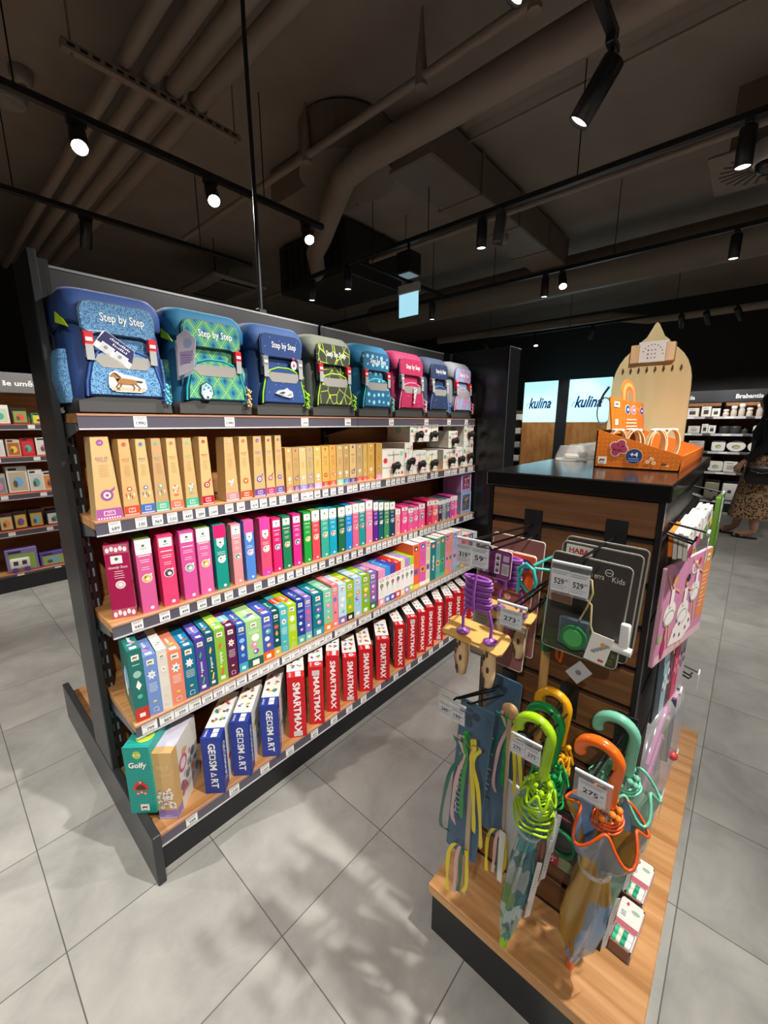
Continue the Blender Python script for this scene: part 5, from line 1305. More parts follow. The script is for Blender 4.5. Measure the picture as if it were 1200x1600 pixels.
t = thing('explorer_tool', 'grey and green compass tool with cord, white tag and whistle on the front black card', 'toy tool', (.688, .178, 1.010))
m = MB(); m.rbox(-.010, -.022, -.030, -.002, .026, .022, .003, C('#4a5660', .3)); m.build('casing', t)
Xc = WEST(-.0105, .000, -.010)
m = MB(); m.prism(ell(.021, .021, 24), .004, C('#2f7a3f', .3), Xc); m.prism(ell(.015, .015, 20), .006, C('#4fa85a', .25), Xc); m.build('compass_dial', t)
MB().tube([(-.008, -.006, .022), (-.010, -.016, .05), (-.012, -.022, .075), (-.010, -.018, .095), (-.010, -.010, .10), (-.010, -.004, .092), (-.012, -.014, .062), (-.012, -.022, .055), (-.012, -.024, .02), (-.012, -.030, .004)], .0016, C('#b8a878', .6), 6).build('cord', t)
m = MB(); Xw = FR((-.016, -.040, -.014), (.15, -.95, -.18), (0, -.18, .95))
m.prism(rounded(.032, .050, .001, 2), .0008, C('#e6e2da', .5), Xw); Xv = Xw @ Matrix.Translation((0, 0, .0008)); 
for i in range(5): m.poly(Xv, ell(.004, .003, 7, -.006+.004*i, -.006+.004*i), C('#9a9a98'), 1)
m.rect(Xv, .004, -.020, .012, -.016, C('#c83a4a'), 1); m.disc(Xv, .004, .010, .004, C('#d8a04a'), 2, 8); m.build('white_tag', t)
m = MB(); m.rbox(-.004, -.078, -.012, .006, -.064, .034, .003, C('#dededa', .35), 2); m.tube([(0, -.055, -.010), (0, -.083, -.012)], .007, C('#dededa', .35), 10); m.build('white_whistle', t)
m = MB(); Xw = FR((-.004, -.012, -.074), (.0, -.8, -.6), (0, -.6, .8)); m.prism(rounded(.026, .036, .001, 2), .0008, C('#b8b4b4', .5), Xw); m.disc(Xw, 0, 0, .005, C('#77777a'), 3, 8); m.build('grey_tag', t)

# fairy wand cards and ribbon wands
def blue(m, X, w, h):
    m.poly(X, rounded(w*.97, h*.99, .004, 3), C('#3f5f7a', .45), 1)
    m.disc(X, 0, h*.43, .009, C('#2a3c4c'), 2); wt = C('#d6dbe0')
    for i in range(12): m.rect(X, -w*.34+.004*S(i*2.2), h*(.14-.034*i), -w*.34+.004*S(i*2.2)+(.016 if i % 3 else .006), h*(.14-.034*i)+.003, wt, 2); m.rect(X, -w*.36+.003*S(i*1.3), h*(.15-.034*i), -w*.36+.003*S(i*1.3)+.003, h*(.17-.034*i), wt, 2)
    for i in range(8): a = 2*PI*i/8; m.rect(X, w*(.18+.16*Cs(a)), h*(.43+.025*S(a)), w*(.18+.16*Cs(a))+.003, h*(.43+.025*S(a))+.001, C('#22303c'), 2)
    m.rect(X, -w*.44, -h*.16, -w*.12, -h*.158, wt, 2)
    m.poly(X, [(w*.3, -h*.05), (w*.47, -h*.13), (w*.47, -h*.19), (w*.36, -h*.10)], C('#b89078'), 2)
card('wand_card', 'tall blue card with white handwriting, front one at the left of the slatted front', 'card', FR((.70, .368, .562), (.02, -1, -.02), (0, -.06, 1)), .078, .41, blue, '#5a7890')
card('wand_card', 'tall blue card, rear one behind the wooden skipping rope handles', 'card', FR((.805, .352, .565), (.02, -1, -.02), (0, -.03, 1)), .082, .44, blue, '#5a7890')
def ribbon(m, pts, w, col, nrm=(0, 1, 0)):
    W = Vector(nrm)*w/2; V = []; 
    for i, p in enumerate(pts):
        a = .5*S(i*1.1); q = Vector((W.x+W.y*S(a)*.6, W.y*Cs(a), 0)); p = Vector(p); V += [p-q, p+q]
    F = [(2*i, 2*i+1, 2*i+3, 2*i+2) for i in range(len(pts)-1)]
    m.add(V+[Vector(v)+Vector((.0005, 0, 0)) for v in V], F+[tuple(j+len(V) for j in reversed(f)) for f in F], C(col, .3), True)
def wand(x, y, z0, z1, ang, label, star):
    t = thing('ribbon_wand', label, 'ribbon wand', (x, y, z0))
    L = z1-z0
    MB().tube([(0, 0, .01), (ang, -ang*.3, L)], .0055, C('#bfa98c', .5), 10).build('stick', t)
    if star: MB().lathe([(1e-4, -.004), (.018, -.004), (.020, 0), (.018, .004), (1e-4, .004)], C('#c49a6a', .5), 18, Matrix.Translation((ang, -ang*.3, L+.018)) @ Matrix.Rotation(PI/2, 4, 'Y')).build('wooden_disc', t)
    cols = ('#1f9a3a', '#e8d21f', '#d8b0a8', '#e8d21f', '#2a6a5a')
    for i, c in enumerate(cols):
        m = MB(); s = -1 if i % 2 else 1; k = .012+.007*i
        ribbon(m, smooth([(-.008, .0, L-.012), (-.012-.002*i, s*k*.55, L+.026-.005*i), (-.016, s*k*.8, L+.004), (-.014, s*k*.35, L-.03), (-.014-.002*i, s*k*(.75+.05*i), L-.09), (-.012-.003*i, s*k*(.95+.1*i), L-.14-.02*i), (-.010, s*k*1.0, L-.19-.014*i)]), .0085, c); m.build('ribbon', t)
    for i, c in enumerate(('#e8d21f', '#d8b0a8', '#2a6a5a', '#e8d21f')):
        m = MB(); s = (1.6, .7, .2, -.5)[i]
        ribbon(m, smooth([(-.007, 0, .13), (-.012, .012*s, .142), (-.016, .021*s, .115), (-.016, .023*s, .06), (-.018, .018*s+.004, .006+.01*i)]), .0085, c); m.build('ribbon', t)
    return t
wand(.655, .342, .31, .715, .004, 'ribbon wand with yellow, green and pink ribbons in front of the blue card', False)
wand(.80, .318, .24, .70, -.012, 'ribbon wand with wooden disc and green ribbons behind the blue card', True)

# umbrellas
def umbrella(label, tip, top, hookdir, col, foil, rim, open_r, mid_r, strap_z, ballcol=None, tagn=1, folds=7, ngather=9, cinch=None, flare=.13):
    """rolled child umbrella hanging by its crook: tip, canopy, rib balls, crook handle"""
    cinch = cinch or mid_r*.8
    tip = Vector(tip); top = Vector(top); ax = (top-tip); L = ax.length
    t = thing('child_umbrella', label, 'umbrella', tuple(tip))
    Q = ax.to_track_quat('Z', 'Y').to_matrix().to_4x4()
    hm = C(col, .22)
    MB().tube([(0, 0, -.002), (0, 0, .03), (0, 0, .05)], [.0085, .0095, .0075], hm, 12, False, Q).build('tip_cap', t)
    prof = [(.05, .010), (.10, .014), (.18, mid_r*.80), (.30, mid_r), (.40, mid_r*.95), (strap_z-.05, mid_r*.72), (strap_z, cinch), (strap_z+.05, cinch*1.15), (.66, open_r*.80), (.70, open_r*.96), (.725, open_r)]
    ZK = 1.10; prof = [(z*(ZK if z > .2 else 1+(ZK-1)*z/.2), r) for z, r in prof]; strap_z *= ZK
    rings = []; n = folds*12
    for z, r in prof:
        tw = 2.2*z
        rings.append([(r*(1+(.22 if z < .62 else flare)*S(folds*a+5*z))*Cs(a+tw), r*(1+(.22 if z < .62 else flare)*S(folds*a+5*z))*S(a+tw), z*L+(.09*flare*S(folds*a+1) if z > .7 else 0)) for a in [2*PI*j/n for j in range(n)]])
    m = MB(); m.loft(rings, foil, Q, False); 
    co = m.build('canopy', t)
    MB().tube([tuple(p) for p in rings[-1]], .0028, C(rim, .35), 5, True, Q).build('rim_binding', co)
    MB().tube([(r_*Cs(a), r_*S(a), strap_z*L) for r_ in (cinch*1.12,) for a in [2*PI*i/18 for i in range(18)]], .004, MILKY, 6, True, Q).build('strap', t)
    MB().tube([(0, 0, .05*L), (0, 0, L)], .004, CHROME, 8, False, Q).build('shaft', t)
    bm_ = MB(); bc = C(ballcol or col, .3)
    for i in range(8):
        a = 2*PI*i/8; r = .0175
        bm_.ball((r*Cs(a), r*S(a), (.835+.018*S(i*2.3))*L), .0062, bc, 8, (1, 1, 1), Q)
        bm_.tube([(r*Cs(a), r*S(a), .83*L), (r*.9*Cs(a), r*.9*S(a), .79*L), (r*1.1*Cs(a), r*1.1*S(a), .77*L)], .0016, bc, 5, False, Q)
    bm_.build('rib_balls', t)
    rf = MB()
    for i in range(ngather):
        z = (.822-.0125*i)*L; r = .017+.0018*i
        rf.tube([(r*Cs(a)*(1+.12*S(3*a+i))+.004*S(i), r*S(a)*(1+.1*S(2*a+i)), z+.005*S(a+i*.5)) for a in [2*PI*j/36 for j in range(36)]], .0024, C(rim, .35), 5, True, Q)
    rf.build('gathered_binding', co)
    hd = Vector(hookdir); P = []; R = .031
    base = Vector((0, 0, L*.855)); inv = Q.to_3x3().inverted(); hd = inv @ hd; hd.z = 0; hd.normalize()
    P = [base, base+Vector((0, 0, .04)), Vector((0, 0, L-.01)), Vector((0, 0, L))]
    for i in range(1, 13):
        a = PI*1.10*i/12; P.append(Vector((0, 0, L))+hd*(R*(1-Cs(a)))+Vector((0, 0, R*S(a))))
    MB().tube(P, .0098, hm, 14, False, Q).build('crook_handle', t)
    for k in range(tagn):
        pw = ax*(.44-.12*k)+Vector((-.010+.012*k, -mid_r-.010, 0)); m = MB(); Xt = FR(tuple(pw), (.85, -.45, -.05), tuple(ax)); m.prism([(-.007, -.06), (.007, -.06), (.007, .05), (-.007, .06)], .0008, C('#e2dfda', .5), Xt)
        lines(m, Xt, -.005, .005, .03, 7, .010, C('#8a8f94'), .0012, .2, 3); m.build('paper_tag', t)
    return t
F_LIME = film('clear_foil_leaves', '#c4d0cc', ['#a8bcb8', '#2f6a78', '#4a98a0', '#8a5a48', '#c0d0cc', '#6f9a4a'], .66, 26, .7)
F_GREEN = film('clear_foil_forest', '#aab4ae', ['#6a7a70', '#8a5a44', '#a8a890', '#4a6a5a'], .75)
F_YEL = film('clear_foil_birds', '#3a4450', ['#5a5a5c', '#4a5664', '#c8a83a'], .85)
F_OR = film('clear_foil_dots', '#9fb0c0', ['#7a94b4', '#b08428', '#8aa4c4', '#c08f2c', '#6f8fb8', '#c0684a'], .84, 20, .28)
F_TEAL = film('clear_foil_mint', '#b4ccc0', ['#8fc0a8', '#a8d0bc', '#7ab09a'], .72)
umbrella('child umbrella with yellow crook handle, behind the two green ones', (.822, .262, .21), (.822, .212, .752), (0, 1, 0), '#d99a12', F_YEL, '#d99a12', .028, .022, .56)
umbrella('child umbrella with dark green crook handle, middle of the green and yellow row', (.765, .265, .19), (.762, .207, .752), (0, 1, 0), '#118038', F_GREEN, '#1a9a4a', .034, .026, .56, None, 1, 7, 11)
umbrella('child umbrella with bright lime crook handle, nearest of the green and yellow row', (.722, .272, .163), (.698, .203, .768), (0, 1, 0), '#9cc81a', F_LIME, '#a4d01a', .030, .0235, .56, None, 2, 7, 12)
umbrella('child umbrella with mint crook handle, behind the orange one', (.845, .118, .24), (.775, .083, .790), (0, 1, 0), '#6fb59a', F_TEAL, '#6cc0a0', .052, .030, .56, None, 1, 5, 3, .022, .22)
umbrella('child umbrella with orange crook handle and mustard and blue foil', (.785, .142, .163), (.690, .090, .790), (0, 1, .0), '#e8681a', F_OR, '#d8541c', .058, .037, .53, '#f0862a', 2, 5, 4, .024, .22)

# insect net, garden toy card
t = thing('insect_net', 'white mesh insect net hanging behind the lime umbrella', 'net', (.805, .268, .235))
n = 20; rings = []
for z, r in ((0, .012), (.05, .036), (.15, .054), (.24, .060), (.30, .056)): rings.append([(r*.34*Cs(a), r*S(a)*1.05, z) for a in [2*PI*j/n for j in range(n)]])
m = MB(); m.loft(rings, clear('mesh_cloth', '#ffffff', .03, .72), None, False); m.build('mesh_bag', t)
MB().tube([rings[-1][j] for j in range(n)], .004, C('#cfd2d0', .5), 6, True).build('hoop', t)
MB().tube([(0, .03, .30), (0, .03, .42)], .012, C('#8a8f90', .4), 12).build('grey_sleeve', t)
m = MB(); m.prism([(-.006, 0), (.006, 0), (.008, .15), (-.008, .15)], .001, C('#e4e4e0', .5), WEST(-.03, .045, .02)); m.build('side_label', t)
def gcard(m, X, w, h):
    m.poly(X, rounded(w*.95, h*.96, .008, 4), C('#2a2e2a', .4), 1); m.rect(X, -w*.30, h*.34, w*.30, h*.44, C('#7a1f24'), 2); m.rect(X, -w*.22, h*.38, w*.2, h*.40, C('#c8a8a4'), 3)
    m.disc(X, 0, 0, w*.36, C('#5a6058'), 2, 20); m.disc(X, 0, 0, w*.30, C('#454a48'), 3, 20); m.poly(X, rounded(w*.6, h*.2, .006, 3, w*.1, -h*.38), C('#8f9a72'), 2)
    m.poly(X, rounded(w*.42, h*.2, .004, 3, -w*.2, -h*.38), C('#b01f2c'), 3); m.text(X, 'HABA', -w*.2, -h*.35, .009, C('#f0e8e4'), 4, width=w*.3); m.disc(X, -w*.2, -h*.41, .006, C('#f0e8e4'), 4); m.disc(X, -w*.2, -h*.41, .004, C('#b01f2c'), 5)
    m.tube([tuple(X @ Vector((w*.40*Cs(a), w*.40*S(a), .008))) for a in [2*PI*i/20 for i in range(20)]], .0055, C('#14683f', .35), 8, True)
card('garden_toy_card', 'dark hanging card with red label and green ring between the umbrellas', 'card', FR((.838, .200, .415), (0, -1, -.03), (0, -.02, 1)), .078, .16, gcard, '#3a3e38', .010)
card('garden_toy_card', 'dark hanging card with green ring left of the lime umbrella', 'card', FR((.842, .322, .425), (0, -1, -.03), (0, -.02, 1)), .078, .15, gcard, '#3a3e38', .010)

# little boxes of sponge rolls on the deck
for i, (x, lb) in enumerate(((.872, 'open pink and white box of mint rolls on the oak deck, nearer one'), (1.000, 'open pink and white box of mint rolls on the oak deck, farther one'))):
    t = thing('roll_box', lb, 'small box', (x, .043, .160), -.08, 'small boxes of mint rolls')
    m = MB(); PK = C('#b0707a', .5)
    m.box(0, 0, 0, .115, .046, .003, PK); m.box(0, 0, 0, .004, .046, .034, C('#8a6a5a', .5)); m.box(.111, 0, 0, .115, .046, .034, PK); m.box(0, 0, 0, .115, .003, .034, C('#d8c8c4', .5)); m.box(0, .043, 0, .115, .046, .034, PK)
    m.build('tray', t)
    m = MB(); Xh = FR((.062, .023, .043), (0, -1, 0), (.80, 0, .60)); m.prism(rounded(.046, .058, .005, 3, 0, .008), .0015, C('#ece6de', .5), Xh)
    Xg = Xh @ Matrix.Translation((0, 0, .0015)); m.rect(Xg, -.023, -.020, .023, -.008, C('#b8606a'), 1); m.poly(Xg, ell(.003, .004, 8, -.008, .028), C('#c83a50'), 1); m.poly(Xg, rounded(.018, .016, .003, 2, -.012, .006), C('#f6f4ee'), 2); lines(m, Xg, -.018, -.006, .010, 3, .004, C('#4a5a6a'), .0016, .2, 3); m.poly(Xg, ell(.009, .004, 10, .010, .020), C('#9ab8a4'), 1)
    m.build('header_flap', t)
    for k in range(3):
        m = MB(); X4 = Matrix.Translation((.018+.019*k, .023, .024)) @ Matrix.Rotation(PI/2, 4, 'X')
        for a, b, c in ((-.019, -.010, '#3fb489'), (-.010, -.002, '#e8d8c4'), (-.002, .008, '#1f9a74'), (.008, .019, '#e6e6de')): m.lathe([(.0098, a), (.0098, b)], C(c, .35), 14, X4)
        m.build('roll', t)
# ------------------------------------------------------------------ right flank of the island
YS = IY0-.004
hook('side wire hook at the upper right flank with a long clear holder', .036, 1.27, 1.180, 1.182, ['399'], .036, .075, True, True, YS)
hook('side wire hook nearest the slatted front, above the ballerina card', .036, .895, 1.155, 1.158, ['299'], .034, .055, True, True, YS)
hook('side wire hook holding the clear pink bag, nearer one', .047, 1.15, .712, .702, ['249'], .034, .050, True, True, YS)
hook('side wire hook behind the clear pink bag, farther one', .022, 1.34, .672, .668, ['249'], .034, .050, True, True, YS)
hook('low side wire hook at the far right flank', .040, 1.40, .362, .356, ['199'], .034, .050, True, True, YS)
hook('lowest side wire hook with hanging price paper near the mint umbrella', .046, 1.085, .452, .450, ['199'], .046, .052, True, True, YS)
def dance(m, X, w, h):
    m.poly(X, rounded(w*.985, h*.985, .004, 3), C('#c883a6', .42), 1)
    m.rect(X, w*.30, -h*.30, w*.485, h*.49, C('#d8874a', .42), 2); m.rect(X, -w*.485, -h*.49, w*.485, -h*.40, C('#d8b0b8', .42), 2)
    logo(m, X, w*.40, h*.40, .020, 3)
    for i in range(9): m.rect(X, w*.33, h*(.24-.05*i), w*(.44-.02*(i % 3)), h*(.25-.05*i), C('#f0d8c4'), 3)
    sk = C('#d9a07a'); wt = C('#e8e0dc'); rd = C('#c8383a'); pu = C('#6a2f6a')
    def dancer(u, v, s, hair, lean):
        m.poly(X, ell(.020*s, .014*s, 14, u, v-.012*s), wt, 3); m.poly(X, ell(.018*s, .010*s, 12, u, v-.018*s), C('#9ab0a0'), 4); m.poly(X, ell(.015*s, .008*s, 12, u, v-.018*s), wt, 5)
        m.poly(X, [(u-.006*s, v-.004*s), (u+.006*s, v-.004*s), (u+.005*s, v+.018*s), (u-.005*s, v+.018*s)], wt, 5)
        m.disc(X, u, v+.026*s, .006*s, sk, 5, 10); m.poly(X, ell(.0065*s, .005*s, 10, u+.001*s, v+.030*s), C(hair), 6)
        m.poly(X, [(u-.005*s, v+.016*s), (u-.026*s, v+.030*s*lean), (u-.024*s, v+.034*s*lean), (u-.004*s, v+.019*s)], sk, 4); m.poly(X, [(u+.005*s, v+.016*s), (u+.026*s, v+.008*s), (u+.025*s, v+.012*s), (u+.004*s, v+.019*s)], sk, 4)
        m.poly(X, [(u-.006*s, v-.022*s), (u-.001*s, v-.022*s), (u-.004*s, v-.064*s), (u-.007*s, v-.064*s)], sk, 3); m.poly(X, [(u+.002*s, v-.022*s), (u+.007*s, v-.022*s), (u+.014*s, v-.058*s), (u+.011*s, v-.060*s)], sk, 3)
    dancer(-w*.32, h*.10, 1.7, '#d8a04a', 1.25); dancer(w*.17, h*.18, 1.6, '#c83228', 1.15); dancer(-w*.04, h*.02, 1.8, '#2a2028', .3)
    sp = [(-w*.26, -h*.38), (-w*.20, -h*.22), (-w*.06, -h*.08), (w*.04, -h*.08), (w*.16, -h*.20), (w*.20, -h*.34), (w*.02, -h*.42)]
    m.poly(X, sp, wt, 4)
    for u, v in ((-.15, -.30), (-.04, -.34), (.07, -.30), (.13, -.24), (-.08, -.20)): m.disc(X, w*u, h*v, .005, pu, 5, 8)
    m.poly(X, ell(.011, .022, 12, -w*.36, -h*.36), C('#a81f5a'), 4); m.rect(X, -w*.37, -h*.26, -w*.35, -h*.14, C('#a81f5a'), 4); m.poly(X, ell(.014, .008, 10, -w*.44, -h*.22), C('#8fb06a'), 3)
    m.poly(X, ell(.024, .015, 12, w*.10, h*.36), wt, 3); m.poly(X, ell(.014, .010, 10, w*.10, h*.36), C('#c89ab0'), 4)
card('activity_card', 'pink card with three drawn ballerinas and an orange side band, on the right flank', 'card', FR((1.045, .066, .972), (.983, -.178, -.04), (.06, .0, 1)), .30, .205, dance, '#e0a8be', .004, .006)
# stacked packs on the upper right flank
NTH = ('first', 'second', 'third', 'fourth', 'fifth')
for j, x in enumerate((.960, 1.078, 1.200, 1.330)):
    for i in range(4):
        cc = (('#e4e0d8', '#e8e4dc', '#d8d4cc', '#e87a1f'), ('#e9e6e0', '#dcd8d0', '#e6e2da', '#d4d0c8'), ('#e6e3dc', '#eceae4', '#dad6ce', '#e2ded6'), ('#dedad2', '#e8e5de', '#d6d2ca', '#e0dcd4'))[j][i]
        def f(m, X, w, h, i=i, j=j):
            m.rect(X, -w*.48, -h*.48, w*.48, -h*.10, C(('#9a1f4a', '#b83a6a', '#5a9a3a', '#d8b82a')[(i+j) % 4], .4), 1); m.rect(X, -w*.10, h*.30, w*.10, h*.38, C('#3a3a3c'), 1); lines(m, X, -w*.4, w*.4, h*.18, 2, h*.08, GREYT, .0014)
        card('card_pack', 'white headed card pack on the upper right flank, %s stack from the front, %s outward' % (NTH[j], NTH[3-i]), 'card pack',
             FR((x, .068+.0078*i-.003*j, 1.124-.004*j+.003*(i % 2)), (1, 0, 0), (0, .06, 1)), .104, .050, f, cc, .002, .0066, 'white card packs on the right flank')
for i in range(3):
    def f(m, X, w, h, i=i): m.rect(X, -w*.45, -h*.45, w*.45, h*.2, C(('#e0b83a', '#d8a02a', '#e8c85a')[i], .4), 1)
    card('card_pack', 'yellow card pack just above and behind the ballerina card, %s outward' % NTH[2-i], 'card pack', FR((1.165, .069+.007*i, 1.000), (1, 0, 0), (0, 0, 1)), .12, .14, f, '#e8cf6a', .003, .003, 'yellow card packs above the ballerina card')
def grn(m, X, w, h):
    m.rect(X, -w*.48, -h*.49, w*.48, h*.42, C('#557f26', .45), 1); m.poly(X, ell(w*.3, h*.2, 14, 0, -h*.1), C('#86a84a', .45), 2); lines(m, X, -w*.3, w*.3, h*.3, 3, h*.06, WHITE, .003)
card('toy_pack_card', 'bright green hanging bag pack at the far right flank', 'card pack', FR((1.50, .050, 1.055), (1, -.04, 0), (0, 0, 1)), .12, .19, grn, '#5f8a30', .004, .010)
# dark leaning cards under the ballerina card
for i, (c, nm) in enumerate((('#16202a', 'black'), ('#a8c4cc', 'pale blue'), ('#6a1f3a', 'wine red'), ('#d8285f', 'bright pink'), ('#c8b4bc', 'pinkish grey patterned'))):
    def f(m, X, w, h, i=i):
        m.rect(X, -w*.46, -h*.46, w*.46, h*.30, C(('#20303c', '#8fb0bc', '#5a1830', '#c81f52', '#a898a4')[i], .4), 1)
        for k in range(6): m.disc(X, w*(-.3+.12*k), h*(.1*S(k*2)), .008, C(('#3a4a58', '#d8e4e8', '#8a3a5a', '#f07a9a', '#5a4a60')[i], .4), 2, 8)
    card('card_pack', '%s thin card pack leaning below the ballerina card' % nm, 'card pack', FR((.985+.045*i, .078-.005*i, .785), (.98, -.10, .03), (.12, .02, 1)), .075, .17, f, c, .003, .003, 'thin card packs below the ballerina card')
t = thing('craft_bag', 'clear plastic craft bag with pink frame bars and a red bead, on the right flank', 'bag', (1.02, .062, .60))
m = MB(); P = [(-.085, .125), (.16, .105), (.19, .0), (.155, -.10), (.0, -.19), (-.06, -.24), (-.105, -.19), (-.10, -.06)]
m.prism(P, .024, clear('bag_film', '#f2ecf0', .16, .25), FR((0, .012, 0), (.985, -.10, 0), (0, 0, 1)), .12, True); m.build('clear_bag', t)
m = MB(); PKB = C('#c86aa8', .4); Xb = FR((0, .002, 0), (.985, -.10, 0), (0, 0, 1))
for a, b in (((-.092, -.03), (.12, .105)), ((-.088, .03), (.02, .115))): m.tube([tuple(Xb @ Vector((*a, 0))), tuple(Xb @ Vector((*b, 0)))], .0055, PKB, 6)
for k in range(5): p = Vector((-.092+.21*k/4, -.03+.135*k/4, .004)); m.ball(tuple(Xb @ p), .005, CHROME, 6)
m.build('pink_frame', t)
m = MB(); m.ball((.085, -.024, -.045), .011, C('#b83a34', .25), 10); m.ball((.093, -.022, -.047), .006, C('#d86a5a', .25), 8); m.build('red_bead', t)
m = MB(); m.tube([(.02, -.004, .09), (.03, -.004, .02), (.05, -.006, -.04)], .006, C('#9a9a5a', .5), 6); m.tube([(.06, -.010, .12), (.07, -.012, .03), (.06, -.012, -.05)], .005, C('#4a3a5a', .5), 6); m.build('craft_contents', t)
for i, (x, y, z, w, h, c, nm) in enumerate(((1.06, .072, .345, .06, .20, '#c8c49a', 'cream and orange'), (1.14, .068, .335, .055, .23, '#b8b890', 'olive cream'), (1.23, .072, .33, .06, .22, '#8a5a48', 'brown'), (.98, .080, .32, .035, .16, '#2a3a4a', 'navy and yellow'))):
    def f(m, X, w, h, i=i):
        m.rect(X, -w*.45, -h*.4, w*.45, h*.3, C(('#b8b084', '#9aa084', '#a85a44', '#20384a')[i], .4), 1); m.poly(X, ell(w*.2, h*.28, 10, 0, -h*.05), C(('#c86a4a', '#c84a3a', '#d8c8a8', '#d8d02a')[i], .4), 2)
    card('card_pack', 'tall thin %s pack standing low on the right flank' % nm, 'card pack', FR((x, y, z), (.99, -.10, 0), (0, .02, 1)), w, h, f, c, .003, .004, 'tall thin packs low on the right flank')
# left flank hook with price card in front of the black partition
hook('side wire hook on the hidden left flank, its price card showing before the black partition', .50, 1.10, 1.13, 1.13, ['299'], .05, .05, False, True, IY1)

# ------------------------------------------------------------------ on top of the island
t = thing('counter_display_box', 'orange dotted cardboard counter display box on the black island top', 'display box', (1.085, .109, IZ))
ORB = dots('orange_dotted_card', '#c8660f', '#e08a2a', 140, .22, 0.0)
OR2 = C('#d9701a', .45)
W_, D_ = .44, .172            # along x, along y
def wall(poly, X, th=.003, mm=None):
    m = MB(); m.prism(poly, th, mm or OR2, X); return m
m = wall([(0, 0), (D_, 0), (D_, .036), (0, .090)], WEST(.003, D_, 0)); m.build('side_wall', t)
Xs = WEST(-.0001, D_, 0)
m = MB(); XD = Xs
for i in range(19):
    for j in range(9):
        u, v = .006+.009*i, .006+.0095*j
        if u < D_-.003 and v < .084-.052*u/D_: m.disc(XD, u, v, .0018, C('#e08c34', .45), 1, 6)
mg = C('#a83a5a', .45); cr = C('#ecdcd0', .45)
for a, b in ((.041, .052), (.055, .058), (.044, .038), (.060, .045)): m.disc(XD, a, b, .0105, cr, 2, 12); m.disc(XD, a, b, .0085, mg, 3, 12)
m.rect(XD, .042, .045, .060, .051, mg, 4)
m.disc(XD, .083, .030, .0185, C('#e0a050'), 2, 24); m.disc(XD, .083, .030, .0165, C('#1f3a7a'), 3, 24); m.text(XD, '+4', .083, .034, .015, WHITE, 4, bold=.02); lines(m, XD, .072, .094, .024, 2, .005, C('#9ab0d8'), .0014, .2, 4)
logo(m, XD, .018, .018, .019)
for a, b in ((.118, .026), (.111, .019), (.123, .017)): m.disc(XD, a, b, .0042, C('#f2dcc0'), 2, 10); m.disc(XD, a, b, .0022, C('#d8a04a'), 3, 8)
m.poly(XD, ell(.006, .0026, 8, .142, .015), C('#6a3a1a'), 2); m.poly(XD, ell(.004, .002, 8, .149, .012), C('#e8c8a0'), 3)
m.build('printed_pictures', t)
wall([(0, 0), (D_, 0), (D_, .090), (0, .036)], FR((W_-.003, 0, 0), (0, 1, 0), (0, 0, 1))).build('side_wall', t)
m = wall([(0, 0), (W_, 0), (W_, .036), (0, .036)], FR((0, .003, 0), (1, 0, 0), (0, -.12, 1)), .003)
for i in range(36): m.rect(FR((0, 0, 0), (1, 0, 0), (0, -.12, 1)), .012+.0115*i, .010, .018+.0115*i, .024, C('#c05a14'), 10)
m.build('front_lip', t)
MB().box(0, 0, .0, W_, D_, .003, OR2).build('bottom', t)
MB().box(0, D_-.003, 0, W_, D_, .088, C('#1c1512', .6)).build('back_wall', t)
m = MB(); Xh = FR((.050, D_-.020, .078), (1, 0, 0), (0, .10, 1)); PH = [(0, 0), (.388, 0), (.374, .085), (-.022, .088)]; m.prism(PH, .0025, OR2, Xh); m.prism(PH, .001, C('#1c1512', .6), Xh @ Matrix.Translation((0, 0, -.001)))
Xg = Xh @ Matrix.Translation((0, 0, .0025)) @ Matrix.Diagonal((3.7, 1, 1, 1))
for i in range(9): m.rect(Xg, .001, .004+.009*i, .100, .0048+.009*i, C('#e08c34'), 1); m.rect(Xg, .005+.011*i, .001, .0056+.011*i, .082, C('#c4600f'), 1)
logo(m, Xg, .010, .072, .015, 3)
for u, cc in ((.042, '#2a4f8a'), (.062, '#d86a8a'), (.092, '#5a2f7a')): m.poly(Xg, ell(.0085, .013, 14, u, .062), C('#f0e0cc'), 2); m.poly(Xg, ell(.007, .0115, 14, u, .062), C(cc), 3); m.disc(Xg, u, .062, .0035, C('#e8e4e0'), 4, 8)
m.disc(Xg, .077, .066, .003, C('#e8c82a'), 3, 8); m.rect(Xg, .006, .022, .014, .036, C('#efe6da'), 2); lines(m, Xg, .034, .076, .034, 3, .009, C('#f4dcc0'), .003, .3, 3)
m.build('header_card', t)
m = MB(); Xa = FR((.235, D_-.010, .162), (1, 0, 0), (0, .10, 1)) @ Matrix.Diagonal((3.4, 1, 1, 1)); rc = C('#c8622a', .5)
def archp(w, h): return [(-w, 0), (w, 0)]+[(w*Cs(a), h*.45+h*.55*S(a)) for a in [PI*i/12 for i in range(13)]]
for k, (ww, hh, cc) in enumerate(((.024, .058, '#d8722f'), (.019, .049, '#e89a5a'), (.014, .040, '#c8622a'), (.009, .028, '#8a7a5a'))): m.prism(archp(ww, hh), .002+.0008*k, C(cc, .5), Xa)
m.build('arched_topper', t)
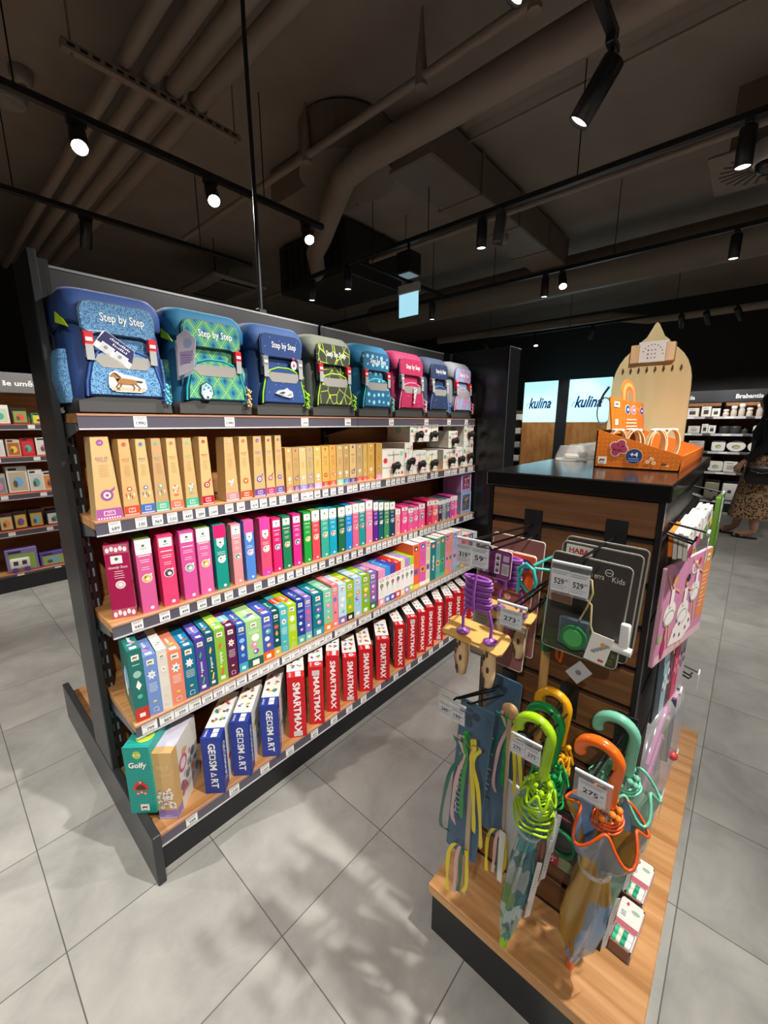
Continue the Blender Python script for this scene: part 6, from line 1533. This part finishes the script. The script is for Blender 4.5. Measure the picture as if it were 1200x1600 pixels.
for i, (x, y, a) in enumerate(((1.125, .245, -1.05), (1.150, .212, -1.15), (1.210, .232, -.95), (1.165, .172, -1.1), (1.245, .180, -1.0), (1.300, .160, -1.1))):
    t = thing('wooden_loop_toy', 'pale wooden loop bundle in the orange display box, %s from the left' % ('first', 'second', 'third', 'fourth', 'fifth', 'sixth')[i], 'wooden toy', (x, y, IZ+.005), a, 'pale wooden loop bundles in the display box')
    for k in range(4):
        m = MB(); V = []; F = []; n = 24; yy = -.012+.0065*k
        pts = [(.020*Cs(q), .045+.040*S(q)*(1 if S(q) > 0 else 1)) for q in [2*PI*j/n for j in range(n)]]
        for px, pz in pts:
            nx, nz = px*.10, (pz-.045)*.055
            V += [(px, yy, pz), (px, yy+.0056, pz), (px-nx, yy+.0056, pz-nz), (px-nx, yy, pz-nz)]
        for j in range(n):
            a0, b0 = 4*j, 4*((j+1) % n)
            for q in range(4): F.append((a0+q, a0+(q+1) % 4, b0+(q+1) % 4, b0+q))
        m.add(V, F, C('#c4ab82' if k % 2 else '#d2bc96', .55), False); m.build('bent_strip', t)
    m = MB(); m.rbox(-.012, -.010, .080, .012, .010, .086, .002, C('#cfd0cc', .5)); m.build('paper_band', t)
t = thing('arched_display_board', 'big arched plywood display board with onion tip standing on the island top', 'display board', (1.60, .272, IZ))
ASC = 1.185
pts = [(-.094, 0), (.094, 0), (.092, .185)]
pts += [(.092*Cs(a)*(1-.0*a), .185+.125*S(a)**.9) for a in [PI*.06*i for i in range(1, 7)]]
pts += [(.030, .314), (.020, .322), (.009, .345), (.004, .356), (0, .360), (-.004, .356), (-.009, .345), (-.020, .322), (-.030, .314)]
pts += [(-p[0], p[1]) for p in reversed(pts[3:9])]+[(-.092, .185)]
t.scale = (1, ASC, ASC*.965)
MB().prism(pts, .012, PLY, WEST(0, 0, 0)).build('board', t)
for s in (-1, 1): m = MB(); m.rbox(-.036, -.010+.040*s-.0, .255, -.012, .010+.040*s-.008*0, .302, .001, BEECH); m.build('card_clip', t)
m = MB(); Xc = WEST(-.030, .0, .282); m.prism(rounded(.066, .054, .002, 2), .0012, C('#e4e2dc', .5), Xc); Xd = Xc @ Matrix.Translation((0, 0, .0012))
for i in range(9): a = PI*(.05+.1*i); m.disc(Xd, .024*Cs(a), -.012+.030*S(a), .0018, C('#6a6f78'), 1, 6)
for i in range(3):
    for j in range(3): m.disc(Xd, -.010+.008*i, -.016+.010*j, .0022, C(('#4a505a', '#9a9ea4', '#8a8f96')[i]), 1, 7)
m.build('instruction_card', t)
for i in range(8):
    u = .066-.019*i
    MB().tube([(-.012, u, .238), (-.020, u, .232), (-.024, u, .236), (-.024, u, .243)], .0018, C('#6a5a3a', .4, .5), 6).build('small_hook', t)
MB().rbox(-.012, -.094, 0, .045, .094, .012, .002, PLY).build('foot', t)
t = thing('looped_cord', 'grey looped cord hanging at the left edge of the arched board', 'cord', (1.59, .385, IZ+.10))
MB().tube([(0, .010*0+.022*Cs(a)+.012, .045*S(a)+.045) for a in [2*PI*i/18 for i in range(18)]], .0022, C('#5a6270', .5), 6, True).build('cord', t)
MB().tube([(0, .030, .07), (-.004, .018, .10), (0, .004, .125)], .004, C('#2a2e36', .5), 6).build('clip', t)
m = None
t = tag(MB().rbox(1.575, .112, IZ, 1.635, .150, IZ+.030, .003, C('#b8322a', .4)).build('small_red_box'), 'small red box on the island top right of the arched board', 'box')
for i in range(5):
    t = thing('clear_package', 'clear plastic package on the left edge of the island top, %s from the front' % ('first', 'second', 'third', 'fourth', 'fifth')[i], 'package', (1.245+.085*i, .385, IZ), .35, 'clear plastic packages on the island top')
    m = MB(); m.loft([[(p[0], p[1], 0) for p in rounded(.085, .085, .01, 3)], [(p[0], p[1], .012) for p in rounded(.080, .080, .01, 3)], [(p[0]*.7+.01, p[1]*.75, .040) for p in rounded(.08, .08, .015, 3)]], CLEAR, None, True, False); m.build('clear_dome', t)
    m = MB(); m.box(-.040, -.040, .001, .040, .040, .004, C('#8a8478', .5)); m.rbox(-.02, -.02, .004, .022, .018, .018, .004, C(('#9a9488', '#6a6258', '#b8b0a0', '#787064', '#a09a8c')[i], .4)); m.build('contents', t)

# ------------------------------------------------------------------ goods helper for the distant shelves
# left background shelving unit (faces -y)
BG = thing('shelving_unit', 'background shelving unit at the left edge with grey lettered header and toys', 'shelf', (.7, 4.6, 0))
def bgp(mb, n):
    o = mb.build(n, BG); o.location = (-.7, -4.6, 0); return o
bgp(MB().box(-.9, 4.37, 0, 2.2, 5.2, .12, BLACK), 'plinth')
bgp(MB().box(-.9, 4.80, .12, 2.2, 4.84, 1.62, OAKBACK), 'back_panel')
m = MB(); m.box(-.9, 4.62, 1.60, 2.2, 4.66, 1.76, C('#6a6a6b', .5)); bgp(m, 'header_panel')
m = MB(); m.text(FRONT(.655, 4.618, 1.675), 'še umělc', 0, 0, .058, WHITE, 2, bold=.02, width=.235); bgp(m, 'header_lettering')
LZ = [(1.345, 4.46), (1.085, 4.46), (.785, 4.45), (.485, 4.44), (.140, 4.385)]
for z, y in LZ:
    m = MB(); m.box(-.9, y, z-.024, 2.2, 4.80, z, OAK); bgp(m, 'shelf_board')
    m = MB(); m.box(-.9, y-.006, z-.042, 2.2, y, z-.004, RAIL); m.box(-.9, y-.009, z-.046, 2.2, y, z-.040, LIP)
    for i in range(14): m.rect(FRONT(-.8+.2*i+.03*S(i*3), y-.006, z-.036), 0, 0, .045, .030, PAPER, 2)
    bgp(m, 'price_rail')
def toy(x, z, y, w, h, d, col, fc, name, lb, round_=False, cat='toy box'):
    def f(m, W, D, H):
        X = face(W, D, H, 'F')
        m.rect(X, W*.08, H*.10, W*.92, H*.80, C(fc, .45), 1); m.poly(X, ell(W*.26, H*.2, 12, W*.5, H*.42), C(random.choice(MOT)), 2); m.poly(X, ell(W*.12, H*.14, 8, W*.36, H*.36), C('#6a5a4a'), 3); m.rect(X, W*.1, H*.86, W*.5, H*.95, C('#26262a'), 2); m.rect(X, 0, 0, W, H*.05, C('#c42030', .4), 2)
    carton(name, lb, cat, x, y, z, w, d, h, col, f, random.uniform(-.1, .1), 'toys on the left background shelves')
rows = [(1.345, 4.50, [(.40,.13,.15,'#e8e6e0','#c8d8b8','white toy box with green picture'), (.545,.10,.13,'#3a2a24','#8aa05a','dark framed toy box'), (.665,.12,.09,'#2f9a6a','#e0d03a','green and yellow toy pack'), (.80,.14,.12,'#d8d4cc','#8ab8e0','pale toy box')]),
        (1.085, 4.49, [(.36,.10,.14,'#ebe9e4','#d8dce0','white box with blue tools'), (.475,.085,.14,'#d8c8b0','#b86a3a','brown patterned box'), (.565,.085,.15,'#c8202c','#d83a44','plain red box with white disc'), (.66,.11,.15,'#eeece8','#e0dcd6','white box with brown toy'), (.80,.12,.15,'#e0ddd6','#a8b8c8','grey-white box')]),
        (.785, 4.48, [(.34,.09,.17,'#b8b4ac','#8a8f94','grey box'), (.44,.13,.22,'#e6e4de','#c8b89a','tall white box with wooden street'), (.575,.09,.185,'#e9e7e2','#d8d4d0','white box with red side letters'), (.665,.10,.165,'#e8e5df','#e0944a','white box with an orange croissant'), (.79,.11,.18,'#dedad2','#a87a5a','beige-white box')]),
        (.485, 4.47, [(.34,.085,.15,'#4a2a30','#d8c08a','maroon bag with farm picture'), (.43,.085,.155,'#3a2a2c','#e0b85a','dark bag with sunny farm picture'), (.53,.09,.155,'#43282c','#c8a85a','dark red bag with a hen picture'), (.64,.13,.13,'#1f2a3a','#d8d4d0','navy and white bag'), (.80,.11,.14,'#3a2a30','#b8a08a','dark brown bag')]),
        (.140, 4.42, [(.33,.20,.19,'#8a7ab8','#8fb04a','violet toy box with green picture'), (.545,.17,.115,'#6a54a8','#a8b86a','purple toy box with track picture'), (.725,.12,.16,'#e2e0da','#5a4a9a','white and violet toy box'), (.86,.14,.17,'#5a48a0','#c8c4bc','dark violet toy box')])]
ords = ('top', 'second', 'third', 'fourth', 'lowest')
for (z, y, its), od in zip(rows, ords):
    for x, w, h, c, fc, lb in its: toy(x, z, y, w, h, .12, c, fc, 'toy_box', '%s on the %s left background shelf' % (lb, od))
t = thing('toy_carriage', 'white toy carriage with violet wheels on the lowest left background shelf', 'toy', (.41, 4.405, .142))
m = MB(); m.rbox(-.06, 0, .03, .07, .02, .12, .012, WHITE, 2); m.build('carriage_body', t)
for u in (-.035, .04): MB().prism(ell(.020, .020, 16), .008, C('#5a3f9a', .4), FR((u, -.001, .020), (1, 0, 0), (0, 0, 1))).build('wheel', t)
for u in (-.04, .015): m = MB(); m.rect(FRONT(u, 0, .06), 0, 0, .03, .035, C('#4a3a3a'), 2); m.build('window_opening', t)

# ------------------------------------------------------------------ far end: lit signs and kitchenware shelves
GLOWB = None
def glow(name, c, e):
    m, nt, b = new_mat(name); b.inputs['Base Color'].default_value = lin(c); b.inputs['Emission Color'].default_value = lin(c); b.inputs['Emission Strength'].default_value = e; b.inputs['Roughness'].default_value = .3
    return m
SIGN = glow('backlit_pale_blue', '#b4ecfa', 1.15)
BLUE = C('#1f3f8a', .4)
for k, (ya, yb, lb) in enumerate(((3.46, 2.815, 'left of the two backlit pale blue signs with blue script lettering over slanted wood'), (2.62, 1.93, 'right of the two backlit pale blue signs, partly behind the orange display box'))):
    t = thing('backlit_sign', lb, 'sign', (8.02, (ya+yb)/2, 0), 0, 'backlit signs with blue script')
    w = ya-yb
    MB().box(0, -w/2, .0, .06, w/2, 1.365, CHEV).build('slanted_wood_panel', t)
    MB().rbox(.0, -w/2, 1.365, .06, w/2, 2.115, .003, SIGN).build('light_box', t)
    m = MB(); X = WEST(-.001, 0, 1.72); m.text(X, 'kulina', 0, 0, .27, BLUE, 2, width=w*.66, bold=.03, shear=.35)
    m.tube([tuple(X @ Vector(p)) for p in ((-w*.40, -.07, 0), (-w*.37, -.02, 0), (-w*.32, .01, 0))], .005, BLUE, 5); m.tube([tuple(X @ Vector(p)) for p in ((w*.29, -.05, 0), (w*.34, -.01, 0), (w*.36, .04, 0))], .005, BLUE, 5)
    m.build('script_lettering', t)
tag(MB().rbox(8.0, 2.62, 0, 8.2, 2.815, 2.12, .004, C('#2c2f34', .35)).build('dark_pillar'), 'dark grey pillar between the two backlit signs', 'pillar')
SU = thing('shelving_unit', 'narrow oak shelving sliver left of the backlit signs', 'shelf', (8.1, 3.7, 0))
def sup(mb, n):
    o = mb.build(n, SU); o.location = (-8.1, -3.7, 0)
sup(MB().box(8.35, 3.47, 0, 8.39, 4.2, 1.60, OAKBACK), 'back_panel'); sup(MB().box(8.0, 3.66, 0, 8.36, 3.70, 1.60, OAK), 'side_panel')
for i in range(5): m = MB(); m.box(8.02, 3.47, .30+.27*i, 8.35, 3.66, .32+.27*i, BLACK); sup(m, 'shelf_board')
for i in range(5):
    tag(MB().rbox(8.05, 3.49, .321+.27*i, 8.15, 3.63, .44+.27*i, .012, C(('#b8372c', '#d8d4cc', '#a8a49c', '#cfcac2', '#e6e2da')[i], .5)).build('storage_box'), '%s box on the narrow shelving left of the signs' % ('red', 'cream', 'grey', 'light grey', 'white')[i], 'box')
BW = thing('shelving_unit', 'far kitchenware wall shelving with dark lettered header', 'shelf', (8.4, 0, 0))
def bwp(mb, n):
    o = mb.build(n, BW); o.location = (-8.4, 0, 0); return o
bwp(MB().box(8.10, -3.6, 0, 8.7, 1.9, .11, BLACK), 'plinth')
bwp(MB().box(8.62, -3.6, .11, 8.66, 1.9, 1.66, OAKBACK), 'back_panel')
bwp(MB().box(8.20, -3.6, 1.66, 8.26, 1.9, 1.83, C('#24282e', .5)), 'header_panel')
for y in (.92, .12, -.88): m = MB(); m.text(WEST(8.198, y, 1.735), 'Brabantia', 0, 0, .085, C('#d8dadc', .5), 2, width=.31, bold=.03); bwp(m, 'header_lettering')
for y in (1.45, .42, -.58, -1.6): bwp(MB().box(8.52, y-.025, .1, 8.62, y+.025, 1.66, BLACK), 'upright')
BZ = [1.445, 1.190, .920, .610, .165]
for z in BZ:
    m = MB(); m.box(8.15, -3.6, z-.022, 8.62, 1.9, z, BLACK2 if z < 1.4 else OAKY); bwp(m, 'shelf_board')
    m = MB(); m.box(8.144, -3.6, z-.036, 8.15, 1.9, z-.002, C('#b9bac0', .4)); 
    for i in range(22): m.rect(WEST(8.143, 1.8-.24*i, z-.034), 0, 0, .10, .030, C('#4a4c56' if i % 2 else '#e6e6e8', .5), 2)
    bwp(m, 'price_rail')
KW = C('#dcdbd6', .4)
def kbox(y, z, w, h, label, c='#dddbd5', dark=True):
    t = thing('kitchenware_box', label, 'box', (8.2, y, z), 0, 'white kitchenware boxes')
    m = MB(); m.rbox(0, -w/2, 0, .16, w/2, h, .004, C(c, .45)); m.build('box', t)
    m = MB(); X = WEST(-.001, 0, h/2); m.poly(X, rounded(w*.5, h*.42, .004, 2, 0, -h*.06), C('#3c3c40' if dark else '#a8a8a4'), 2); m.rect(X, -w*.3, h*.30, w*.2, h*.36, C('#8a8a8c'), 2); m.build('product_picture', t)
kbox(.77, 1.445, .16, .13, 'white kitchenware box with dark picture, widest on the top far shelf'); kbox(.60, 1.445, .12, .15, 'white kitchenware box, middle of three on the top far shelf'); kbox(.48, 1.445, .10, .12, 'white kitchenware box, right of three on the top far shelf')
kbox(.72, 1.19, .15, .11, 'white kitchenware box on the second far shelf behind the arched board', '#d8d5ce', False); kbox(.585, 1.19, .08, .14, 'narrow white kitchenware box, left of a pair on the second far shelf'); kbox(.495, 1.19, .09, .12, 'narrow white kitchenware box, right of a pair on the second far shelf')
kbox(.66, .92, .20, .15, 'pale grey kitchenware box on the third far shelf', '#b8b5b2', False); kbox(.90, .92, .22, .12, 'grey kitchenware box at the left of the third far shelf', '#a8a6a4', False)
kbox(.92, 1.445, .14, .12, 'white kitchenware box hidden by the arched board on the top far shelf'); kbox(.20, .61, .16, .16, 'white kitchenware box on the fourth far shelf right of the tray', '#dcdad4', False)
for i, y in enumerate((.36, .27, .18, .09, -.02)):
    t = thing('storage_jar', 'stacked glass and white storage jar on the top far shelf, %s from the left' % ('first', 'second', 'third', 'fourth', 'fifth')[i], 'jar', (8.24, y, 1.445), 0, 'storage jars on the top far shelf')
    h = (.10, .15, .18, .12, .17)[i]
    MB().lathe([(.035, 0), (.038, .01), (.038, h*.5), (.028, h*.62), (.030, h*.75)], C('#b4b0a8', .2), 16).build('jar_body', t)
    MB().lathe([(.034, h*.75), (.036, h*.78), (.034, h), (.01, h+.004)], KW, 16).build('lid', t)
for i, (y, w) in enumerate(((.36, .15), (.24, .15), (.13, .08))):
    t = thing('bread_bin' if w > .1 else 'small_canister', 'dark grey metal %s on the second far shelf, %s from the left' % ('bin' if w > .1 else 'canister', ('first', 'second', 'third')[i]), 'container', (8.26, y-.02, 1.19))
    MB().lathe([(w*.42, 0), (w*.46, .01), (w*.46, .085 if w > .1 else .05)], C('#3c3d3e', .4), 20).build('body', t)
    MB().lathe([(w*.48, .085 if w > .1 else .05), (w*.48, .10 if w > .1 else .06), (w*.2, .112 if w > .1 else .066), (.012, .112 if w > .1 else .066), (.01, .13 if w > .1 else .08)], C('#333435', .4), 20).build('lid', t)
def lunch(y, z, w, h, lb, oval=False):
    t = thing('lunch_box', lb, 'lunch box', (8.22, y, z), 0, 'white lunch boxes and trays')
    sh = ell(w/2, h/2, 26, 0, h/2) if oval else rounded(w, h, .03, 5, 0, h/2)
    MB().prism(sh, .04, KW, WEST(.04, 0, 0), .06, True).build('body', t)
    m = MB(); X = WEST(-.001, 0, 0); m.poly(X, ell(w*.22, h*.18, 14, 0, h*.45), C('#8a948a'), 2); m.poly(X, ell(w*.15, h*.08, 10, .01, h*.4), C('#c8c06a'), 3); m.build('printed_picture', t)
lunch(.02-.10, 1.19, .20, .12, 'white lunch box with dark base on the second far shelf'); lunch(-.26, 1.19, .18, .12, 'white lunch box half behind the woman on the second far shelf')
lunch(.385, .92, .17, .16, 'square white lunch box on the third far shelf'); lunch(.175, .92, .23, .165, 'oval white tray on the third far shelf', True); lunch(-.04, .92, .17, .16, 'white lunch box beside the woman on the third far shelf', True)
lunch(.38, .61, .19, .16, 'rounded white tray on the fourth far shelf'); lunch(-.06, .61, .2, .16, 'white tray behind the woman on the fourth far shelf')
for i, (y, c, lb) in enumerate(((.38, '#8a8272', 'beige pedal bin on the lowest far shelf'), (.16, '#cfcfcb', 'white pedal bin on the lowest far shelf beside the woman'), (.62, '#6a665e', 'grey brown pedal bin on the lowest far shelf, partly hidden by the island'), (-.10, '#b8b8b4', 'light grey pedal bin behind the woman'))):
    t = thing('pedal_bin', lb, 'bin', (8.30, y, .165), 0, 'pedal bins on the lowest far shelf')
    MB().rbox(-.08, -.09, 0, .08, .09, .27, .014, C(c, .35), 2).build('body', t)
    MB().rbox(-.082, -.092, .272, .082, .092, .315, .014, C('#3a3a3a' if i else '#5a564c', .35), 2).build('lid', t)
    m = MB(); X = WEST(-.081, 0, .14); m.poly(X, rounded(.045, .05, .006, 3), C('#3a3a3c'), 1); m.build('label_sticker', t)

# ------------------------------------------------------------------ the shopper
P0 = Vector((6.5, -.12, 0))
sh = thing('person', 'person with long dark hair in black top and leopard skirt walking at the right edge', 'person', tuple(P0))
SK = C('#c79a82', .5)
def skin(verts, edges, radii, name, mat, parent, sub=2, root=0):
    me = bpy.data.meshes.new(name); me.from_pydata(verts, edges, [])
    o = bpy.data.objects.new(name, me); COL.objects.link(o); o.parent = parent
    sm_ = o.modifiers.new('skin', 'SKIN'); sm_.use_smooth_shade = True
    lay = me.skin_vertices[0].data
    for i, r in enumerate(radii):
        lay[i].radius = (r, r) if not isinstance(r, tuple) else r
        lay[i].use_root = (i == root)
    s2 = o.modifiers.new('sub', 'SUBSURF'); s2.levels = sub; s2.render_levels = sub
    me.materials.append(mat)
    return o
# facing +y, mid-stride; x is sideways (her left hand is on the -x side, towards the viewer)
V = []; E = []; Rr = []
def vtx(p, r, link=None):
    V.append(p); Rr.append(r)
    if link is not None: E.append((link, len(V)-1))
    return len(V)-1
pel = vtx((0, -.02, .92), (.13, .10)); wa = vtx((0, 0, 1.08), (.115, .09), pel); ch = vtx((0, .0, 1.26), (.135, .10), wa); sh0 = vtx((0, -.01, 1.37), (.10, .07), ch); nk = vtx((0, .01, 1.45), .048, sh0); hb = vtx((0, .03, 1.52), .062, nk); hm_ = vtx((0, .035, 1.58), .083, hb); ht = vtx((0, .02, 1.64), .066, hm_)
vtx((0, .115, 1.555), .016, hm_)                                  # nose
hands = []
for s, (ey, ez, hy, hz) in ((-1, (-.02, 1.10, .17, .90)), (1, (-.08, 1.10, .02, .88))):
    a = vtx((s*.165, -.01, 1.36), .052, sh0); e = vtx((s*.205, ey, ez), .040, a); w_ = vtx((s*.19, hy, hz), .026, e); hnd = vtx((s*.185, hy+.03, hz-.045), (.016, .034), w_); hands.append((s, hnd))
    for k in range(4):
        f1 = vtx((s*.185-.006*s, hy+.012+.016*k, hz-.095), .009, hnd); vtx((s*.18-.016*s, hy+.020+.016*k, hz-.125+.004*k), .0075, f1)
    th_ = vtx((s*.175-.012*s, hy+.062, hz-.05), .010, w_); vtx((s*.17-.012*s, hy+.072, hz-.085), .008, th_)
for s, (ky, kz, ay, az, ty) in ((-1, (.10, .50, -.02, .085, .0)), (1, (.10, .50, .16, .09, .18))):
    hp = vtx((s*.085, -.02, .86), .088, pel); kn = vtx((s*.085, ky*.6, kz), .064, hp); cf = vtx((s*.085, ay*.6+.0, .33), .060, kn); an = vtx((s*.085, ay-.02, az), .040, cf); bl = vtx((s*.085, ty+.07, .038), (.044, .028), an); vtx((s*.085, ty+.145, .030), (.044, .020), bl)
skin(V, E, Rr, 'body', SK, sh)
# clothing
def ring(cx, cy, z, rx, ry, n=28, wob=0, ph=0): return [(cx+rx*Cs(a)*(1+wob*S(6*a+ph)), cy+ry*S(a)*(1+wob*S(6*a+ph)), z) for a in [2*PI*j/n for j in range(n)]]
TOPB = C('#0c0c0e', .8)
m = MB(); m.loft([ring(0, -.02, .86, .165, .145), ring(0, -.015, .98, .155, .135), ring(0, 0, 1.10, .142, .122), ring(0, 0, 1.25, .165, .135), ring(0, -.01, 1.36, .19, .10), ring(0, 0, 1.43, .085, .075)], TOPB)
m.build('black_top', sh)
for s, e, w_ in ((-1, (-.205, -.02, 1.10), (-.192, .14, .93)), (1, (.205, -.08, 1.10), (.192, .0, .91))):
    MB().tube([(s*.150, -.01, 1.37), (s*.185, -.015, 1.25), e, w_], [.066, .062, .055, .042], TOPB, 12).build('sleeve', sh)
LEO = new_mat('leopard_cloth')
def leo():
    m, nt, b = LEO
    mp = coords(nt, (1, 1, 1)); v = N(nt, 'ShaderNodeTexVoronoi', feature='F1'); v.inputs['Scale'].default_value = 44
    nz = N(nt, 'ShaderNodeTexNoise'); nz.inputs['Scale'].default_value = 30
    mixv = N(nt, 'ShaderNodeVectorMath', operation='MULTIPLY_ADD'); mixv.inputs[1].default_value = (.03, .03, .03)
    nt.links.new(mp.outputs[0], nz.inputs['Vector']); nt.links.new(nz.outputs['Color'], mixv.inputs[0]); nt.links.new(mp.outputs[0], mixv.inputs[2]); nt.links.new(mixv.outputs[0], v.inputs['Vector'])
    r = ramp(nt, [(.0, '#6a4a30'), (.22, '#1d1510'), (.44, '#c09a74')], 'CONSTANT'); nt.links.new(v.outputs['Distance'], r.inputs[0]); nt.links.new(r.outputs[0], b.inputs['Base Color']); b.inputs['Roughness'].default_value = .7
    return m
LEOM = leo()
m = MB(); m.loft([ring(0, .035, .24, .165, .190, 40, .045), ring(0, .02, .45, .168, .182, 40, .035, .3), ring(0, -.005, .70, .172, .175, 40, .015, .6), ring(0, -.02, .90, .172, .16, 40), ring(0, -.02, .99, .165, .148, 40)], LEOM, None, False)
m.build('leopard_skirt', sh)
HA = C('#1d120e', .6)
m = MB(); m.loft([ring(0, -.10, 1.24, .10, .045, 28, .08), ring(0, -.095, 1.36, .118, .07, 28, .05), ring(0, -.05, 1.48, .108, .095, 28, .03), ring(0, -.005, 1.56, .105, .105), ring(0, .0, 1.63, .095, .10), ring(0, .0, 1.675, .06, .065), ring(0, .0, 1.69, .02, .02)], HA)
m.build('long_hair', sh)
for s in (-1, 1): MB().tube([(s*.085, .05, 1.64), (s*.10, .06, 1.56), (s*.105, .035, 1.45), (s*.10, .02, 1.33)], [.02, .026, .03, .018], HA, 8).build('hair_strand', sh)
m = MB()
for s in (-1, 1): m.ball((s*.030, .108, 1.585), .011, C('#e8e4de', .3), 8, (1, .5, .7)); m.ball((s*.030, .1135, 1.585), .006, C('#2a1c14', .3), 8, (1, .5, 1)); m.tube([(s*.016, .113, 1.603), (s*.044, .106, 1.602)], .003, HA, 5)
m.tube([(-.022, .106, 1.528), (0, .111, 1.526), (.022, .106, 1.528)], .0045, C('#a8584e', .4), 6)
m.build('face_features', sh)
for s, ty, tz in ((-1, .0, 0), (1, .18, 0)):
    m = MB(); m.prism([(p[0], p[1]) for p in ell(.044, .125, 18)], .014, BLACK, Matrix.Translation((s*.085, ty+.04, tz))); 
    for k in (.085, .105): m.tube([(s*.085-.040, ty+k, .016), (s*.085, ty+k+.008, .062), (s*.085+.040, ty+k, .016)], .010, BLACK, 6)
    m.ball((s*.085, ty+.10, .068), .010, CHROME, 8, (1.4, 1, .5)); m.build('sandal', sh)
bg = thing('shoulder_bag', 'black crossbody bag on the hip of the woman in the leopard skirt', 'bag', (6.285, -.13, .67))
m = MB(); m.loft([[(p[0], p[1], 0) for p in rounded(.08, .24, .035, 4)], [(p[0], p[1], .06) for p in rounded(.105, .30, .045, 4)], [(p[0], p[1], .17) for p in rounded(.09, .29, .04, 4)], [(p[0], p[1], .20) for p in rounded(.05, .26, .02, 4)]], C('#101216', .35)); m.build('bag_body', bg)
MB().tube([(-.045, -.10, .15), (-.052, 0, .12), (-.045, .10, .15)], .004, C('#8a7a54', .3, .8), 6).build('zipper', bg)
MB().tube(smooth([(0, .13, .17), (.06, .12, .34), (.12, .10, .48), (.165, .075, .64), (.17, -.05, .80)]), .009, C('#101216', .4), 6).build('bag_strap', bg)
